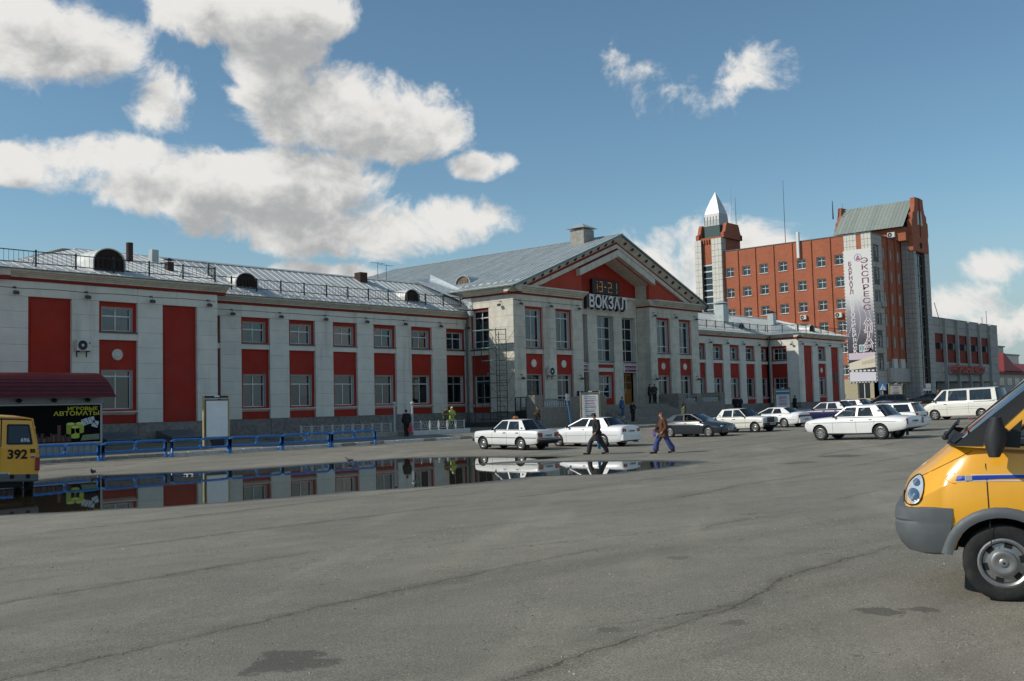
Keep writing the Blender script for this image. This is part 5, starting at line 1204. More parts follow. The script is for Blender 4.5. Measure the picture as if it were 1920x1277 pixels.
# information boards
def board(x, y, z, rz, label, style, h=2.6, w=1.35):
    t = thing('information_board', label, 'information board', (x, y, z), rz)
    M_POST = mat('board_post', rgb(186,170,120), .5, var=.1)
    for s_ in (-1, 1): obj('post', MB().cbox(s_*w/2-.035, -.06, -.05, s_*w/2+.035, .06, h, .01).mesh('post', M_POST), t)
    hd = obj('header', MB().box(-w/2+.035, -.05, h-.2, w/2-.035, .05, h-.03).mesh('header', M_BLACK), t)
    obj('header_plate', MB().box(-.12, -.06, h-.09, .16, -.05, h-.02).mesh('header_plate', MATS['sign_white']), hd); obj('header_line', MB().box(-w/2+.05, -.056, h-.18, w/2-.05, -.05, h-.14).mesh('header_line', M_FEN), hd)
    z0, z1 = (.46, h-.22)
    bx = obj('light_box', MB().cbox(-w/2+.04, -.09, z0, w/2-.04, .09, z1, .02).mesh('light_box', M_BLACK), t)
    pc = {'blank': rgb(226,230,230), 'text': rgb(228,228,228), 'blue': rgb(214,218,220), 'grey': rgb(172,174,168)}[style]
    obj('sheet', MB().box(-w/2+.09, -.1, z0+.05, w/2-.09, -.088, z1-.05).mesh('sheet', mat('board_sheet_'+style, pc, .3, var=.05, nscale=2)), bx)
    obj('inner_frame', MB().box(-w/2+.06, -.105, z0+.03, -w/2+.1, -.088, z1-.03).box(w/2-.1, -.105, z0+.03, w/2-.06, -.088, z1-.03).box(-w/2+.1, -.105, z1-.07, w/2-.1, -.088, z1-.03).box(-w/2+.1, -.105, z0+.03, w/2-.1, -.088, z0+.07).mesh('inner_frame', mat('board_bead', rgb(150,134,104), .5)), bx)
    obj('foot', MB().cbox(-.35, -.2, -.05, .35, .2, z0-.05, .02).mesh('foot', M_BLACK), t)
    ln = MB(); ln2 = MB(); rr = random.Random(int(x*10))
    if style == 'blue': obj('heading_band', MB().box(-w/2+.1, -.103, z1-.42, w/2-.1, -.1, z1-.16).mesh('heading_band', mat('board_cyan', rgb(44,120,158), .5)), bx)
    if style != 'blank':
        zz = z1-.22-(.35 if style == 'blue' else 0); k = 0
        while zz > z0+.15:
            hw = rr.uniform(.25, .45); q = ln2 if (style == 'blue' or k in (2, 3, 4, 10)) else ln
            xx = -hw
            while xx < hw:
                wd = rr.uniform(.03, .11); q.box(xx, -.104, zz-.016, min(hw, xx+wd), -.1, zz+.016); xx += wd+.02
            zz -= .052 if rr.random() < .75 else .12; k += 1
        for q, m_, nm in ((ln, mat('print_black', rgb(54,52,54), .6), 'print_lines'), (ln2, mat('print_red', rgb(176,70,88), .6), 'print_lines_red')):
            if q.v: o = obj(nm, q.mesh(nm, m_), bx); o['kind'] = 'stuff'
    return t
board(29.35, 45.2, Hp(29.3, 45.2), R(-4), 'blank white lightbox board on two posts behind the blue barriers', 'blank', 2.6, 1.38)
board(61.7, 45.9, Hp(61.7, 45.9), R(-50), 'white notice board with dense text lines in front of the terrace wall', 'text', 2.65, 1.42)
board(88.0, 43.4, Hp(88, 43.4), R(-55), 'notice board with blue heading and red print before the far pavilion corner', 'blue', 2.4, 1.4)
board(111.9, 41.9, rise(111.9, 41.9)+.03, R(-58), 'grey notice board with yellowish posts by the tiled office block entrance', 'grey', 2.5, 1.4)
# signs on poles
t = thing('blue_pole_sign', 'leaning blue pole with small white sign plates before the terrace balusters', 'sign', (59.75, 46.2, Hp(59.7, 46.2)))
obj('pole', MB().tube((0, 0, -.05), (-.32, .1, 2.15), .045, 8).mesh('pole', mat('pole_blue', rgb(60,130,176), .5), True), t)
obj('sign_plate', MB().cbox(-.5, .02, 2.12, -.12, .07, 2.45, .01).mesh('sign_plate', M_FEN), t); obj('sign_plate', MB().cbox(-.55, .0, 1.95, -.1, .05, 2.08, .01).mesh('sign_plate', M_FEN), t)
t = thing('pedestrian_crossing_sign', 'square blue pedestrian crossing sign on a white post by the office entrance', 'road sign', (111.6, 43.2, rise(111.6, 43.2)+.03), R(-58))
obj('post', MB().tube((0, 0, -.05), (0, 0, 2.4), .04, 8).mesh('post', M_FEN, True), t)
p = obj('plate', MB().cbox(-.42, -.05, 1.75, .42, -.02, 2.6, .02).mesh('plate', mat('sign_blue', rgb(60,120,170), .4)), t)
obj('triangle', MB().prism([(-.32, 1.85), (.32, 1.85), (0, 2.48)], 'y', -.06, -.05).mesh('triangle', MATS['sign_white']), p)
mb = MB(); mb.prism([(-.05, 1.95), (.0, 2.2), (.05, 2.2), (.02, 2.05), (.12, 1.9), (.06, 1.9), (0, 2.02), (-.04, 1.88), (-.1, 1.88)], 'y', -.066, -.06); mb.lathe([(0, -.066), (.045, -.066), (.045, -.06)], 10, (.03, 0, 2.27), 'y'); obj('walking_figure', mb.mesh('walking_figure', M_BLACK), p)
t = thing('bus_stop_sign', 'small pale bus stop sign on a thin post before the glazed stair slot', 'road sign', (128.8, 44.2, rise(128.8, 44.2)+.03), R(-60))
obj('post', MB().tube((0, 0, -.05), (0, 0, 2.3), .035, 8).mesh('post', M_PIPE, True), t); obj('plate', MB().cbox(-.3, -.04, 1.75, .3, -.02, 2.3, .01).mesh('plate', mat('stop_plate', rgb(150,156,160), .5)), t); obj('plate', MB().cbox(-.6, -.04, 1.4, .3, -.02, 1.7, .01).mesh('plate', mat('stop_plate', (0,0,0))), t)
# light-well hatches against the pavilion
for x0, x1, lb in ((25.9, 27.95, 'grey tin-covered basement hatch under the pavilion window'), (29.5, 31.55, 'grey tin-covered basement hatch under the blind red panel')):
    t = thing('basement_hatch', lb, 'hatch', ((x0+x1)/2, 50.4, .6), w=True)
    MB().cbox(x0+.1, 49.75, .3, x1-.1, 51.25, .95, .02).build('hatch_box', mat('hatch_concrete', rgb(120,116,110), .9, var=.2), t)
    MB().add([(x0, 49.6, .93), (x1, 49.6, .93), (x1-.05, 51.24, 1.28), (x0+.05, 51.24, 1.28), (x0, 49.6, .89), (x1, 49.6, .89), (x1-.05, 51.24, .94), (x0+.05, 51.24, .94)], [(0,1,2,3),(0,4,5,1),(1,5,6,2),(3,7,4,0),(2,6,7,3)]).build('lid', mat('hatch_tin', rgb(112,124,130), .5, metal=.5, var=.1), t)
t = thing('mailbox', 'small dark blue box mounted on the hall pier beside the portal', 'mailbox', (66.0, 50.1, 2.8)); obj('box', MB().cbox(-.25, -.12, 0, .25, .09, .4, .03).mesh('box', mat('post_blue', rgb(30,40,88), .5)), t); obj('slot', MB().box(-.15, -.128, .28, .15, -.12, .31).mesh('slot', M_BLACK), t)
# litter
for i, (x, y, c_, lb) in enumerate(((19.6, 31.9, rgb(210,208,200), 'crumpled white paper floating at the puddle edge'), (66.0, 20.2, rgb(200,70,80), 'small red and white wrapper lying near the white van'), (52.6, 30.2, rgb(206,206,200), 'torn white paper scrap on the asphalt between the dark sedan and white saloon'))):
    mb = MB(); n = 5; s_ = .16 if i < 2 else .22
    mb.grid([[((a/n-.5)*2*s_, (b/n-.5)*2*s_, .02+.07*abs(math.sin(a*2.1+b*1.3+i))) for a in range(n+1)] for b in range(n+1)])
    o = mb.build('litter', mat('paper_%d' % i, c_, .9)); o.location = (x, y, H(x, y)); tag(o, lb, 'litter')
# ================================================================ vehicles  (local axes: +x front, +y left, z up, origin between the axles)
def paint(name, col, rough=.28, dirt=.25): return mat('car_paint_'+name, col, rough, var=.03, nscale=2, coat=.5, stain=tuple(x*.6+.06 for x in col), sscale=1.8, samt=dirt)
M_CGL = glass('car_glass', (.42, .46, .46)); M_CGD = glass('car_glass_tinted', (.10, .11, .12))
M_RUB = mat('tyre_rubber', rgb(34,34,34), .85, var=.2, nscale=9, stain=rgb(84,80,74), sscale=7, samt=.35); M_STEEL = mat('wheel_steel', rgb(150,150,148), .4, metal=.7, var=.15, nscale=8); M_CHR = mat('chrome', rgb(200,202,204), .15, metal=1)
M_PLAS = mat('bumper_plastic', rgb(40,41,42), .6, var=.1); M_LAMPW = mat('lamp_clear', rgb(190,194,196), .12, metal=.3, coat=.6); M_LAMPR = mat('lamp_red', rgb(140,22,24), .2, coat=.6); M_LAMPO = mat('lamp_orange', rgb(210,110,30), .2, coat=.6)
M_SEAM = mat('panel_gap', rgb(30,30,30), .9); M_INT = mat('car_interior', rgb(38,37,36), .9); M_SEAT = mat('seat_cloth', rgb(62,60,58), .95); M_PLATE = mat('plate_white', rgb(210,210,206), .5); M_UNDER = mat('under_black', (.01, .01, .01), .9)
def herm(st, x):
    """catmull-rom over stations sorted front (+x) to rear"""
    n = len(st); i = 0
    while i < n-2 and x < st[i+1][0]: i += 1
    a, b = st[i], st[i+1]; t = (x-a[0])/(b[0]-a[0]); t = max(0, min(1, t))
    p, q = st[max(0, i-1)], st[min(n-1, i+2)]; out = []
    for k in range(1, len(a)):
        sa = (b[k]-p[k])/(b[0]-p[0])*(b[0]-a[0]) if i > 0 else b[k]-a[k]; sb = (q[k]-a[k])/(q[0]-a[0])*(b[0]-a[0]) if i < n-2 else b[k]-a[k]
        lo, hi = min(a[k], b[k]), max(a[k], b[k]); h = (2*t**3-3*t*t+1)*a[k]+(t**3-2*t*t+t)*sa+(-2*t**3+3*t*t)*b[k]+(t**3-t*t)*sb
        out.append(max(lo-.01, min(hi+.01, h)))
    return out
class Body:
    def __init__(s, st, crown=.03, sq=.045): s.st = st; s.crown = crown; s.sq = sq
    def ring(s, x):
        zl, zt, ws, wm, wt, zm = herm(s.st, x); q = s.sq
        return [(0, zl), (ws*.55, zl), (ws*.95, zl), (ws, zl+.05), (ws*.4+wm*.6, zl*.45+zm*.55), (wm, zm), (wm*.9+wt*.1, zm*.35+(zt-q)*.65), (wt+(wm-wt)*.45, zt-q), (wt+(wm-wt)*.12, zt-q*.35), (wt*.9, zt), (wt*.5, zt+s.crown*.75), (0, zt+s.crown)]
    def y(s, x, z):
        r_ = s.ring(x)[3:10]
        for (a, b), (c_, d_) in zip(r_, r_[1:]):
            if b <= z <= d_: return a+(c_-a)*(z-b)/max(1e-6, d_-b)
        return r_[0][0] if z < r_[0][1] else r_[-1][0]
    def mesh(s, mats, cab, arches, ar, tr, dark_lo=None, sub=3):
        xs_ = []
        for a, b in zip(s.st, s.st[1:]): xs_ += [a[0]+(b[0]-a[0])*k/sub for k in range(sub)]
        xs_.append(s.st[-1][0]); mb = MB(); rows_ = []
        for x in xs_:
            r_ = s.ring(x); rows_.append([(x, -y, z) for y, z in r_[:0:-1]]+[(x, y, z) for y, z in r_[:-1]]+[(x, 0, r_[-1][1])])
        n = len(rows_[0]); vs = [p for r_ in rows_ for p in r_]; fs = []; mi = []
        for i in range(len(rows_)-1):
            for j in range(n-1):
                jj = (j+1); fs.append((i*n+j, i*n+jj, (i+1)*n+jj, (i+1)*n+j)); c = [sum(vs[k][a] for k in fs[-1])/4 for a in range(3)]
                zt = herm(s.st, c[0])[1]; ins = cab and cab[1]+.02 < c[0] < cab[0]-.02 and c[2] > zt-.006
                mi.append(1 if ins or c[2] < herm(s.st, c[0])[0]+.02 else 0)
            fs.append((i*n+n-1, i*n, (i+1)*n, (i+1)*n+n-1)); mi.append(mi[-1])
        fs.append(tuple(range(n-1, -1, -1))); fs.append(tuple((len(rows_)-1)*n+k for k in range(n))); mi += [0, 0]
        me = bpy.data.meshes.new('body'); me.from_pydata(vs, [], fs)
        for m_ in mats: me.materials.append(m_)
        me.polygons.foreach_set('material_index', mi); bm = bmesh.new(); bm.from_mesh(me); bmesh.ops.remove_doubles(bm, verts=bm.verts, dist=1e-4); bmesh.ops.recalc_face_normals(bm, faces=bm.faces); bm.to_mesh(me); bm.free()
        cut = MB()
        for ax in arches:
            for sd in (-1, 1): cut.lathe([(0, sd*(tr/2-.26)), (ar, sd*(tr/2-.26)), (ar, sd*1.4), (0, sd*1.4)], 28, (ax, 0, arches[ax]), 'y')
        co = bpy.data.objects.new('cut', cut.mesh('cut', [mats[1]])); bo = bpy.data.objects.new('b', me); C.objects.link(co); C.objects.link(bo)
        md = bo.modifiers.new('b', 'BOOLEAN'); md.object = co; md.operation = 'DIFFERENCE'; md.solver = 'EXACT'; md.material_mode = 'TRANSFER'
        bpy.context.view_layer.update(); out = ev(bo); bpy.data.objects.remove(bo); bpy.data.objects.remove(co)
        bm = bmesh.new(); bm.from_mesh(out)
        for f_ in bm.faces: f_.smooth = True
        for e_ in bm.edges:
            if len(e_.link_faces) == 2 and (e_.calc_face_angle(0) > R(34) or e_.link_faces[0].material_index != e_.link_faces[1].material_index): e_.smooth = False
        bm.to_mesh(out); bm.free(); return out
    def patch(s, quad, off=.006, n=5, side=1, thick=0):
        """quad of (x, z) corners laid on the body side"""
        rows_ = []
        for i in range(n+1):
            a = [quad[0][k]+(quad[3][k]-quad[0][k])*i/n for k in (0, 1)]; b = [quad[1][k]+(quad[2][k]-quad[1][k])*i/n for k in (0, 1)]; row = []
            for j in range(n+1): x, z = a[0]+(b[0]-a[0])*j/n, a[1]+(b[1]-a[1])*j/n; row.append((x, side*(s.y(x, z)+off), z))
            rows_.append(row)
        return rows_
_wheels = {}
def wheel_meshes(r, w, kind):
    k = (r, w, kind)
    if k in _wheels: return _wheels[k]
    t = MB(); rr = r*.63; t.lathe([(rr, w*.42), (rr+.02, w*.48), (r*.86, w*.5), (r*.965, w*.44), (r, w*.34), (r, -w*.34), (r*.965, -w*.44), (r*.86, -w*.5), (rr+.02, -w*.48), (rr, -w*.42)], 32, axis='y')
    for i in range(40):
        a = 2*math.pi*i/40; t.box(-.012, -w*.33, r-.006, .012, w*.33, r+.004) if False else None
    tm = t.mesh('wheel', M_RUB, True, ang=50)
    rim = MB(); d = w*.5
    rim.lathe([(rr+.006, -w*.40), (rr+.006, d*.86), (rr-.012, d*.92), (rr-.03, d*.80), (rr-.04, d*.45)], 28, axis='y')
    mats = [M_STEEL, M_UNDER]
    if kind == 'steel':
        rim.lathe([(rr-.04, d*.45), (rr*.72, d*.35), (rr*.62, d*.62), (rr*.36, d*.68), (rr*.30, d*.80), (.03, d*.84), (0, d*.84)], 28, axis='y'); rim.cur = 1
        for i in range(8):
            a = 2*math.pi*i/8+.2; rim.lathe([(0, d*.52), (.022, d*.5)], 6, (rr*.74*math.cos(a), .0, rr*.74*math.sin(a)), 'y')
    elif kind == 'van':
        rim.lathe([(rr-.04, d*.30), (rr*.86, d*.10), (rr*.80, d*.55), (rr*.62, d*.60), (rr*.50, d*.66)], 32, axis='y'); rim.lathe([(rr*.52, d*.62), (rr*.50, d*.95), (rr*.44, d*1.02), (rr*.36, d*1.0), (rr*.20, d*.90), (rr*.16, d*.98), (rr*.08, d*1.0), (0, d*1.0)], 28, axis='y'); rim.cur = 1
        for i in range(6):
            a = 2*math.pi*i/6+.35; c_, s_ = math.cos(a), math.sin(a); px, pz = rr*.73*c_, rr*.73*s_; tx, tz = -s_*.034, c_*.034; nx, nz = c_*.024, s_*.024
            rim.add([(px-tx-nx, d*.625, pz-tz-nz), (px+tx-nx, d*.625, pz+tz-nz), (px+tx+nx, d*.585, pz+tz+nz), (px-tx+nx, d*.585, pz-tz+nz)], [(0,1,2,3)])
        rim.lathe([(0, d*1.01), (.012, d*1.01)], 8, (0, 0, 0), 'y')
    else:
        rim.cur = 1; rim.lathe([(rr-.03, d*.25), (0, d*.25)], 24, axis='y'); rim.cur = 0
        n = 5 if kind == 'alloy5' else (10 if kind == 'spoke10' else 7); wd = .055 if n == 5 else (.026 if n == 10 else .04)
        for i in range(n):
            a = 2*math.pi*i/n; c_, s_ = math.cos(a), math.sin(a); tx, tz = -s_, c_
            vs = []
            for rad, dep, k2 in ((rr*.18, .72, 1.2), (rr-.02, .74, .8)):
                for sg, dd in ((-1, 0), (1, 0), (1, -.05), (-1, -.05)): vs.append((rad*c_+tx*wd*k2*sg, d*dep+dd, rad*s_+tz*wd*k2*sg))
            rim.add(vs, [(0,1,5,4),(1,2,6,5),(3,0,4,7),(2,3,7,6)])
        rim.lathe([(rr*.30, d*.6), (rr*.28, d*.78), (rr*.12, d*.84), (0, d*.84)], 18, axis='y')
    rm = rim.mesh('rim', mats, True, ang=40); _wheels[k] = (tm, rm); return _wheels[k]
def add_wheel(t, x, y, r, w, kind, steer=0):
    tm, rm = wheel_meshes(r, w, kind); o = obj('wheel', tm, t, (x, y, r-.005), (0, rnd.uniform(0, 6), (0 if y > 0 else math.pi)+steer)); obj('rim', rm, o); return o
def car(label, loc, heading, sp_, col, group=None, name='car', cat='car', wheel='steel', glass_m=None, extra=None, open_win=None):
    """sp_: spec dict; returns the Empty"""
    x, y = loc; t = thing(name, label, cat, (x, y, H(x, y)), R(heading), group)
    f, b_ = .4, .4; hx, hy = math.cos(R(heading)), math.sin(R(heading))
    pitch = math.atan2(H(x+hx*1.3, y+hy*1.3)-H(x-hx*1.3, y-hy*1.3), 2.6); roll = math.atan2(H(x-hy*.7, y+hx*.7)-H(x+hy*.7, y-hx*.7), 1.4)
    t.rotation_euler = (roll, -pitch, R(heading))
    B = Body(sp_['st'], sp_.get('crown', .03), sp_.get('sq', .045)); wb, tr, r = sp_['wb'], sp_['tr'], sp_['r']; cab = sp_['cab']; xb = [n[0] for n in cab['n']]
    key = ('body', sp_['name'], col.name)
    if key not in _wheels: _wheels[key] = B.mesh([col, M_UNDER], (xb[0]+cab.get('fw', .1), xb[-1]-cab.get('rw', .1)), {wb/2: r*1.02, -wb/2: r*1.02}, r*sp_.get('arch', 1.16), tr)
    obj('body', _wheels[key], t)
    gm = glass_m or M_CGL
    # greenhouse: pillars, roof, panes
    zb, zt, wbt, wr = cab['zb'], cab['zt'], cab['wb'], cab['wr']; N_ = cab['n']; K = cab['k']
    def bp(i, s_): xx = N_[i][0]; return Vector((xx, s_*(wbt-cab.get('nar', .0)*(1 if i in (0, len(N_)-1) else 0)), zb(xx)))
    def tp(i, s_): xx = N_[i][1]; return Vector((xx, s_*wr, zt(xx)))
    th = .035
    for s_ in (-1, 1):
        shell = MB()
        for i, k in enumerate(K):
            a, b, c_, d_ = bp(i, s_), bp(i+1, s_), tp(i+1, s_), tp(i, s_); inn = Vector((0, -s_*th, 0))
            def slab(p, q, u, v): shell.add([p, q, u, v, p+inn, q+inn, u+inn, v+inn], [(0,1,2,3),(7,6,5,4),(0,4,5,1),(1,5,6,2),(2,6,7,3),(3,7,4,0)])
            if k == 'P': slab(a, b, c_, d_)
            else:
                m_ = .12/max(.2, (d_-a).length)*.45; a2, b2 = a.lerp(d_, .04), b.lerp(c_, .04); d2, c2 = a.lerp(d_, 1-m_), b.lerp(c_, 1-m_)
                slab(a, b, b2, a2); slab(d2, c2, c_, d_)
                ins = lambda u, v, w_, z_, e: (u.lerp(v, e).lerp(z_.lerp(w_, e), e*.9), v.lerp(u, e).lerp(w_.lerp(z_, e), e*.9), w_.lerp(z_, e).lerp(v.lerp(u, e), e*.9), z_.lerp(w_, e).lerp(u.lerp(v, e), e*.9))
                q = ins(a2, b2, c2, d2, .035); of = Vector((0, -s_*.012, 0))
                sl = MB(); P0 = (a2, b2, c2, d2); sl.add([p+of*.2 for p in P0]+[p+of*.2 for p in q], [(0,1,5,4),(1,2,6,5),(2,3,7,6),(3,0,4,7)]); so_ = sl.build('window_seal', M_RUB, t)
                if not (open_win == (i, s_)): MB().add([p+of for p in q], [(0,1,2,3)]).build('side_window', gm, so_)
        obj('pillar_frame', shell.mesh('pillar_frame', col, weld=False), t)
    # roof
    shell = MB()
    xs_ = [N_[0][1]+(N_[-1][1]-N_[0][1])*k/8 for k in range(9)]; cr = cab.get('crown', .05)
    def rz(xx, yy): e = min(1, min(N_[0][1]-xx, xx-N_[-1][1])/.25+.25); return zt(xx)+cr*(1-(yy/wr)**2)*(.4+.6*max(0, e))
    top = [[(xx, wr*v, rz(xx, wr*v)) for v in (-1, -.97, -.85, -.5, 0, .5, .85, .97, 1)] for xx in xs_]
    bot = [[(p[0], p[1]*.985, p[2]-.035) for p in row] for row in top]
    shell.grid(top); shell.grid(bot)
    shell.grid([top[0], bot[0]]); shell.grid([top[-1], bot[-1]]); shell.grid([[r_[0] for r_ in top], [r_[0] for r_ in bot]]); shell.grid([[r_[-1] for r_ in top], [r_[-1] for r_ in bot]])
    shell.build('roof', col, t, smooth=True, ang=40)
    for (i, nm, e) in ((0, 'windscreen', 1), (len(N_)-1, 'rear_window', -1)):
        if nm == 'rear_window' and cab.get('norear'): continue
        A_, B_, Cc, D_ = bp(i, 1), bp(i, -1), tp(i, -1), tp(i, 1); g_ = MB(); rows_ = []
        bul = cab.get('bul', .06)
        for v in range(5):
            row = []
            for u in range(9): p = A_.lerp(B_, u/8).lerp(D_.lerp(Cc, u/8), v/4); k = 1-(u/4-1)**2; row.append((p.x+e*bul*k*(1-.3*v/4), p.y, p.z+(rz(N_[i][1], 0)-zt(N_[i][1]))*k*v/4))
            rows_.append(row)
        sl = MB(); sl.grid([[rows_[0][u], tuple(Vector(rows_[0][u]).lerp(Vector(rows_[4][u]), .05))] for u in range(9)]); sl.grid([[tuple(Vector(rows_[0][u]).lerp(Vector(rows_[4][u]), .95)), rows_[4][u]] for u in range(9)])
        sl.grid([[rows_[v][0], tuple(Vector(rows_[v][0]).lerp(Vector(rows_[v][8]), .03))] for v in range(5)]); sl.grid([[tuple(Vector(rows_[v][0]).lerp(Vector(rows_[v][8]), .97)), rows_[v][8]] for v in range(5)])
        so_ = sl.build('window_seal', M_RUB, t); g_.grid([[(p[0]-e*.004, p[1], p[2]-.003) for p in row] for row in rows_]); g_.build(nm, gm if nm == 'windscreen' else (cab.get('rg') or gm), so_, smooth=True, ang=80)
    # seats
    sz = zb(0)
    for sx in sp_.get('seats', (.1, -.85)):
        for sy in (-.36, .36):
            so_ = MB().cbox(sx-.42, sy-.24, sz-.45, sx-.26, sy+.24, sz+.2, .05).build('seat', M_SEAT, t); MB().cbox(sx-.40, sy-.12, sz+.2, sx-.31, sy+.12, sz+.38, .03).build('headrest', M_SEAT, so_)
    for ax in (wb/2, -wb/2):
        for s_ in (-1, 1): add_wheel(t, ax, s_*(tr/2), r, sp_.get('tw', .18), wheel)
    # surface details
    for xx, z0, z1 in sp_.get('seams', ()):
        for s_ in (-1, 1): MB().grid(B.patch([(xx-.005, z0), (xx+.005, z0), (xx+.005, z1), (xx-.005, z1)], .0025, 6, s_)).build('door_gap', M_SEAM, t)
    for (x0, z0, x1, z1, wd) in sp_.get('lines', ()):
        ra = r*sp_.get('arch', 1.16); half = math.sqrt(max(0, ra*ra-(z0-r*1.02)**2))+.015 if abs(z0-r*1.02) < ra else 0
        cuts = [x0]+([wb/2+half, wb/2-half, -wb/2+half, -wb/2-half] if half else [])+[x1]
        for p_, q_ in zip(cuts[::2], cuts[1::2]):
            if p_-q_ < .05: continue
            zp, zq = z0+(z1-z0)*(p_-x0)/(x1-x0), z0+(z1-z0)*(q_-x0)/(x1-x0)
            for s_ in (-1, 1): MB().grid(B.patch([(p_, zp), (q_, zq), (q_, zq+wd), (p_, zp+wd)], .004, 10, s_)).build('side_strip', sp_.get('linem', M_SEAM), t)
    for xx, z in sp_.get('handles', ()):
        for s_ in (-1, 1): yv = B.y(xx, z)*s_; MB().cbox(xx-.08, yv-.012, z-.018, xx+.08, yv+.022*s_ if s_ > 0 else yv+.012, z+.018, .006).build('door_handle', sp_.get('hm', M_CHR), t) if s_ > 0 else MB().cbox(xx-.08, yv-.022, z-.018, xx+.08, yv+.012, z+.018, .006).build('door_handle', sp_.get('hm', M_CHR), t)
    for (nm, bx, m_) in sp_.get('boxes', ()):
        c_ = min(.03, .3*min(abs(bx[0]-bx[3]), abs(bx[1]-bx[4]), abs(bx[2]-bx[5]))); MB().cbox(*bx, c_).build(nm, m_ if m_ != 'col' else col, t)
        if bx[1] > 0 and nm not in ('mirror',): MB().cbox(bx[0], -bx[4], bx[2], bx[3], -bx[1], bx[5], c_).build(nm, m_ if m_ != 'col' else col, t)
    for (nm, q, m_, off) in sp_.get('patches', ()):
        for s_ in (-1, 1): MB().grid(B.patch(q, off, 6, s_)).build(nm, m_ if m_ != 'col' else col, t, smooth=True)
    mx, mz = sp_.get('mirror', (None, None))
    if mx is not None:
        for s_ in (-1, 1):
            yv = cab['wb']*s_; mb = MB(); mb.ball((mx, yv+.13*s_, mz), .06, .10, .065, 12, 8); mb.tube((mx, yv-.02*s_, mz-.04), (mx, yv+.1*s_, mz-.02), .016, 6); mb.build('mirror', M_PLAS, t, smooth=True)
    for px_, nx in ((sp_['plate'][0], sp_['plate'][2]), (sp_['plate'][1], sp_['plate'][3])):
        e = 1 if px_ > 0 else -1; pl = MB().box(px_, -.26, nx-.055, px_+.012*e, .26, nx+.055).build('number_plate', M_PLATE, t); mb = MB()
        for k in range(8): mb.box(px_+.012*e, -.21+k*.053, nx-.03, px_+.015*e, -.21+k*.053+.035, nx+.03)
        o = mb.build('plate_marks', M_SEAM, pl); o['kind'] = 'stuff'
    if extra: extra(t, B)
    return t
lin = lambda x0, z0, x1, z1: (lambda x: z0+(z1-z0)*(x-x0)/(x1-x0))
LADA = dict(name='boxy', wb=2.424, tr=1.36, r=.295, tw=.17, arch=1.2, sq=.05, crown=.02,
  st=[(1.80,.42,.80,.72,.74,.68,.62),(1.77,.32,.85,.75,.775,.71,.62),(1.5,.27,.885,.77,.80,.73,.62),(1.2,.25,.90,.78,.805,.735,.62),(.6,.22,.925,.785,.81,.745,.62),(-.3,.22,.92,.785,.81,.75,.62),(-1.2,.22,.925,.785,.81,.745,.62),(-1.6,.26,.925,.78,.80,.74,.62),(-2.05,.30,.91,.77,.79,.72,.62),(-2.24,.36,.89,.75,.77,.70,.62),(-2.27,.46,.84,.73,.75,.68,.62)],
  cab=dict(n=[(.62,.06),(.56,.0),(-.32,-.34),(-.40,-.42),(-1.12,-.98),(-1.52,-1.16)], k=['P','G','P','G','P'], zb=lin(.6,.925,-1.5,.93), zt=lin(.06,1.385,-1.16,1.385), wb=.745, wr=.60, crown=.045, fw=.02, rw=.02, bul=.05),
  seams=[(.58,.28,.90),(-.36,.27,.9),(-1.18,.55,.9)], lines=[(1.7,.56,-2.2,.56,.03)], handles=[(-.22,.80),(-1.02,.80)], hm=M_PLAS, mirror=(.48,.98),
  boxes=[('front_bumper',(1.78,-.80,.40,1.93,.80,.54),M_PLAS),('rear_bumper',(-2.40,-.80,.40,-2.24,.80,.56),M_PLAS),('bumper_strip',(-2.41,-.78,.50,-2.39,.78,.53),M_CHR),('grille',(1.78,-.36,.56,1.83,.36,.84),M_PLAS),('headlight',(1.77,.40,.60,1.825,.72,.80),M_LAMPW),('tail_light',(-2.285,.42,.60,-2.25,.745,.80),M_LAMPR),('indicator',(-2.288,.64,.61,-2.28,.74,.70),M_LAMPO),('sill',(-1.0,-.79,.20,.9,.79,.27),M_PLAS),('mud_flap',(-1.62,.58,.10,-1.59,.76,.34),M_RUB),('mud_flap',(.84,.58,.10,.87,.76,.34),M_RUB),('chrome_hood',(1.80,-.38,.84,1.835,.38,.875),M_CHR),('vent_grille',(-1.30,.735,1.0,-1.22,.75,1.06),M_PLAS),('fuel_flap',(-1.9,.775,.62,-1.7,.79,.76),'col')],
  plate=(1.935,-2.29,.47,.68))
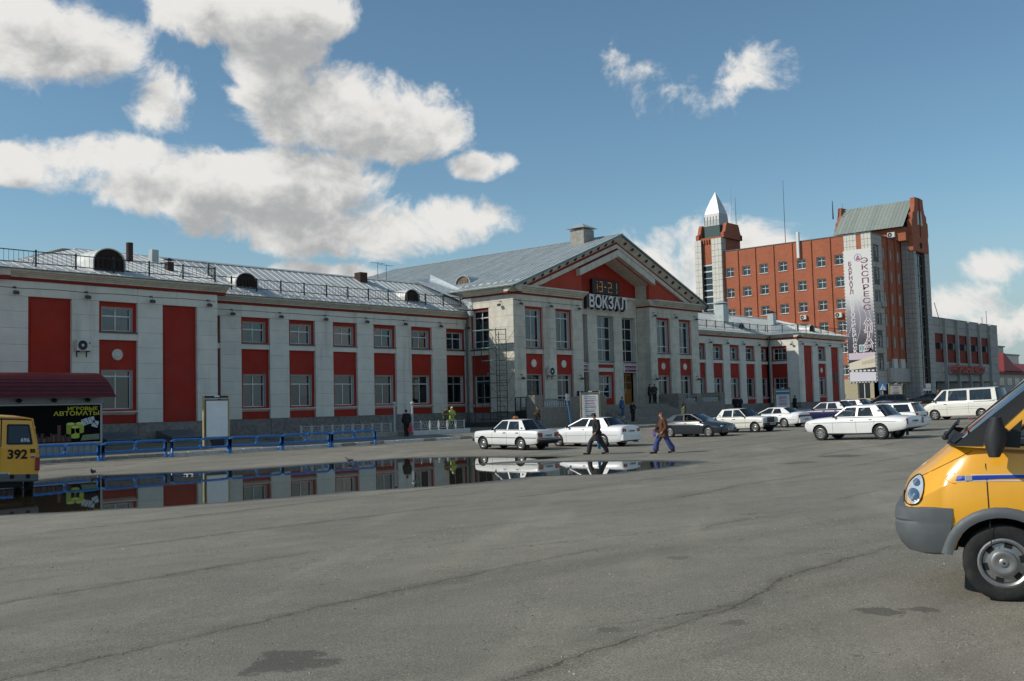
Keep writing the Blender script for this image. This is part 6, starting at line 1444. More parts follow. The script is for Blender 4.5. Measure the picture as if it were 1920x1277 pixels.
VOLGA = dict(name='volga', wb=2.80, tr=1.48, r=.335, tw=.2, arch=1.12, sq=.06, crown=.035,
  st=[(2.16,.50,.80,.76,.80,.70,.66),(2.10,.42,.86,.80,.84,.74,.66),(1.8,.36,.93,.84,.87,.77,.66),(1.4,.30,.97,.86,.89,.79,.66),(.75,.27,1.00,.87,.90,.80,.66),(-.3,.26,.98,.875,.90,.81,.66),(-1.2,.27,.985,.87,.90,.80,.66),(-1.8,.33,.97,.86,.89,.78,.66),(-2.3,.40,.93,.84,.87,.75,.66),(-2.52,.46,.90,.81,.84,.72,.66),(-2.56,.54,.84,.79,.82,.70,.66)],
  cab=dict(n=[(.80,.20),(.72,.10),(-.28,-.30),(-.38,-.40),(-1.12,-.90),(-1.62,-1.18)], k=['P','G','P','G','P'], zb=lin(.8,1.0,-1.6,.985), zt=lin(.2,1.44,-1.18,1.44), wb=.80, wr=.645, crown=.06, fw=.02, rw=.02, bul=.09),
  seams=[(.76,.33,.97),(-.33,.32,.96),(-1.16,.6,.96)], lines=[(2.05,.76,-2.5,.76,.012)], handles=[(-.14,.87),(-1.0,.87)], mirror=(.66,1.05),
  boxes=[('front_bumper',(2.10,-.86,.42,2.24,.86,.54),M_CHR),('rear_bumper',(-2.66,-.86,.46,-2.52,.86,.58),M_CHR),('grille',(2.10,-.5,.58,2.175,.5,.76),M_CHR),('headlight',(2.08,.52,.60,2.17,.76,.80),M_LAMPW),('tail_light',(-2.575,.66,.62,-2.53,.81,.86),M_LAMPR),('side_lamp',(1.95,.845,.74,2.0,.87,.77),M_LAMPO),('vent_grille',(-1.42,.70,1.12,-1.26,.735,1.28),M_STEEL),('mud_flap',(-1.86,.62,.10,-1.83,.84,.42),M_RUB),('sill',(-1.1,-.86,.24,1.0,.86,.31),M_UNDER)],
  plate=(2.245,-2.575,.48,.74))
CAMRY = dict(name='camry', wb=2.67, tr=1.50, r=.31, tw=.195, arch=1.1, sq=.10, crown=.05,
  st=[(2.20,.34,.60,.62,.66,.50,.48),(2.12,.24,.68,.74,.78,.60,.5),(1.8,.20,.78,.82,.86,.68,.54),(1.34,.18,.85,.85,.885,.74,.56),(.85,.17,.93,.86,.89,.78,.58),(-.3,.17,.95,.86,.89,.80,.6),(-1.34,.18,.98,.86,.89,.78,.6),(-1.9,.22,.985,.84,.87,.74,.6),(-2.3,.26,.97,.80,.83,.70,.6),(-2.40,.32,.92,.76,.80,.66,.6),(-2.43,.40,.80,.72,.76,.60,.6)],
  cab=dict(n=[(.95,.02),(.84,-.08),(-.30,-.42),(-.40,-.50),(-1.22,-1.0),(-1.62,-1.22)], k=['P','G','P','G','P'], zb=lin(.95,.93,-1.6,.97), zt=lin(.0,1.37,-1.2,1.36), wb=.79, wr=.60, crown=.05, fw=.02, rw=.02, bul=.10),
  seams=[(.80,.26,.9),(-.36,.25,.93),(-1.22,.5,.93)], lines=[(1.9,.52,-2.2,.54,.03)], linem='x', handles=[(-.2,.83),(-1.05,.84)], mirror=(.72,.98),
  boxes=[('tail_light',(-2.43,.42,.68,-2.36,.74,.86),M_LAMPR),('headlight',(2.08,.40,.54,2.165,.66,.66),M_LAMPW),('rear_bumper',(-2.50,-.80,.30,-2.30,.80,.58),'col'),('front_bumper',(2.06,-.74,.24,2.24,.74,.48),'col'),('exhaust',(-2.5,.42,.20,-2.2,.50,.26),M_STEEL)],
  plate=(2.245,-2.455,.40,.74))
CAMRY['linem'] = mat('strip_pale', rgb(196,196,194), .5)
SEDAN = dict(name='sedan', wb=2.55, tr=1.46, r=.30, tw=.195, arch=1.12, sq=.12, crown=.05,
  st=[(2.14,.36,.58,.58,.62,.46,.47),(2.06,.26,.66,.72,.76,.56,.49),(1.75,.20,.74,.80,.84,.64,.52),(1.275,.18,.81,.82,.85,.70,.54),(.80,.17,.88,.83,.86,.75,.56),(-.3,.17,.90,.83,.86,.77,.57),(-1.275,.18,.93,.83,.86,.74,.57),(-1.8,.22,.94,.81,.84,.68,.57),(-2.15,.26,.92,.77,.80,.62,.57),(-2.30,.34,.84,.72,.75,.56,.57),(-2.34,.42,.70,.66,.70,.5,.57)],
  cab=dict(n=[(.92,.05),(.82,-.06),(-.30,-.40),(-.38,-.47),(-1.10,-.86),(-1.72,-1.10)], k=['P','G','P','G','P'], zb=lin(.92,.88,-1.7,.92), zt=lin(.0,1.28,-1.1,1.26), wb=.76, wr=.56, crown=.05, fw=.02, rw=.02, bul=.11),
  seams=[(.76,.24,.86),(-.34,.24,.88),(-1.12,.5,.88)], lines=[(1.9,.46,-2.1,.48,.02)], handles=[(-.2,.77),(-.98,.79)], mirror=(.7,.93),
  boxes=[('headlight',(1.98,.36,.53,2.10,.70,.63),M_LAMPW),('tail_light',(-2.335,.30,.60,-2.24,.70,.76),M_LAMPR),('indicator',(2.05,.34,.38,2.12,.62,.44),M_LAMPW),('front_bumper',(2.0,-.68,.22,2.19,.68,.46),'col'),('rear_bumper',(-2.40,-.70,.28,-2.2,.70,.54),'col')],
  plate=(2.195,-2.41,.40,.50))
WAGON = dict(name='wagon', wb=2.60, tr=1.46, r=.31, tw=.195, arch=1.12, sq=.10, crown=.04,
  st=[(2.10,.36,.60,.60,.64,.50,.48),(2.02,.26,.68,.74,.78,.60,.5),(1.7,.20,.78,.82,.85,.68,.54),(1.3,.18,.85,.83,.855,.72,.56),(.85,.17,.92,.84,.86,.77,.58),(-.3,.17,.93,.84,.86,.79,.58),(-1.3,.18,.95,.84,.86,.79,.58),(-1.9,.22,.95,.83,.85,.78,.58),(-2.20,.28,.94,.80,.83,.76,.58),(-2.28,.36,.90,.78,.81,.74,.58)],
  cab=dict(n=[(.92,.10),(.82,.0),(-.25,-.35),(-.33,-.43),(-1.12,-1.0),(-1.2,-1.08),(-2.0,-1.80),(-2.18,-1.95)], k=['P','G','P','G','P','G','P'], zb=lin(.92,.92,-2.2,.94), zt=lin(.1,1.39,-1.95,1.38), wb=.79, wr=.62, crown=.05, fw=.02, rw=.02, bul=.07, rg=M_CGD),
  seams=[(.76,.26,.9),(-.3,.25,.9),(-1.15,.5,.9)], handles=[(-.15,.80),(-.98,.81)], hm='x', mirror=(.7,.98),
  boxes=[('tail_light',(-2.29,.58,.72,-2.2,.80,.92),M_LAMPR),('headlight',(1.96,.40,.54,2.07,.68,.66),M_LAMPW),('rear_bumper',(-2.36,-.80,.30,-2.2,.80,.56),'col'),('front_bumper',(1.96,-.72,.24,2.15,.72,.48),'col'),('roof_rail',(-1.8,.54,1.42,.0,.57,1.46),M_PLAS),('spoiler',(-2.10,-.55,1.38,-1.9,.55,1.41),'col')],
  plate=(2.155,-2.365,.40,.74))
WAGON['hm'] = M_PLAS
P_W = paint('white', rgb(226,226,222), .3, .2); P_W2 = paint('white_old', rgb(222,220,210), .35, .35); P_W3 = paint('pearl_white', rgb(230,230,228), .25, .1); P_G = paint('graphite', rgb(40,46,54), .22, .12); P_B = paint('navy', rgb(30,36,74), .3, .2); P_K = paint('black', rgb(22,22,24), .25, .15)
def taxi_extra(t, B):
    o = MB().cbox(-.36, -.06, 1.42, -.16, .14, 1.46, .01).build('taxi_lamp_base', M_PLAS, t); mb = MB(); mb.ball((-.26, .04, 1.50), .09, .17, .07, 12, 8); mb.build('taxi_lamp', M_LAMPO, t, smooth=True)
car('white boxy taxi saloon with orange roof lamp, parked nose to the station', (37.09, 32.26), 88.2, LADA, P_W, extra=taxi_extra, cat='car')
car('white rounded saloon with tinted windows right behind the walking man in black', (40.73, 30.36), 90.9, CAMRY, P_W3, wheel='alloy5', glass_m=M_CGD)
car('dark grey sedan facing the square with its driver window open', (50.85, 30.39), -92.5, SEDAN, P_G, wheel='alloy7', open_win=(1, -1))
car('old white boxy saloon with black grille facing the square beside the dark sedan', (55.6, 29.9), -97, LADA, P_W2)
car('white low coupe-like saloon with a wide dark red tail light band', (62.24, 31.33), 82.0, SEDAN, P_W3, wheel='alloy7', extra=lambda t, B: MB().cbox(-2.36, -.68, .66, -2.27, .68, .78, .02).build('tail_light_band', mat('tail_dark_red', rgb(96,20,30), .2, coat=.5), t))
car('big white classic saloon with chrome bumpers and spoked silver wheels', (44.21, 18.25), 85.3, VOLGA, P_W, wheel='spoke10')
car('white estate car with dark windows parked behind the white classic saloon', (51.3, 20.2), 90, WAGON, P_W3, wheel='alloy5', glass_m=M_CGD)
car('dark blue classic saloon parked behind the white classic saloon', (66.5, 29.5), 85, VOLGA, P_B)
car('dark blue saloon whose roof shows behind the other blue car', (75.5, 31.9), 86, VOLGA, P_B)
car('black estate car by the office block entrance', (101, 39.2), 118, WAGON, P_K, glass_m=M_CGD)
car('blue saloon whose roof shows just above the white estate car', (72.3, 28.1), 82, SEDAN, P_B)
car('black sedan with shining headlamp near the stair slot of the office block', (114.5, 39.6), 112, SEDAN, P_K, glass_m=M_CGD)
# ---- boxy vans
def van_lower(t, B, col): pass
VW = dict(name='vw', wb=2.92, tr=1.58, r=.325, tw=.205, arch=1.12, sq=.05, crown=.02,
  st=[(2.28,.44,.72,.72,.76,.66,.6),(2.22,.32,.84,.80,.84,.72,.6),(1.95,.27,1.02,.86,.89,.78,.62),(1.5,.24,1.13,.88,.915,.83,.64),(.9,.22,1.15,.885,.92,.86,.66),(-.5,.22,1.15,.885,.92,.87,.66),(-1.46,.22,1.15,.885,.92,.87,.66),(-2.1,.28,1.15,.88,.915,.86,.66),(-2.40,.32,1.14,.86,.90,.84,.66),(-2.45,.40,1.10,.84,.88,.82,.66)],
  cab=dict(n=[(1.62,.95),(1.50,.80),(.72,.66),(.58,.54),(-.62,-.60),(-.78,-.76),(-2.12,-2.04),(-2.42,-2.30)], k=['P','G','P','G','P','G','P'], zb=lin(1.6,1.15,-2.4,1.15), zt=lin(.95,1.86,-2.3,1.88), wb=.865, wr=.74, crown=.06, fw=.02, rw=.02, bul=.10, rg=M_CGD),
  seams=[(1.45,.42,1.12),(.65,.35,1.12),(-.70,.35,1.12)], lines=[(.6,.78,-2.3,.78,.008),(2.0,.66,-2.35,.66,.008)], handles=[(.75,.98)], hm='x', mirror=(1.42,1.22), seats=(.9, -.2, -1.2),
  boxes=[('front_bumper',(2.18,-.84,.26,2.36,.84,.54),M_PLAS),('rear_bumper',(-2.55,-.87,.30,-2.38,.87,.58),M_PLAS),('bumper_corner',(-2.42,.84,.34,-1.86,.925,.56),M_PLAS),('headlight',(2.20,.46,.62,2.265,.74,.80),M_LAMPW),('indicator',(2.16,.72,.64,2.24,.80,.80),M_LAMPO),('tail_light',(-2.47,.74,.62,-2.40,.89,.86),M_LAMPR),('grille',(2.22,-.46,.62,2.285,.46,.78),M_PLAS),('slide_rail',(-2.3,.905,1.09,-.7,.93,1.11),M_PLAS)],
  plate=(2.365,-2.56,.40,.5))
VW['hm'] = M_PLAS
def vw_extra(t, B):
    add_wheel(t, -2.66, -.2, .31, .19, 'steel').rotation_euler = (0, 0, R(90))
    MB().cbox(-2.62, -.5, .95, -2.44, .1, 1.15, .03).build('spare_wheel_mount', M_PLAS, t)
car('white passenger van with three side windows and alloy wheels beyond the parked cars', (67.26, 20.97), 83.8, VW, paint('van_white', rgb(228,226,214), .3, .15), name='passenger_van', cat='van', wheel='alloy5', glass_m=M_CGL, extra=vw_extra)
# ---- yellow minibuses (route taxis)
M_YEL = paint('route_yellow', rgb(238,172,46), .26, .10); M_GREYP = mat('grey_bumper_plastic', rgb(92,96,98), .55, var=.06, nscale=5, bump=.08, bscale=90); M_STRIPE = mat('stripe_blue', rgb(26,62,160), .35); M_COWL = mat('cowl_black', rgb(28,29,30), .6, var=.12)
FA = 1.45                                                               # front axle
def gx(v): return FA+v
GAZ = dict(name='gaz', wb=2.9, tr=1.70, r=.352, tw=.205, arch=1.19, sq=.13, crown=.05,
  st=[(gx(0.847),.66,.93,.66,.70,.52,.80),(gx(0.826),.60,1.01,.78,.82,.60,.80),(gx(0.740),.54,1.10,.86,.905,.66,.80),(gx(0.568),.48,1.235,.91,.945,.72,.80),(gx(0.361),.44,1.40,.935,.965,.78,.80),(gx(0.206),.42,1.45,.945,.975,.84,.80),(gx(0.000),.40,1.41,.95,.98,.90,.80),(gx(-0.500),.38,1.36,.955,.99,.95,.80),(gx(-1.200),.36,1.34,.96,1.0,.965,.80),(gx(-2.900),.36,1.34,.96,1.0,.965,.80),(gx(-3.850),.40,1.34,.955,.995,.96,.80),(gx(-4.000),.42,1.33,.95,.985,.95,.80)],
  cab=dict(n=[(gx(0.344),gx(-0.520)),(gx(0.100),gx(-0.660)),(gx(-0.030),gx(-0.780)),(gx(-1.020),gx(-1.040)),(gx(-1.160),gx(-1.160)),(gx(-2.200),gx(-2.200)),(gx(-2.320),gx(-2.320)),(gx(-3.600),gx(-3.580)),(gx(-3.980),gx(-3.840))], k=['P','P','G','P','G','P','G','P'], zb=lambda x: 1.34+max(0, min(1, (x-gx(-0.600))/1.0))*.09, zt=lambda x: 2.10+.06*max(0, min(1, (gx(-0.500)-x)/.9)), wb=.955, wr=.80, crown=.09, fw=-.02, rw=.02, bul=.09, norear=True),
  seams=[(gx(0.095),.52,1.40),(gx(-1.080),.42,1.32),(gx(-2.260),.42,1.32)], handles=[(gx(-0.920),1.08)], hm=M_PLAS, seats=(gx(-0.900), gx(-1.900), gx(-2.800)), boxes=[], plate=(gx(0.886),gx(-4.030),.66,.62))
def gaz_extra(t, B):
    # bumper: loft that wraps the nose
    def wrap(z, push, x_end, wid):
        pts = [(gx(x_end), wid)]
        for k in range(9): a = R(90*k/8); pts.append((gx(.56+(.335+push)*math.sin(a)), (wid-.33)+.33*math.cos(a)))
        full = [(x, -y, z) for x, y in pts]; return full[:]+[(x, y, z) for x, y in reversed(pts)]
    bm_ = MB(); prof = [(.86, -.01, .40, .94), (.845, .03, .40, .965), (.74, .045, .41, .975), (.72, .03, .42, .97), (.70, .045, .42, .972), (.60, .04, .44, .965), (.50, .0, .47, .945), (.43, -.06, .50, .92), (.41, -.14, .50, .88)]
    rows_ = [wrap(z, p, xe, w) for z, p, xe, w in prof]; bm_.grid(rows_); bm_.grid([[(x-.25, y*.85, z) if False else (x*.0+gx(0.344), y*.8, z) for x, y, z in rows_[0]], rows_[0]]); o = bm_.build('front_bumper', M_GREYP, t, smooth=True, ang=28)
    for s_ in (-1, 1):
        MB().cbox(gx(0.378), s_*.70-.2, .45, gx(0.430), s_*.70+.2, .84, .02).build('bumper_end', M_UNDER, o); MB().lathe([(0, 0), (.055, 0), (.065, .02)], 14, (gx(0.800), s_*.62, .585), 'x').build('fog_recess', M_COWL, o)
        # headlight wraps the corner
        def outline(c, n=6):
            out = []; k = len(c)
            for i in range(k):
                p0, p1, p2, p3 = c[i-1], c[i], c[(i+1) % k], c[(i+2) % k]
                for j in range(n):
                    u = j/n; out.append(tuple(.5*(2*p1[a]+(p2[a]-p0[a])*u+(2*p0[a]-5*p1[a]+4*p2[a]-p3[a])*u*u+(3*p1[a]-p0[a]-3*p2[a]+p3[a])*u**3) for a in (0, 1)))
            return out
        def fan(c, off, bulge=.0):
            mb = MB(); cx, cz = sum(p[0] for p in c)/len(c), sum(p[1] for p in c)/len(c); rings = []
            for f_ in (1, .75, .5, .25, .05): rings.append([(cx+(x-cx)*f_, s_*(B.y(cx+(x-cx)*f_, cz+(z-cz)*f_)+off+bulge*(1-f_*f_)), cz+(z-cz)*f_) for x, z in c+c[:1]])
            mb.grid(rings); mb.add(rings[-1][:-1], [tuple(range(len(c)))]); return mb
        hc = outline([(FA+.835, .90), (FA+.72, .885), (FA+.655, .98), (FA+.65, 1.11), (FA+.70, 1.145), (FA+.79, 1.06)])
        hl = fan(hc, .010, .012).build('headlight', glass('lamp_lens', (.95, .97, .98), .05, .05), t, smooth=True, ang=80)
        fan(hc, .003).build('lamp_bowl', mat('lamp_bowl', rgb(206,210,212), .35, metal=.25, bump=.4, bscale=26), hl, smooth=True, ang=80)
        for (x_, z_, r_) in ((FA+.745, .965, .058), (FA+.715, 1.075, .036)):
            fan([(x_+r_*math.cos(a), z_+r_*math.sin(a)) for a in [i*math.pi/8 for i in range(16)]], .0055).build('reflector', M_CHR, hl, smooth=True, ang=80)
        rim_ = MB(); rim_.path([(x, s_*(B.y(x, z)+.008), z) for x, z in hc], .007, 5, True); rim_.build('headlight_gasket', M_RUB, hl)
        for q in ([(FA+.66, 1.135), (FA+.20, 1.375), (FA+.20, 1.381), (FA+.66, 1.141)], [(FA+.765, .845), (FA+.76, .845), (FA+.76, .885), (FA+.765, .885)]): MB().grid(B.patch(q, .002, 10, s_)).build('panel_gap', M_SEAM, t)
        # wheel arch flare
        fl = MB(); rr = .352*1.19; rows_ = []
        for k in range(17):
            a = R(8+176*k/16); row = []
            for (dr, off) in ((-.012, -.05), (-.01, .03), (.03, .04), (.075, .028), (.085, .004)):
                xx, zz = gx(0.000)+(rr+dr)*math.cos(a)*1.06, .352*1.02+(rr+dr)*math.sin(a); row.append((xx, s_*(max(.9, B.y(xx, max(.48, zz)))+off), zz))
            rows_.append(row)
        fl.grid(rows_); fl.build('wheel_arch_flare', M_GREYP, t, smooth=True, ang=60)
        # stripe along the side with a little side lamp
        st_ = MB(); st_.grid(B.patch([(gx(0.361), 1.105), (gx(-0.000), 1.12), (gx(-0.000), 1.155), (gx(0.344), 1.15)], .004, 8, s_)); st_.grid(B.patch([(gx(-0.000), 1.12), (gx(-3.900), 1.14), (gx(-3.900), 1.175), (gx(0.000), 1.155)], .004, 20, s_)); st_.build('blue_stripe', M_STRIPE, t)
        for zc in (1.098, 1.155):
            w_ = MB(); w_.grid(B.patch([(gx(0.361), zc-.002), (gx(-3.900), zc+.02), (gx(-3.900), zc+.026), (gx(0.361), zc+.005)], .0045, 24, s_)); w_.build('white_line', M_PLATE, t)
        yv = B.y(gx(0.258), 1.125)*s_; MB().cbox(gx(0.211), yv-.012, 1.10, gx(0.280), yv+.012, 1.155, .008).build('side_lamp', M_LAMPW, t)
        # groove ring of the moulding
        gr = MB(); gr.path([(gx(0.344)+.10*math.cos(a), s_*(B.y(gx(0.344)+.10*math.cos(a), 1.125+.045*math.sin(a))+.002), 1.125+.045*math.sin(a)) for a in [R(-80+20*k) for k in range(9)]], .005, 5); gr.build('moulding_edge', M_YEL, t)
        # mirror
        mb = MB(); mx, my, mz = gx(0.020), s_*1.12, 1.50; pts = []
        for v in range(7):
            tz = v/6; w2 = .055+.055*math.sin(math.pi*min(1, tz*1.05)); pts.append([(mx+w2*math.cos(a)*.85-.04*tz, my+.085*math.sin(a)*s_*1.0, mz-.17+.36*tz) for a in [2*math.pi*k/12 for k in range(12)]])
        vs = [p for r_ in pts for p in r_]; fs = [(i*12+j, i*12+(j+1) % 12, (i+1)*12+(j+1) % 12, (i+1)*12+j) for i in range(6) for j in range(12)]+[tuple(range(11, -1, -1)), tuple(72+k for k in range(12))]
        mb.add(vs, fs); mb.tube((gx(-0.050), s_*.93, 1.42), (mx-.01, my-.03*s_, 1.42), .035, 8); mb.tube((gx(-0.090), s_*.93, 1.56), (mx-.03, my-.03*s_, 1.56), .025, 8); mb.build('mirror', M_PLAS, t, smooth=True, ang=50)
        MB().add([(gx(0.030), s_*.962, 1.425), (gx(-0.200), s_*.958, 1.40), (gx(-0.240), s_*.925, 1.66)], [(0,1,2)]).build('quarter_panel', M_COWL, t)
        mb = MB(); mb.grid([[(gx(0.378), s_*.72, 1.455), (gx(0.100), s_*.965, 1.44)], [(gx(0.310), s_*.78, 1.50), (gx(0.060), s_*.965, 1.485)]]); mb.build('cowl_corner', M_COWL, t)
    ck = MB(); ck.grid([[(gx(.35+.12*(1-(y/.9)**2)), y, 1.455+.03*(1-(y/.9)**2)) for y in (-.9, -.6, -.3, 0, .3, .6, .9)], [(gx(.25+.13*(1-(y/.9)**2)), y, 1.53+.04*(1-(y/.9)**2)) for y in (-.9, -.6, -.3, 0, .3, .6, .9)]]); ck.build('wiper_cowl', M_COWL, t)
    for y0 in (.75, .0):
        wp = MB(); wp.path([(gx(0.430), y0, 1.50), (gx(0.344), y0-.25, 1.60), (gx(0.310), y0-.5, 1.63)], .012, 6); wp.path([(gx(0.310), y0-.05, 1.62), (gx(0.310), y0-.7, 1.645)], .01, 5); wp.ball((gx(0.430), y0, 1.505), .03, n=8, k=5); wp.build('wiper', M_COWL, t)
    nose = MB(); nose.grid([[(gx(0.856), y, .86) for y in (-.5, 0, .5)], [(gx(0.851), y, .97) for y in (-.5, 0, .5)]]); nose.build('grille', M_COWL, t)
    # black screen edge down the pillar
    for s_ in (-1, 1): MB().add([(gx(0.361), s_*.958, 1.43), (gx(0.120), s_*.962, 1.425), (gx(-0.645), s_*.805, 2.10), (gx(-0.520), s_*.803, 2.115)], [(0,1,2,3)]).build('screen_edge', M_COWL, t)
    # rear doors with numbers
    xr = gx(-4.000)
    def slope(z): return xr-.012+(0 if z < 1.33 else (z-1.33)*.17)
    for s_ in (-1, 1):
        d_ = MB(); d_.add([(slope(.62), s_*.015, .62), (slope(.62), s_*.90, .62), (slope(1.33), s_*.92, 1.33), (slope(2.1), s_*.76, 2.1), (slope(2.12), s_*.015, 2.12), (slope(1.33), s_*.015, 1.33)], [(0,1,2,5),(5,2,3,4)]); do = d_.build('rear_door', M_YEL, t)
        wq = [(s_*.16, 1.46), (s_*.78, 1.46), (s_*.68, 1.98), (s_*.16, 1.98)]
        rows_ = [(slope(z)-.012, y, z) for y, z in wq]; MB().add(rows_, [(0,1,2,3)]).build('rear_window', M_CGD, do)
        sl = MB(); cx, cz = s_*.45, 1.72
        for a, b in zip(wq, wq[1:]+wq[:1]): sl.tube((slope(a[1])-.012, a[0], a[1]), (slope(b[1])-.012, b[0], b[1]), .022, 6)
        sl.build('window_seal', M_RUB, do); hg = MB()
        for z in (.8, 1.25, 1.9): hg.cbox(slope(z)-.02, s_*(.93 if z < 1.4 else .83)-.03, z-.04, slope(z)+.02, s_*(.93 if z < 1.4 else .83)+.03, z+.04, .01)
        hg.build('hinge', M_YEL, do)['kind'] = 'stuff'
        MB().cbox(xr-.06, s_*.93-.07, .72, xr+.03, s_*.93+.06, 1.08, .02).build('tail_light', M_LAMPR, t)
    for body_, y, z, size in (('392', -.42, 1.16, .34), ('22', -.80, 1.26, .12), ('АВ', .30, 1.16, .30)):
        o = obj('number', text_mesh(body_, size, .002, M_SEAM, .012, 1.0), t, (slope(z)-.008, y, z), (R(90), 0, R(-90)))
    o = obj('number', text_mesh('696', .15, .002, M_PLATE, .004, 1.0), t, (slope(1.56)-.03, -.60, 1.56), (R(80), 0, R(-90)))
    fl = MB(); fl.box(slope(1.1)-.006, -.86, 1.12, slope(1.1)-.004, -.76, 1.145); fl.build('flag_white', M_PLATE, t); fl = MB(); fl.box(slope(1.1)-.006, -.86, 1.095, slope(1.1)-.004, -.76, 1.12); fl.build('flag_blue', M_STRIPE, t); fl = MB(); fl.box(slope(1.1)-.006, -.86, 1.07, slope(1.1)-.004, -.76, 1.095); fl.build('flag_red', M_LAMPR, t)
    rb = MB().cbox(xr-.12, -.97, .42, xr+.02, .97, .62, .03).build('rear_bumper', M_GREYP, t)
    for y in (-.3, .3, -.7, .7): MB().lathe([(0, 0), (.06, 0), (.07, .01)], 10, (xr-.123, y, .56), 'x').build('bumper_hole', M_UNDER, rb)
    MB().cbox(xr-.02, -.6, .25, xr+1.2, .6, .42, .03).build('tow_beam', M_UNDER, t)
car('yellow minibus with blue stripe and grey bumper, front wheel and headlamp showing', (11.474, 1.768), 107, GAZ, M_YEL, name='minibus', cat='minibus', wheel='van', extra=gaz_extra)
car('yellow minibus seen from behind with number 392 on its rear door', (12.95, 31.7), 72, GAZ, M_YEL, name='minibus', cat='minibus', wheel='van', extra=gaz_extra)
# ================================================================ people, bags, birds
M_SKIN = mat('skin', rgb(196,146,118), .55, var=.05); M_SHOE = mat('shoe_black', rgb(24,22,22), .5)
def cloth(name, col, rough=.9): return mat('cloth_'+name, col, rough, var=.12, nscale=7, bump=.1, bscale=30)
def skin_mesh(name, V, E_, rad, m, root=0, sub=2, fold=0, seed=0):
    me = bpy.data.meshes.new(name); me.from_pydata([tuple(v) for v in V], E_, []); me.materials.append(m)
    o = bpy.data.objects.new(name, me); C.objects.link(o); md = o.modifiers.new('s', 'SKIN'); md.use_smooth_shade = True
    for i, r_ in enumerate(rad): d = me.skin_vertices[0].data[i]; d.radius = (r_ if isinstance(r_, tuple) else (r_, r_)); d.use_root = (i == root)
    s2 = o.modifiers.new('u', 'SUBSURF'); s2.levels = sub; s2.render_levels = sub
    bpy.context.view_layer.update(); out = ev(o); bpy.data.objects.remove(o); bpy.data.meshes.remove(me); out.name = name
    for p in out.polygons: p.use_smooth = True
    if not out.materials: out.materials.append(m)
    if fold:
        ns = [v.normal.copy() for v in out.vertices]
        for v, nn in zip(out.vertices, ns):
            q = v.co; f_ = noise.noise(Vector((q.x*9+seed, q.y*9, q.z*6)))*.6+abs(noise.noise(Vector((q.x*16, q.y*16+seed, q.z*9))))*.7
            v.co = q+nn*f_*fold
    return out
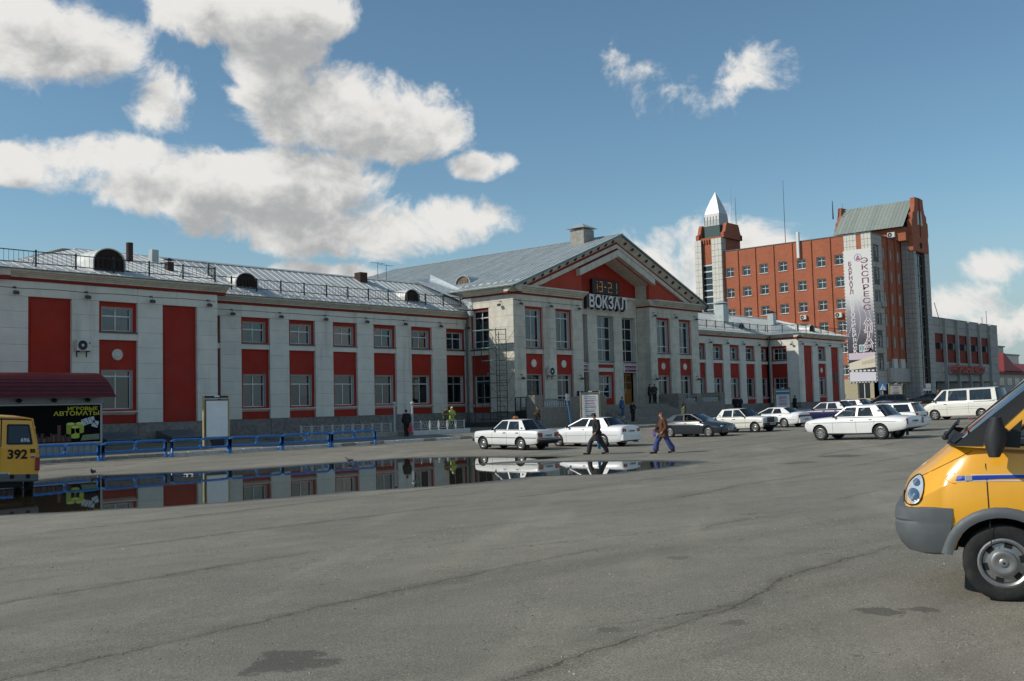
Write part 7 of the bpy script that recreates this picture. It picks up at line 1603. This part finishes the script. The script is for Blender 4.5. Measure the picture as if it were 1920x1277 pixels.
def person(label, loc, face, h=1.72, top=None, pants=None, coat=.0, flare=0, lead=0.0, arms=('down', 'down'), hair=None, hat=None, hood=False, lean=0.0, sit=False, shoes=None, z=None, build=1.0, knee=0.0, group=None, skirt=None, head_turn=0):
    """local: +y forward, +x right; lead = stride length in metres (right leg forward when positive)"""
    x, y = loc; zz = (H(x, y) if z is None else z); t = thing('person', label, 'person', (x, y, zz), R(face), group); s = h/1.75; V = Vector
    def p(a, b, c_): return V((a*s, b*s+lean*max(0, c_-.9)*s, c_*s))
    ph = .92-abs(lead)*.09-(.42 if sit else 0); P = {}
    P['pelvis'] = p(0, 0, ph+.02); P['spine'] = p(0, .0, ph+.22); P['chest'] = p(0, .01, ph+.44); P['neck'] = p(0, .02, ph+.565); P['hb'] = p(0, .035, ph+.625); P['hm'] = p(0, .045, ph+.70); P['ht'] = p(0, .03, ph+.785)
    for nm, sd, fw in (('r', 1, lead/2), ('l', -1, -lead/2)):
        P['hip'+nm] = p(.095*sd, 0, ph-.03)
        if sit: P['kn'+nm] = p(.12*sd, .42, ph+.0); P['an'+nm] = p(.12*sd, .45, ph-.40); P['to'+nm] = p(.13*sd, .62, ph-.44)
        else:
            lift = .06 if fw < 0 and lead else 0
            P['kn'+nm] = p(.105*sd, fw*.55+.03+(.05 if fw > 0 else 0), .49-abs(lead)*.03); P['an'+nm] = p(.10*sd, fw-.01, .085+lift); P['to'+nm] = p(.12*sd, fw+.16, .035+lift*.3)
        P['sh'+nm] = p(.185*sd*build, 0, ph+.475)
        a = arms[0] if sd > 0 else arms[1]; sw = -fw*.5
        if a == 'down': P['el'+nm] = p(.245*sd*build, -.02+sw*.5, ph+.19); P['wr'+nm] = p(.25*sd*build, .06+sw, ph-.05)
        elif a == 'fold': P['el'+nm] = p(.25*sd*build, .06, ph+.20); P['wr'+nm] = p(.02*sd, .22, ph+.24)
        elif a == 'pocket': P['el'+nm] = p(.28*sd*build, -.06, ph+.20); P['wr'+nm] = p(.19*sd*build, .10, ph+.02)
        elif a == 'up': P['el'+nm] = p(.26*sd*build, .12, ph+.28); P['wr'+nm] = p(.12*sd, .25, ph+.50)
        elif a == 'front': P['el'+nm] = p(.25*sd*build, .08, ph+.20); P['wr'+nm] = p(.16*sd, .30, ph+.16)
        d = (P['wr'+nm]-P['el'+nm]).normalized(); side = V((sd, 0, 0)); fwd = d.cross(side).normalized() if abs(d.dot(side)) < .95 else V((0, 1, 0))
        P['pm'+nm] = P['wr'+nm]+d*.055*s
        ac = V((0, 1, 0)); ac = (ac-d*ac.dot(d)).normalized()
        for k in range(4):
            base = P['pm'+nm]+d*.03*s+ac*(.033-.022*k)*s; P['f%d%s' % (k, nm)] = base; P['g%d%s' % (k, nm)] = base+(d*.045-side*.008)*s*(1-.08*abs(k-1)); P['i%d%s' % (k, nm)] = P['g%d%s' % (k, nm)]+(d*.022-side*.018)*s*(1-.1*abs(k-1))
        P['t0'+nm] = P['wr'+nm]+d*.03*s+ac*.035*s; P['t1'+nm] = P['t0'+nm]+(d*.04+ac*.02-side*.012)*s
    def graph(names, edges, rad, nm, m, root, sub=2, fold=0):
        idx = {n: i for i, n in enumerate(names)}; return skin_mesh(nm, [P[n] for n in names], [(idx[a], idx[b]) for a, b in edges], [tuple(q*s for q in r_) if isinstance(r_, tuple) else r_*s for r_ in rad], m, idx[root], sub, fold, x)
    rad = {'pelvis': (.14, .105), 'spine': (.125, .09), 'chest': (.15, .10), 'neck': .052, 'hb': (.058, .066), 'hm': (.076, .094), 'ht': (.056, .07)}
    edges = [('pelvis', 'spine'), ('spine', 'chest'), ('chest', 'neck'), ('neck', 'hb'), ('hb', 'hm'), ('hm', 'ht')]
    P['nose'] = P['hm']+V((0, .105, -.015))*s; edges.append(('hm', 'nose')); rad['nose'] = .016
    for nm in 'rl':
        edges += [('pelvis', 'hip'+nm), ('hip'+nm, 'kn'+nm), ('kn'+nm, 'an'+nm), ('an'+nm, 'to'+nm), ('chest', 'sh'+nm), ('sh'+nm, 'el'+nm), ('el'+nm, 'wr'+nm), ('wr'+nm, 'pm'+nm), ('wr'+nm, 't0'+nm), ('t0'+nm, 't1'+nm)]
        rad.update({'hip'+nm: .085, 'kn'+nm: .055, 'an'+nm: .038, 'to'+nm: (.024, .016), 'sh'+nm: .055, 'el'+nm: .042, 'wr'+nm: .028, 'pm'+nm: (.034, .018), 't0'+nm: .014, 't1'+nm: .010})
        for k in range(4): edges += [('pm'+nm, 'f%d%s' % (k, nm)), ('f%d%s' % (k, nm), 'g%d%s' % (k, nm)), ('g%d%s' % (k, nm), 'i%d%s' % (k, nm))]; rad.update({'f%d%s' % (k, nm): .0105, 'g%d%s' % (k, nm): .0095, 'i%d%s' % (k, nm): .008})
    names = list(rad); body = obj('body', graph(names, edges, [rad[n] for n in names], 'body', M_SKIN, 'pelvis', 1), t)
    # clothes
    le = []; lr = {'pelvis': (.165, .13)}; le = []
    for nm in 'rl':
        P['ks'+nm] = P['kn'+nm].lerp(P['an'+nm], .55); P['cu'+nm] = P['an'+nm]+(P['an'+nm]-P['kn'+nm]).normalized()*.03*s
        le += [('pelvis', 'hip'+nm), ('hip'+nm, 'kn'+nm), ('kn'+nm, 'ks'+nm), ('ks'+nm, 'cu'+nm)]; lr.update({'hip'+nm: (.122, .122), 'kn'+nm: .092+flare*.25, 'ks'+nm: .082+flare*.65, 'cu'+nm: .074+flare})
    obj('trousers', graph(list(lr), le, list(lr.values()), 'trousers', pants, 'pelvis', 2, .018), t)
    sh = MB()
    for nm in 'rl':
        a, b = P['an'+nm], P['to'+nm]; dr = (b-a); dr.z = 0; dr.normalize(); sd_ = V((-dr.y, dr.x, 0)); base = a-dr*.07*s; rows_ = []
        up = V((0, 0, 1)) if sit or abs(b.z-a.z) < .2 else V((0, 0, 1))
        for k in range(7):
            u = k/6; c_ = base+dr*.30*s*u; c_.z = max(.0, min(a.z, b.z)-.035*s+(.0 if u > .5 else (a.z-.085*s)*.6)); w_ = (.045+.012*math.sin(math.pi*u*.9))*s*(1 if 0 < k < 6 else .6); hh = (.115-.055*u)*s; rows_.append([c_-sd_*w_, c_-sd_*w_*.9+up*hh*.7, c_+up*hh, c_+sd_*w_*.9+up*hh*.7, c_+sd_*w_, c_-sd_*w_])
        sh.grid([[tuple(q) for q in r_] for r_ in rows_]); sh.add([tuple(q) for q in rows_[0][:5]], [(0,1,2,3,4)]); sh.add([tuple(q) for q in rows_[-1][:5]], [(4,3,2,1,0)])
    obj('shoes', sh.mesh('shoes', shoes or M_SHOE, True), t)['kind'] = 'stuff'
    jr = {'chest': (.20*build, .150), 'spine': (.20*build, .155), 'jp': (.205*build, .165), 'neck': (.085, .085)}; P['jp'] = P['pelvis']+V((0, 0, -.02))*s; je = [('chest', 'spine'), ('spine', 'jp'), ('chest', 'neck')]
    for nm in 'rl': je += [('chest', 'sh'+nm), ('sh'+nm, 'el'+nm), ('el'+nm, 'wr'+nm)]; jr.update({'sh'+nm: .098, 'el'+nm: .082, 'wr'+nm: .062})
    hem_z = -.04-coat; rows_ = []; nr = 9
    for i in range(nr):
        u = i/(nr-1); zc = .30+(hem_z-.30)*u; c_ = P['pelvis']+V((0, (lean*.1 if not sit else 0)-.005, zc))*s if not lean else P['pelvis'].lerp(P['chest'], max(0, zc/.42))+V((0, 0, min(0, zc)))*s
        wx, wy = (.185+.05*u)*build*s, (.145+.045*u)*s*(.9+.1*build); row = []
        for k in range(25):
            q = 2*math.pi*k/24; fo = 1+.05*u*math.sin(q*5+x*3)+.035*noise.noise(V((q*2.2, u*3.0+x, 1.7))); row.append((c_.x+wx*math.cos(q)*fo, c_.y+wy*math.sin(q)*fo, c_.z))
        rows_.append(row)
    if not sit: sk = MB(); sk.grid(rows_); sk.grid([rows_[-1], [((p_[0]*.9), (p_[1]-c_.y)*.9+c_.y, p_[2]+.02) for p_ in rows_[-1]]]); obj('jacket_skirt', sk.mesh('jacket_skirt', top, True, ang=120), t)
    obj('jacket', graph(list(jr), je, list(jr.values()), 'jacket', top, 'chest', 2, .018), t)
    # hair, hat, face
    hm = P['hm']; hp_ = MB(); rows_ = []
    if hair is not None:
        for i in range(7):
            a = math.pi*.62*i/6; rr = (.088 if not hood else .105)*s; row = []
            for k in range(15):
                q = 2*math.pi*k/14; back = .5-.5*math.cos(q-math.pi/2) if False else (1-math.sin(q))/2
                aa = a*(.55+.75*back); row.append((hm.x+rr*math.sin(aa)*math.cos(q), hm.y-.006*s+rr*1.18*math.sin(aa)*math.sin(q), hm.z+.012*s+rr*1.18*math.cos(aa)))
            rows_.append(row)
        hp_.grid(rows_); ho = obj('hair' if not hood else 'head_scarf', hp_.mesh('hair', hair, True, ang=180), t)
    if hat is not None:
        hh = MB(); hh.lathe([(0, .095*s), (.07*s, .09*s), (.092*s, .06*s), (.094*s, .01*s), (.10*s, .0)], 14, (hm.x, hm.y-.005, hm.z+.03*s)); hh.box(hm.x-.06*s, hm.y+.07*s, hm.z+.03*s, hm.x+.06*s, hm.y+.15*s, hm.z+.042*s); obj('cap', hh.mesh('cap', hat, True), t)
    for sd in (-1, 1): obj('eye', MB().ball((hm.x+sd*.031*s, hm.y+.088*s, hm.z+.012*s), .009*s, n=6, k=4).mesh('eye', M_SHOE), t)
    obj('mouth', MB().box(hm.x-.022*s, hm.y+.083*s, hm.z-.052*s, hm.x+.022*s, hm.y+.094*s, hm.z-.044*s).mesh('mouth', mat('lips', rgb(150,84,76), .6)), t)
    for sd in (-1, 1): obj('ear', MB().ball((hm.x+sd*.078*s, hm.y, hm.z), .012*s, .022*s, .032*s, 8, 6).mesh('ear', M_SKIN, True), t)
    t['hand_r'] = tuple(P['pmr']); t['hand_l'] = tuple(P['pml']); return t
def hand_world(t, k):
    v = Vector(t[k]); return Matrix.Translation(t.location) @ Matrix.Rotation(t.rotation_euler[2], 4, 'Z') @ v
K = cloth('black', rgb(30,30,32)); KG = cloth('charcoal', rgb(52,52,52)); KB = cloth('brown', rgb(86,52,30)); KJ = cloth('blue_jean', rgb(58,72,120)); KC = cloth('camouflage', rgb(84,84,58)); KGr = cloth('lime', rgb(160,176,84)); KBl = cloth('track_blue', rgb(60,92,134)); KN = cloth('navy', rgb(34,38,58)); KGy = cloth('grey', rgb(104,104,104))
HB_, HD, HG, HL = mat('hair_black', rgb(24,20,18), .7), mat('hair_brown', rgb(70,46,30), .7), mat('hair_grey', rgb(130,124,116), .8), mat('hair_ginger', rgb(126,72,38), .7)
def bag(name, label, cat, at, col, w=.34, h=.42, d=.12, rz=0):
    t = thing(name, label, cat, at, rz); mb = MB(); rows_ = []
    for k in range(6):
        u = k/5; ww = w/2*(.86+.18*math.sin(math.pi*(u*.8+.1))); dd = d/2*(1-.75*u*u); rows_.append([(ww*math.cos(a), dd*math.sin(a), -h-.10+h*u) for a in [2*math.pi*i/14 for i in range(15)]])
    mb.grid(rows_); mb.add([p for p in rows_[0][:-1]], [tuple(range(13, -1, -1))]); obj('bag_body', mb.mesh('bag_body', col, True), t)
    for s_ in (-1, 1): obj('handle', MB().path([(-.08, s_*.01, -.11), (-.05, s_*.012, -.03), (0, 0, .0), (.05, s_*.012, -.03), (.08, s_*.01, -.11)], .007, 5).mesh('handle', col), t)
    return t
m1 = person('man in black jacket and dark cap striding past the white saloon', (34.15, 25.1), 46, 1.76, K, cloth('dark_trousers', rgb(44,44,46)), .30, .025, .72, ('down', 'pocket'), HB_, KG, lean=.12, build=1.32)
bag('blue_carrier_bag', 'bright blue carrier bag held by the striding man in black', 'bag', hand_world(m1, 'hand_r')+Vector((0, 0, -.03)), mat('bag_blue', rgb(40,130,180), .4), .30, .42, .14, R(40))
w1 = person('woman in brown jacket and wide blue jeans walking across the square', (35.15, 22.55), 50, 1.70, KB, KJ, .16, .07, .70, ('front', 'pocket'), HL, None, lean=.04, build=1.1)
bag('purple_handbag', 'small purple handbag held by the walking woman in brown', 'bag', hand_world(w1, 'hand_r'), mat('bag_purple', rgb(82,60,140), .5), .24, .2, .1, R(50))
w2 = person('woman all in black holding a red bag on the pavement', (42.75, 45.6), -20, 1.66, K, K, .0, .0, .12, ('down', 'down'), HB_, z=Hp(42.7, 45.6), build=.95)
bag('red_carrier_bag', 'red carrier bag held by the woman in black', 'bag', hand_world(w2, 'hand_r'), mat('bag_red', rgb(190,40,46), .5), .34, .42, .14, R(-20))
person('person in camouflage jacket standing behind the short white fence', (47.75, 47.25), 165, 1.50, KC, KG, .05, 0, .0, ('fold', 'fold'), HL, lean=.12, z=.68)
person('person in lime green coat and pale headscarf behind the short white fence', (48.3, 47.2), 175, 1.50, KGr, K, .22, 0, .0, ('fold', 'fold'), cloth('scarf_cream', rgb(206,204,170)), hood=True, z=.68, build=1.1)
person('man in brown coat standing by the sunlit granite pillar', (57.5, 47.5), 60, 1.62, cloth('olive_brown', rgb(70,58,38)), KG, .3, 0, .05, ('pocket', 'fold'), HB_, z=Hp(57.5, 47.5))
ZS = lambda y: 0.46+(2.03-.46)*min(9, max(0, int((y-46.25)/.345)+1))/9.5 if y > 46.25 else Hp(71, y)
person('young man in blue track suit standing on the station steps', (67.9, 47.35), 190, 1.70, KBl, KBl, .0, 0, .05, ('pocket', 'pocket'), HB_, z=ZS(47.2), shoes=mat('shoe_white', rgb(200,200,200), .6))
person('woman in black at the foot of the station steps', (68.2, 46.55), 150, 1.62, K, K, .15, 0, .05, ('fold', 'fold'), HD, z=ZS(46.5))
for i, (xx, yy, fc, cc, lb) in enumerate(((75.6, 49.75, 200, K, 'man in black jacket with back to the wall on the station landing'), (76.35, 49.75, 160, KG, 'man in charcoal jacket on the station landing next to the pillar'))): person(lb, (xx, yy), fc, 1.74, cc, K, .05, 0, .0, ('pocket', 'fold'), HB_, z=2.03)
person('woman in long black coat below the right terrace pillar', (75.2, 46.1), 200, 1.66, K, K, .35, 0, .1, ('down', 'pocket'), HG, z=Hp(75, 46))
person('man in camouflage jacket walking behind the dark sedan', (64.2, 39.4), 235, 1.74, KC, K, .05, 0, .5, ('down', 'down'), HB_)
person('man in black with dark cap before the plinth of the far wing', (91.0, 49.9), 120, 1.76, K, K, .1, 0, .3, ('down', 'pocket'), HB_, K, z=Hp(91, 49.9))
person('man in navy jacket before the plinth of the far wing', (92.2, 50.1), 120, 1.72, KN, K, .1, 0, .3, ('down', 'pocket'), HD, z=Hp(92, 50))
person('person in dark brown jacket beside the blue-headed notice board', (89.4, 42.9), 240, 1.66, cloth('dark_brown', rgb(54,40,34)), K, .1, 0, .2, ('down', 'down'), HD, z=Hp(89.4, 42.9))
person('person in black by the far corner of the station pavilion', (122.5, 52.3), 220, 1.70, K, K, .1, 0, .0, ('fold', 'fold'), HD, z=Hp(122, 52))
person('person in dark jacket standing just behind the white van bonnet', (104.5, 35.0), 200, 1.78, KG, K, .1, 0, .1, ('down', 'fold'), HL)
person('person in black at the rear of the white van', (96.0, 26.6), 200, 1.78, K, K, .1, 0, .1, ('down', 'fold'), HB_)
# driver in the dark sedan, passenger in the blue car
def in_car(x, y, hd, lx, ly, label, col, hz=.22):
    c_, s_ = math.cos(R(hd)), math.sin(R(hd)); px, py = x+c_*lx-s_*ly, y+s_*lx+c_*ly
    return person(label, (px, py), hd-90, 1.66, col, K, 0, 0, 0, ('front', 'front'), HB_, sit=True, z=H(px, py)+hz-.5+.05)
in_car(50.85, 30.39, -92.5, -.18, -.36, 'driver seated behind the open window of the dark sedan', KG)
in_car(66.5, 29.5, 85, -.05, .38, 'occupant in pink top seated in the dark blue classic saloon', cloth('pink', rgb(190,120,110)), .30)
# pigeons
def pigeon(x, y, face, label):
    t = thing('pigeon', label, 'bird', (x, y, max(0.0, H(x, y))), R(face), 'pigeons by the puddle'); mb = MB()
    prof = [(-.17, .11, .012, .010), (-.10, .125, .04, .028), (-.03, .13, .058, .058), (.04, .135, .058, .062), (.09, .155, .044, .048), (.12, .19, .028, .03), (.135, .225, .026, .028), (.16, .235, .018, .02), (.175, .232, .007, .007)]
    mb.grid([[(w_*math.cos(a), yy, zc+h_*math.sin(a)) for a in [2*math.pi*k/12 for k in range(13)]] for yy, zc, w_, h_ in prof]); obj('body', mb.mesh('body', mat('pigeon_slate', rgb(60,62,68), .8, var=.25, nscale=20), True), t)
    tl = MB(); tl.add([(-.02, -.14, .115), (.02, -.14, .115), (.035, -.26, .085), (-.035, -.26, .085), (-.02, -.14, .105), (.02, -.14, .105), (.035, -.26, .078), (-.035, -.26, .078)], [(0,1,2,3),(7,6,5,4),(0,4,5,1),(1,5,6,2),(2,6,7,3),(3,7,4,0)]); obj('tail', tl.mesh('tail', mat('pigeon_dark', rgb(34,34,40), .8)), t)
    for s_ in (-1, 1):
        wg = MB(); wg.ball((s_*.052, -.03, .145), .014, .12, .04, 10, 6); obj('wing', wg.mesh('wing', mat('pigeon_wing', rgb(84,86,94), .8, var=.2, nscale=18), True), t)
        lg = MB(); lg.tube((s_*.025, .02, .09), (s_*.028, .02, .005), .005, 5); lg.tube((s_*.028, .02, .005), (s_*.028, .06, .003), .004, 5); obj('leg', lg.mesh('leg', mat('pigeon_leg', rgb(150,80,70), .7)), t)
    obj('beak', MB().lathe([(.008, .172), (.0, .20)], 6, (0, 0, .232), 'y').mesh('beak', M_SHOE), t); return t
pigeon(18.05, 35.6, 130, 'dark pigeon standing on dry asphalt between puddle and blue barriers'); pigeon(26.6, 31.7, 30, 'dark pigeon at the far water edge of the puddle')
for o in bpy.data.objects:
    for k in ('_w', 'hand_r', 'hand_l'):
        if k in o: del o[k]
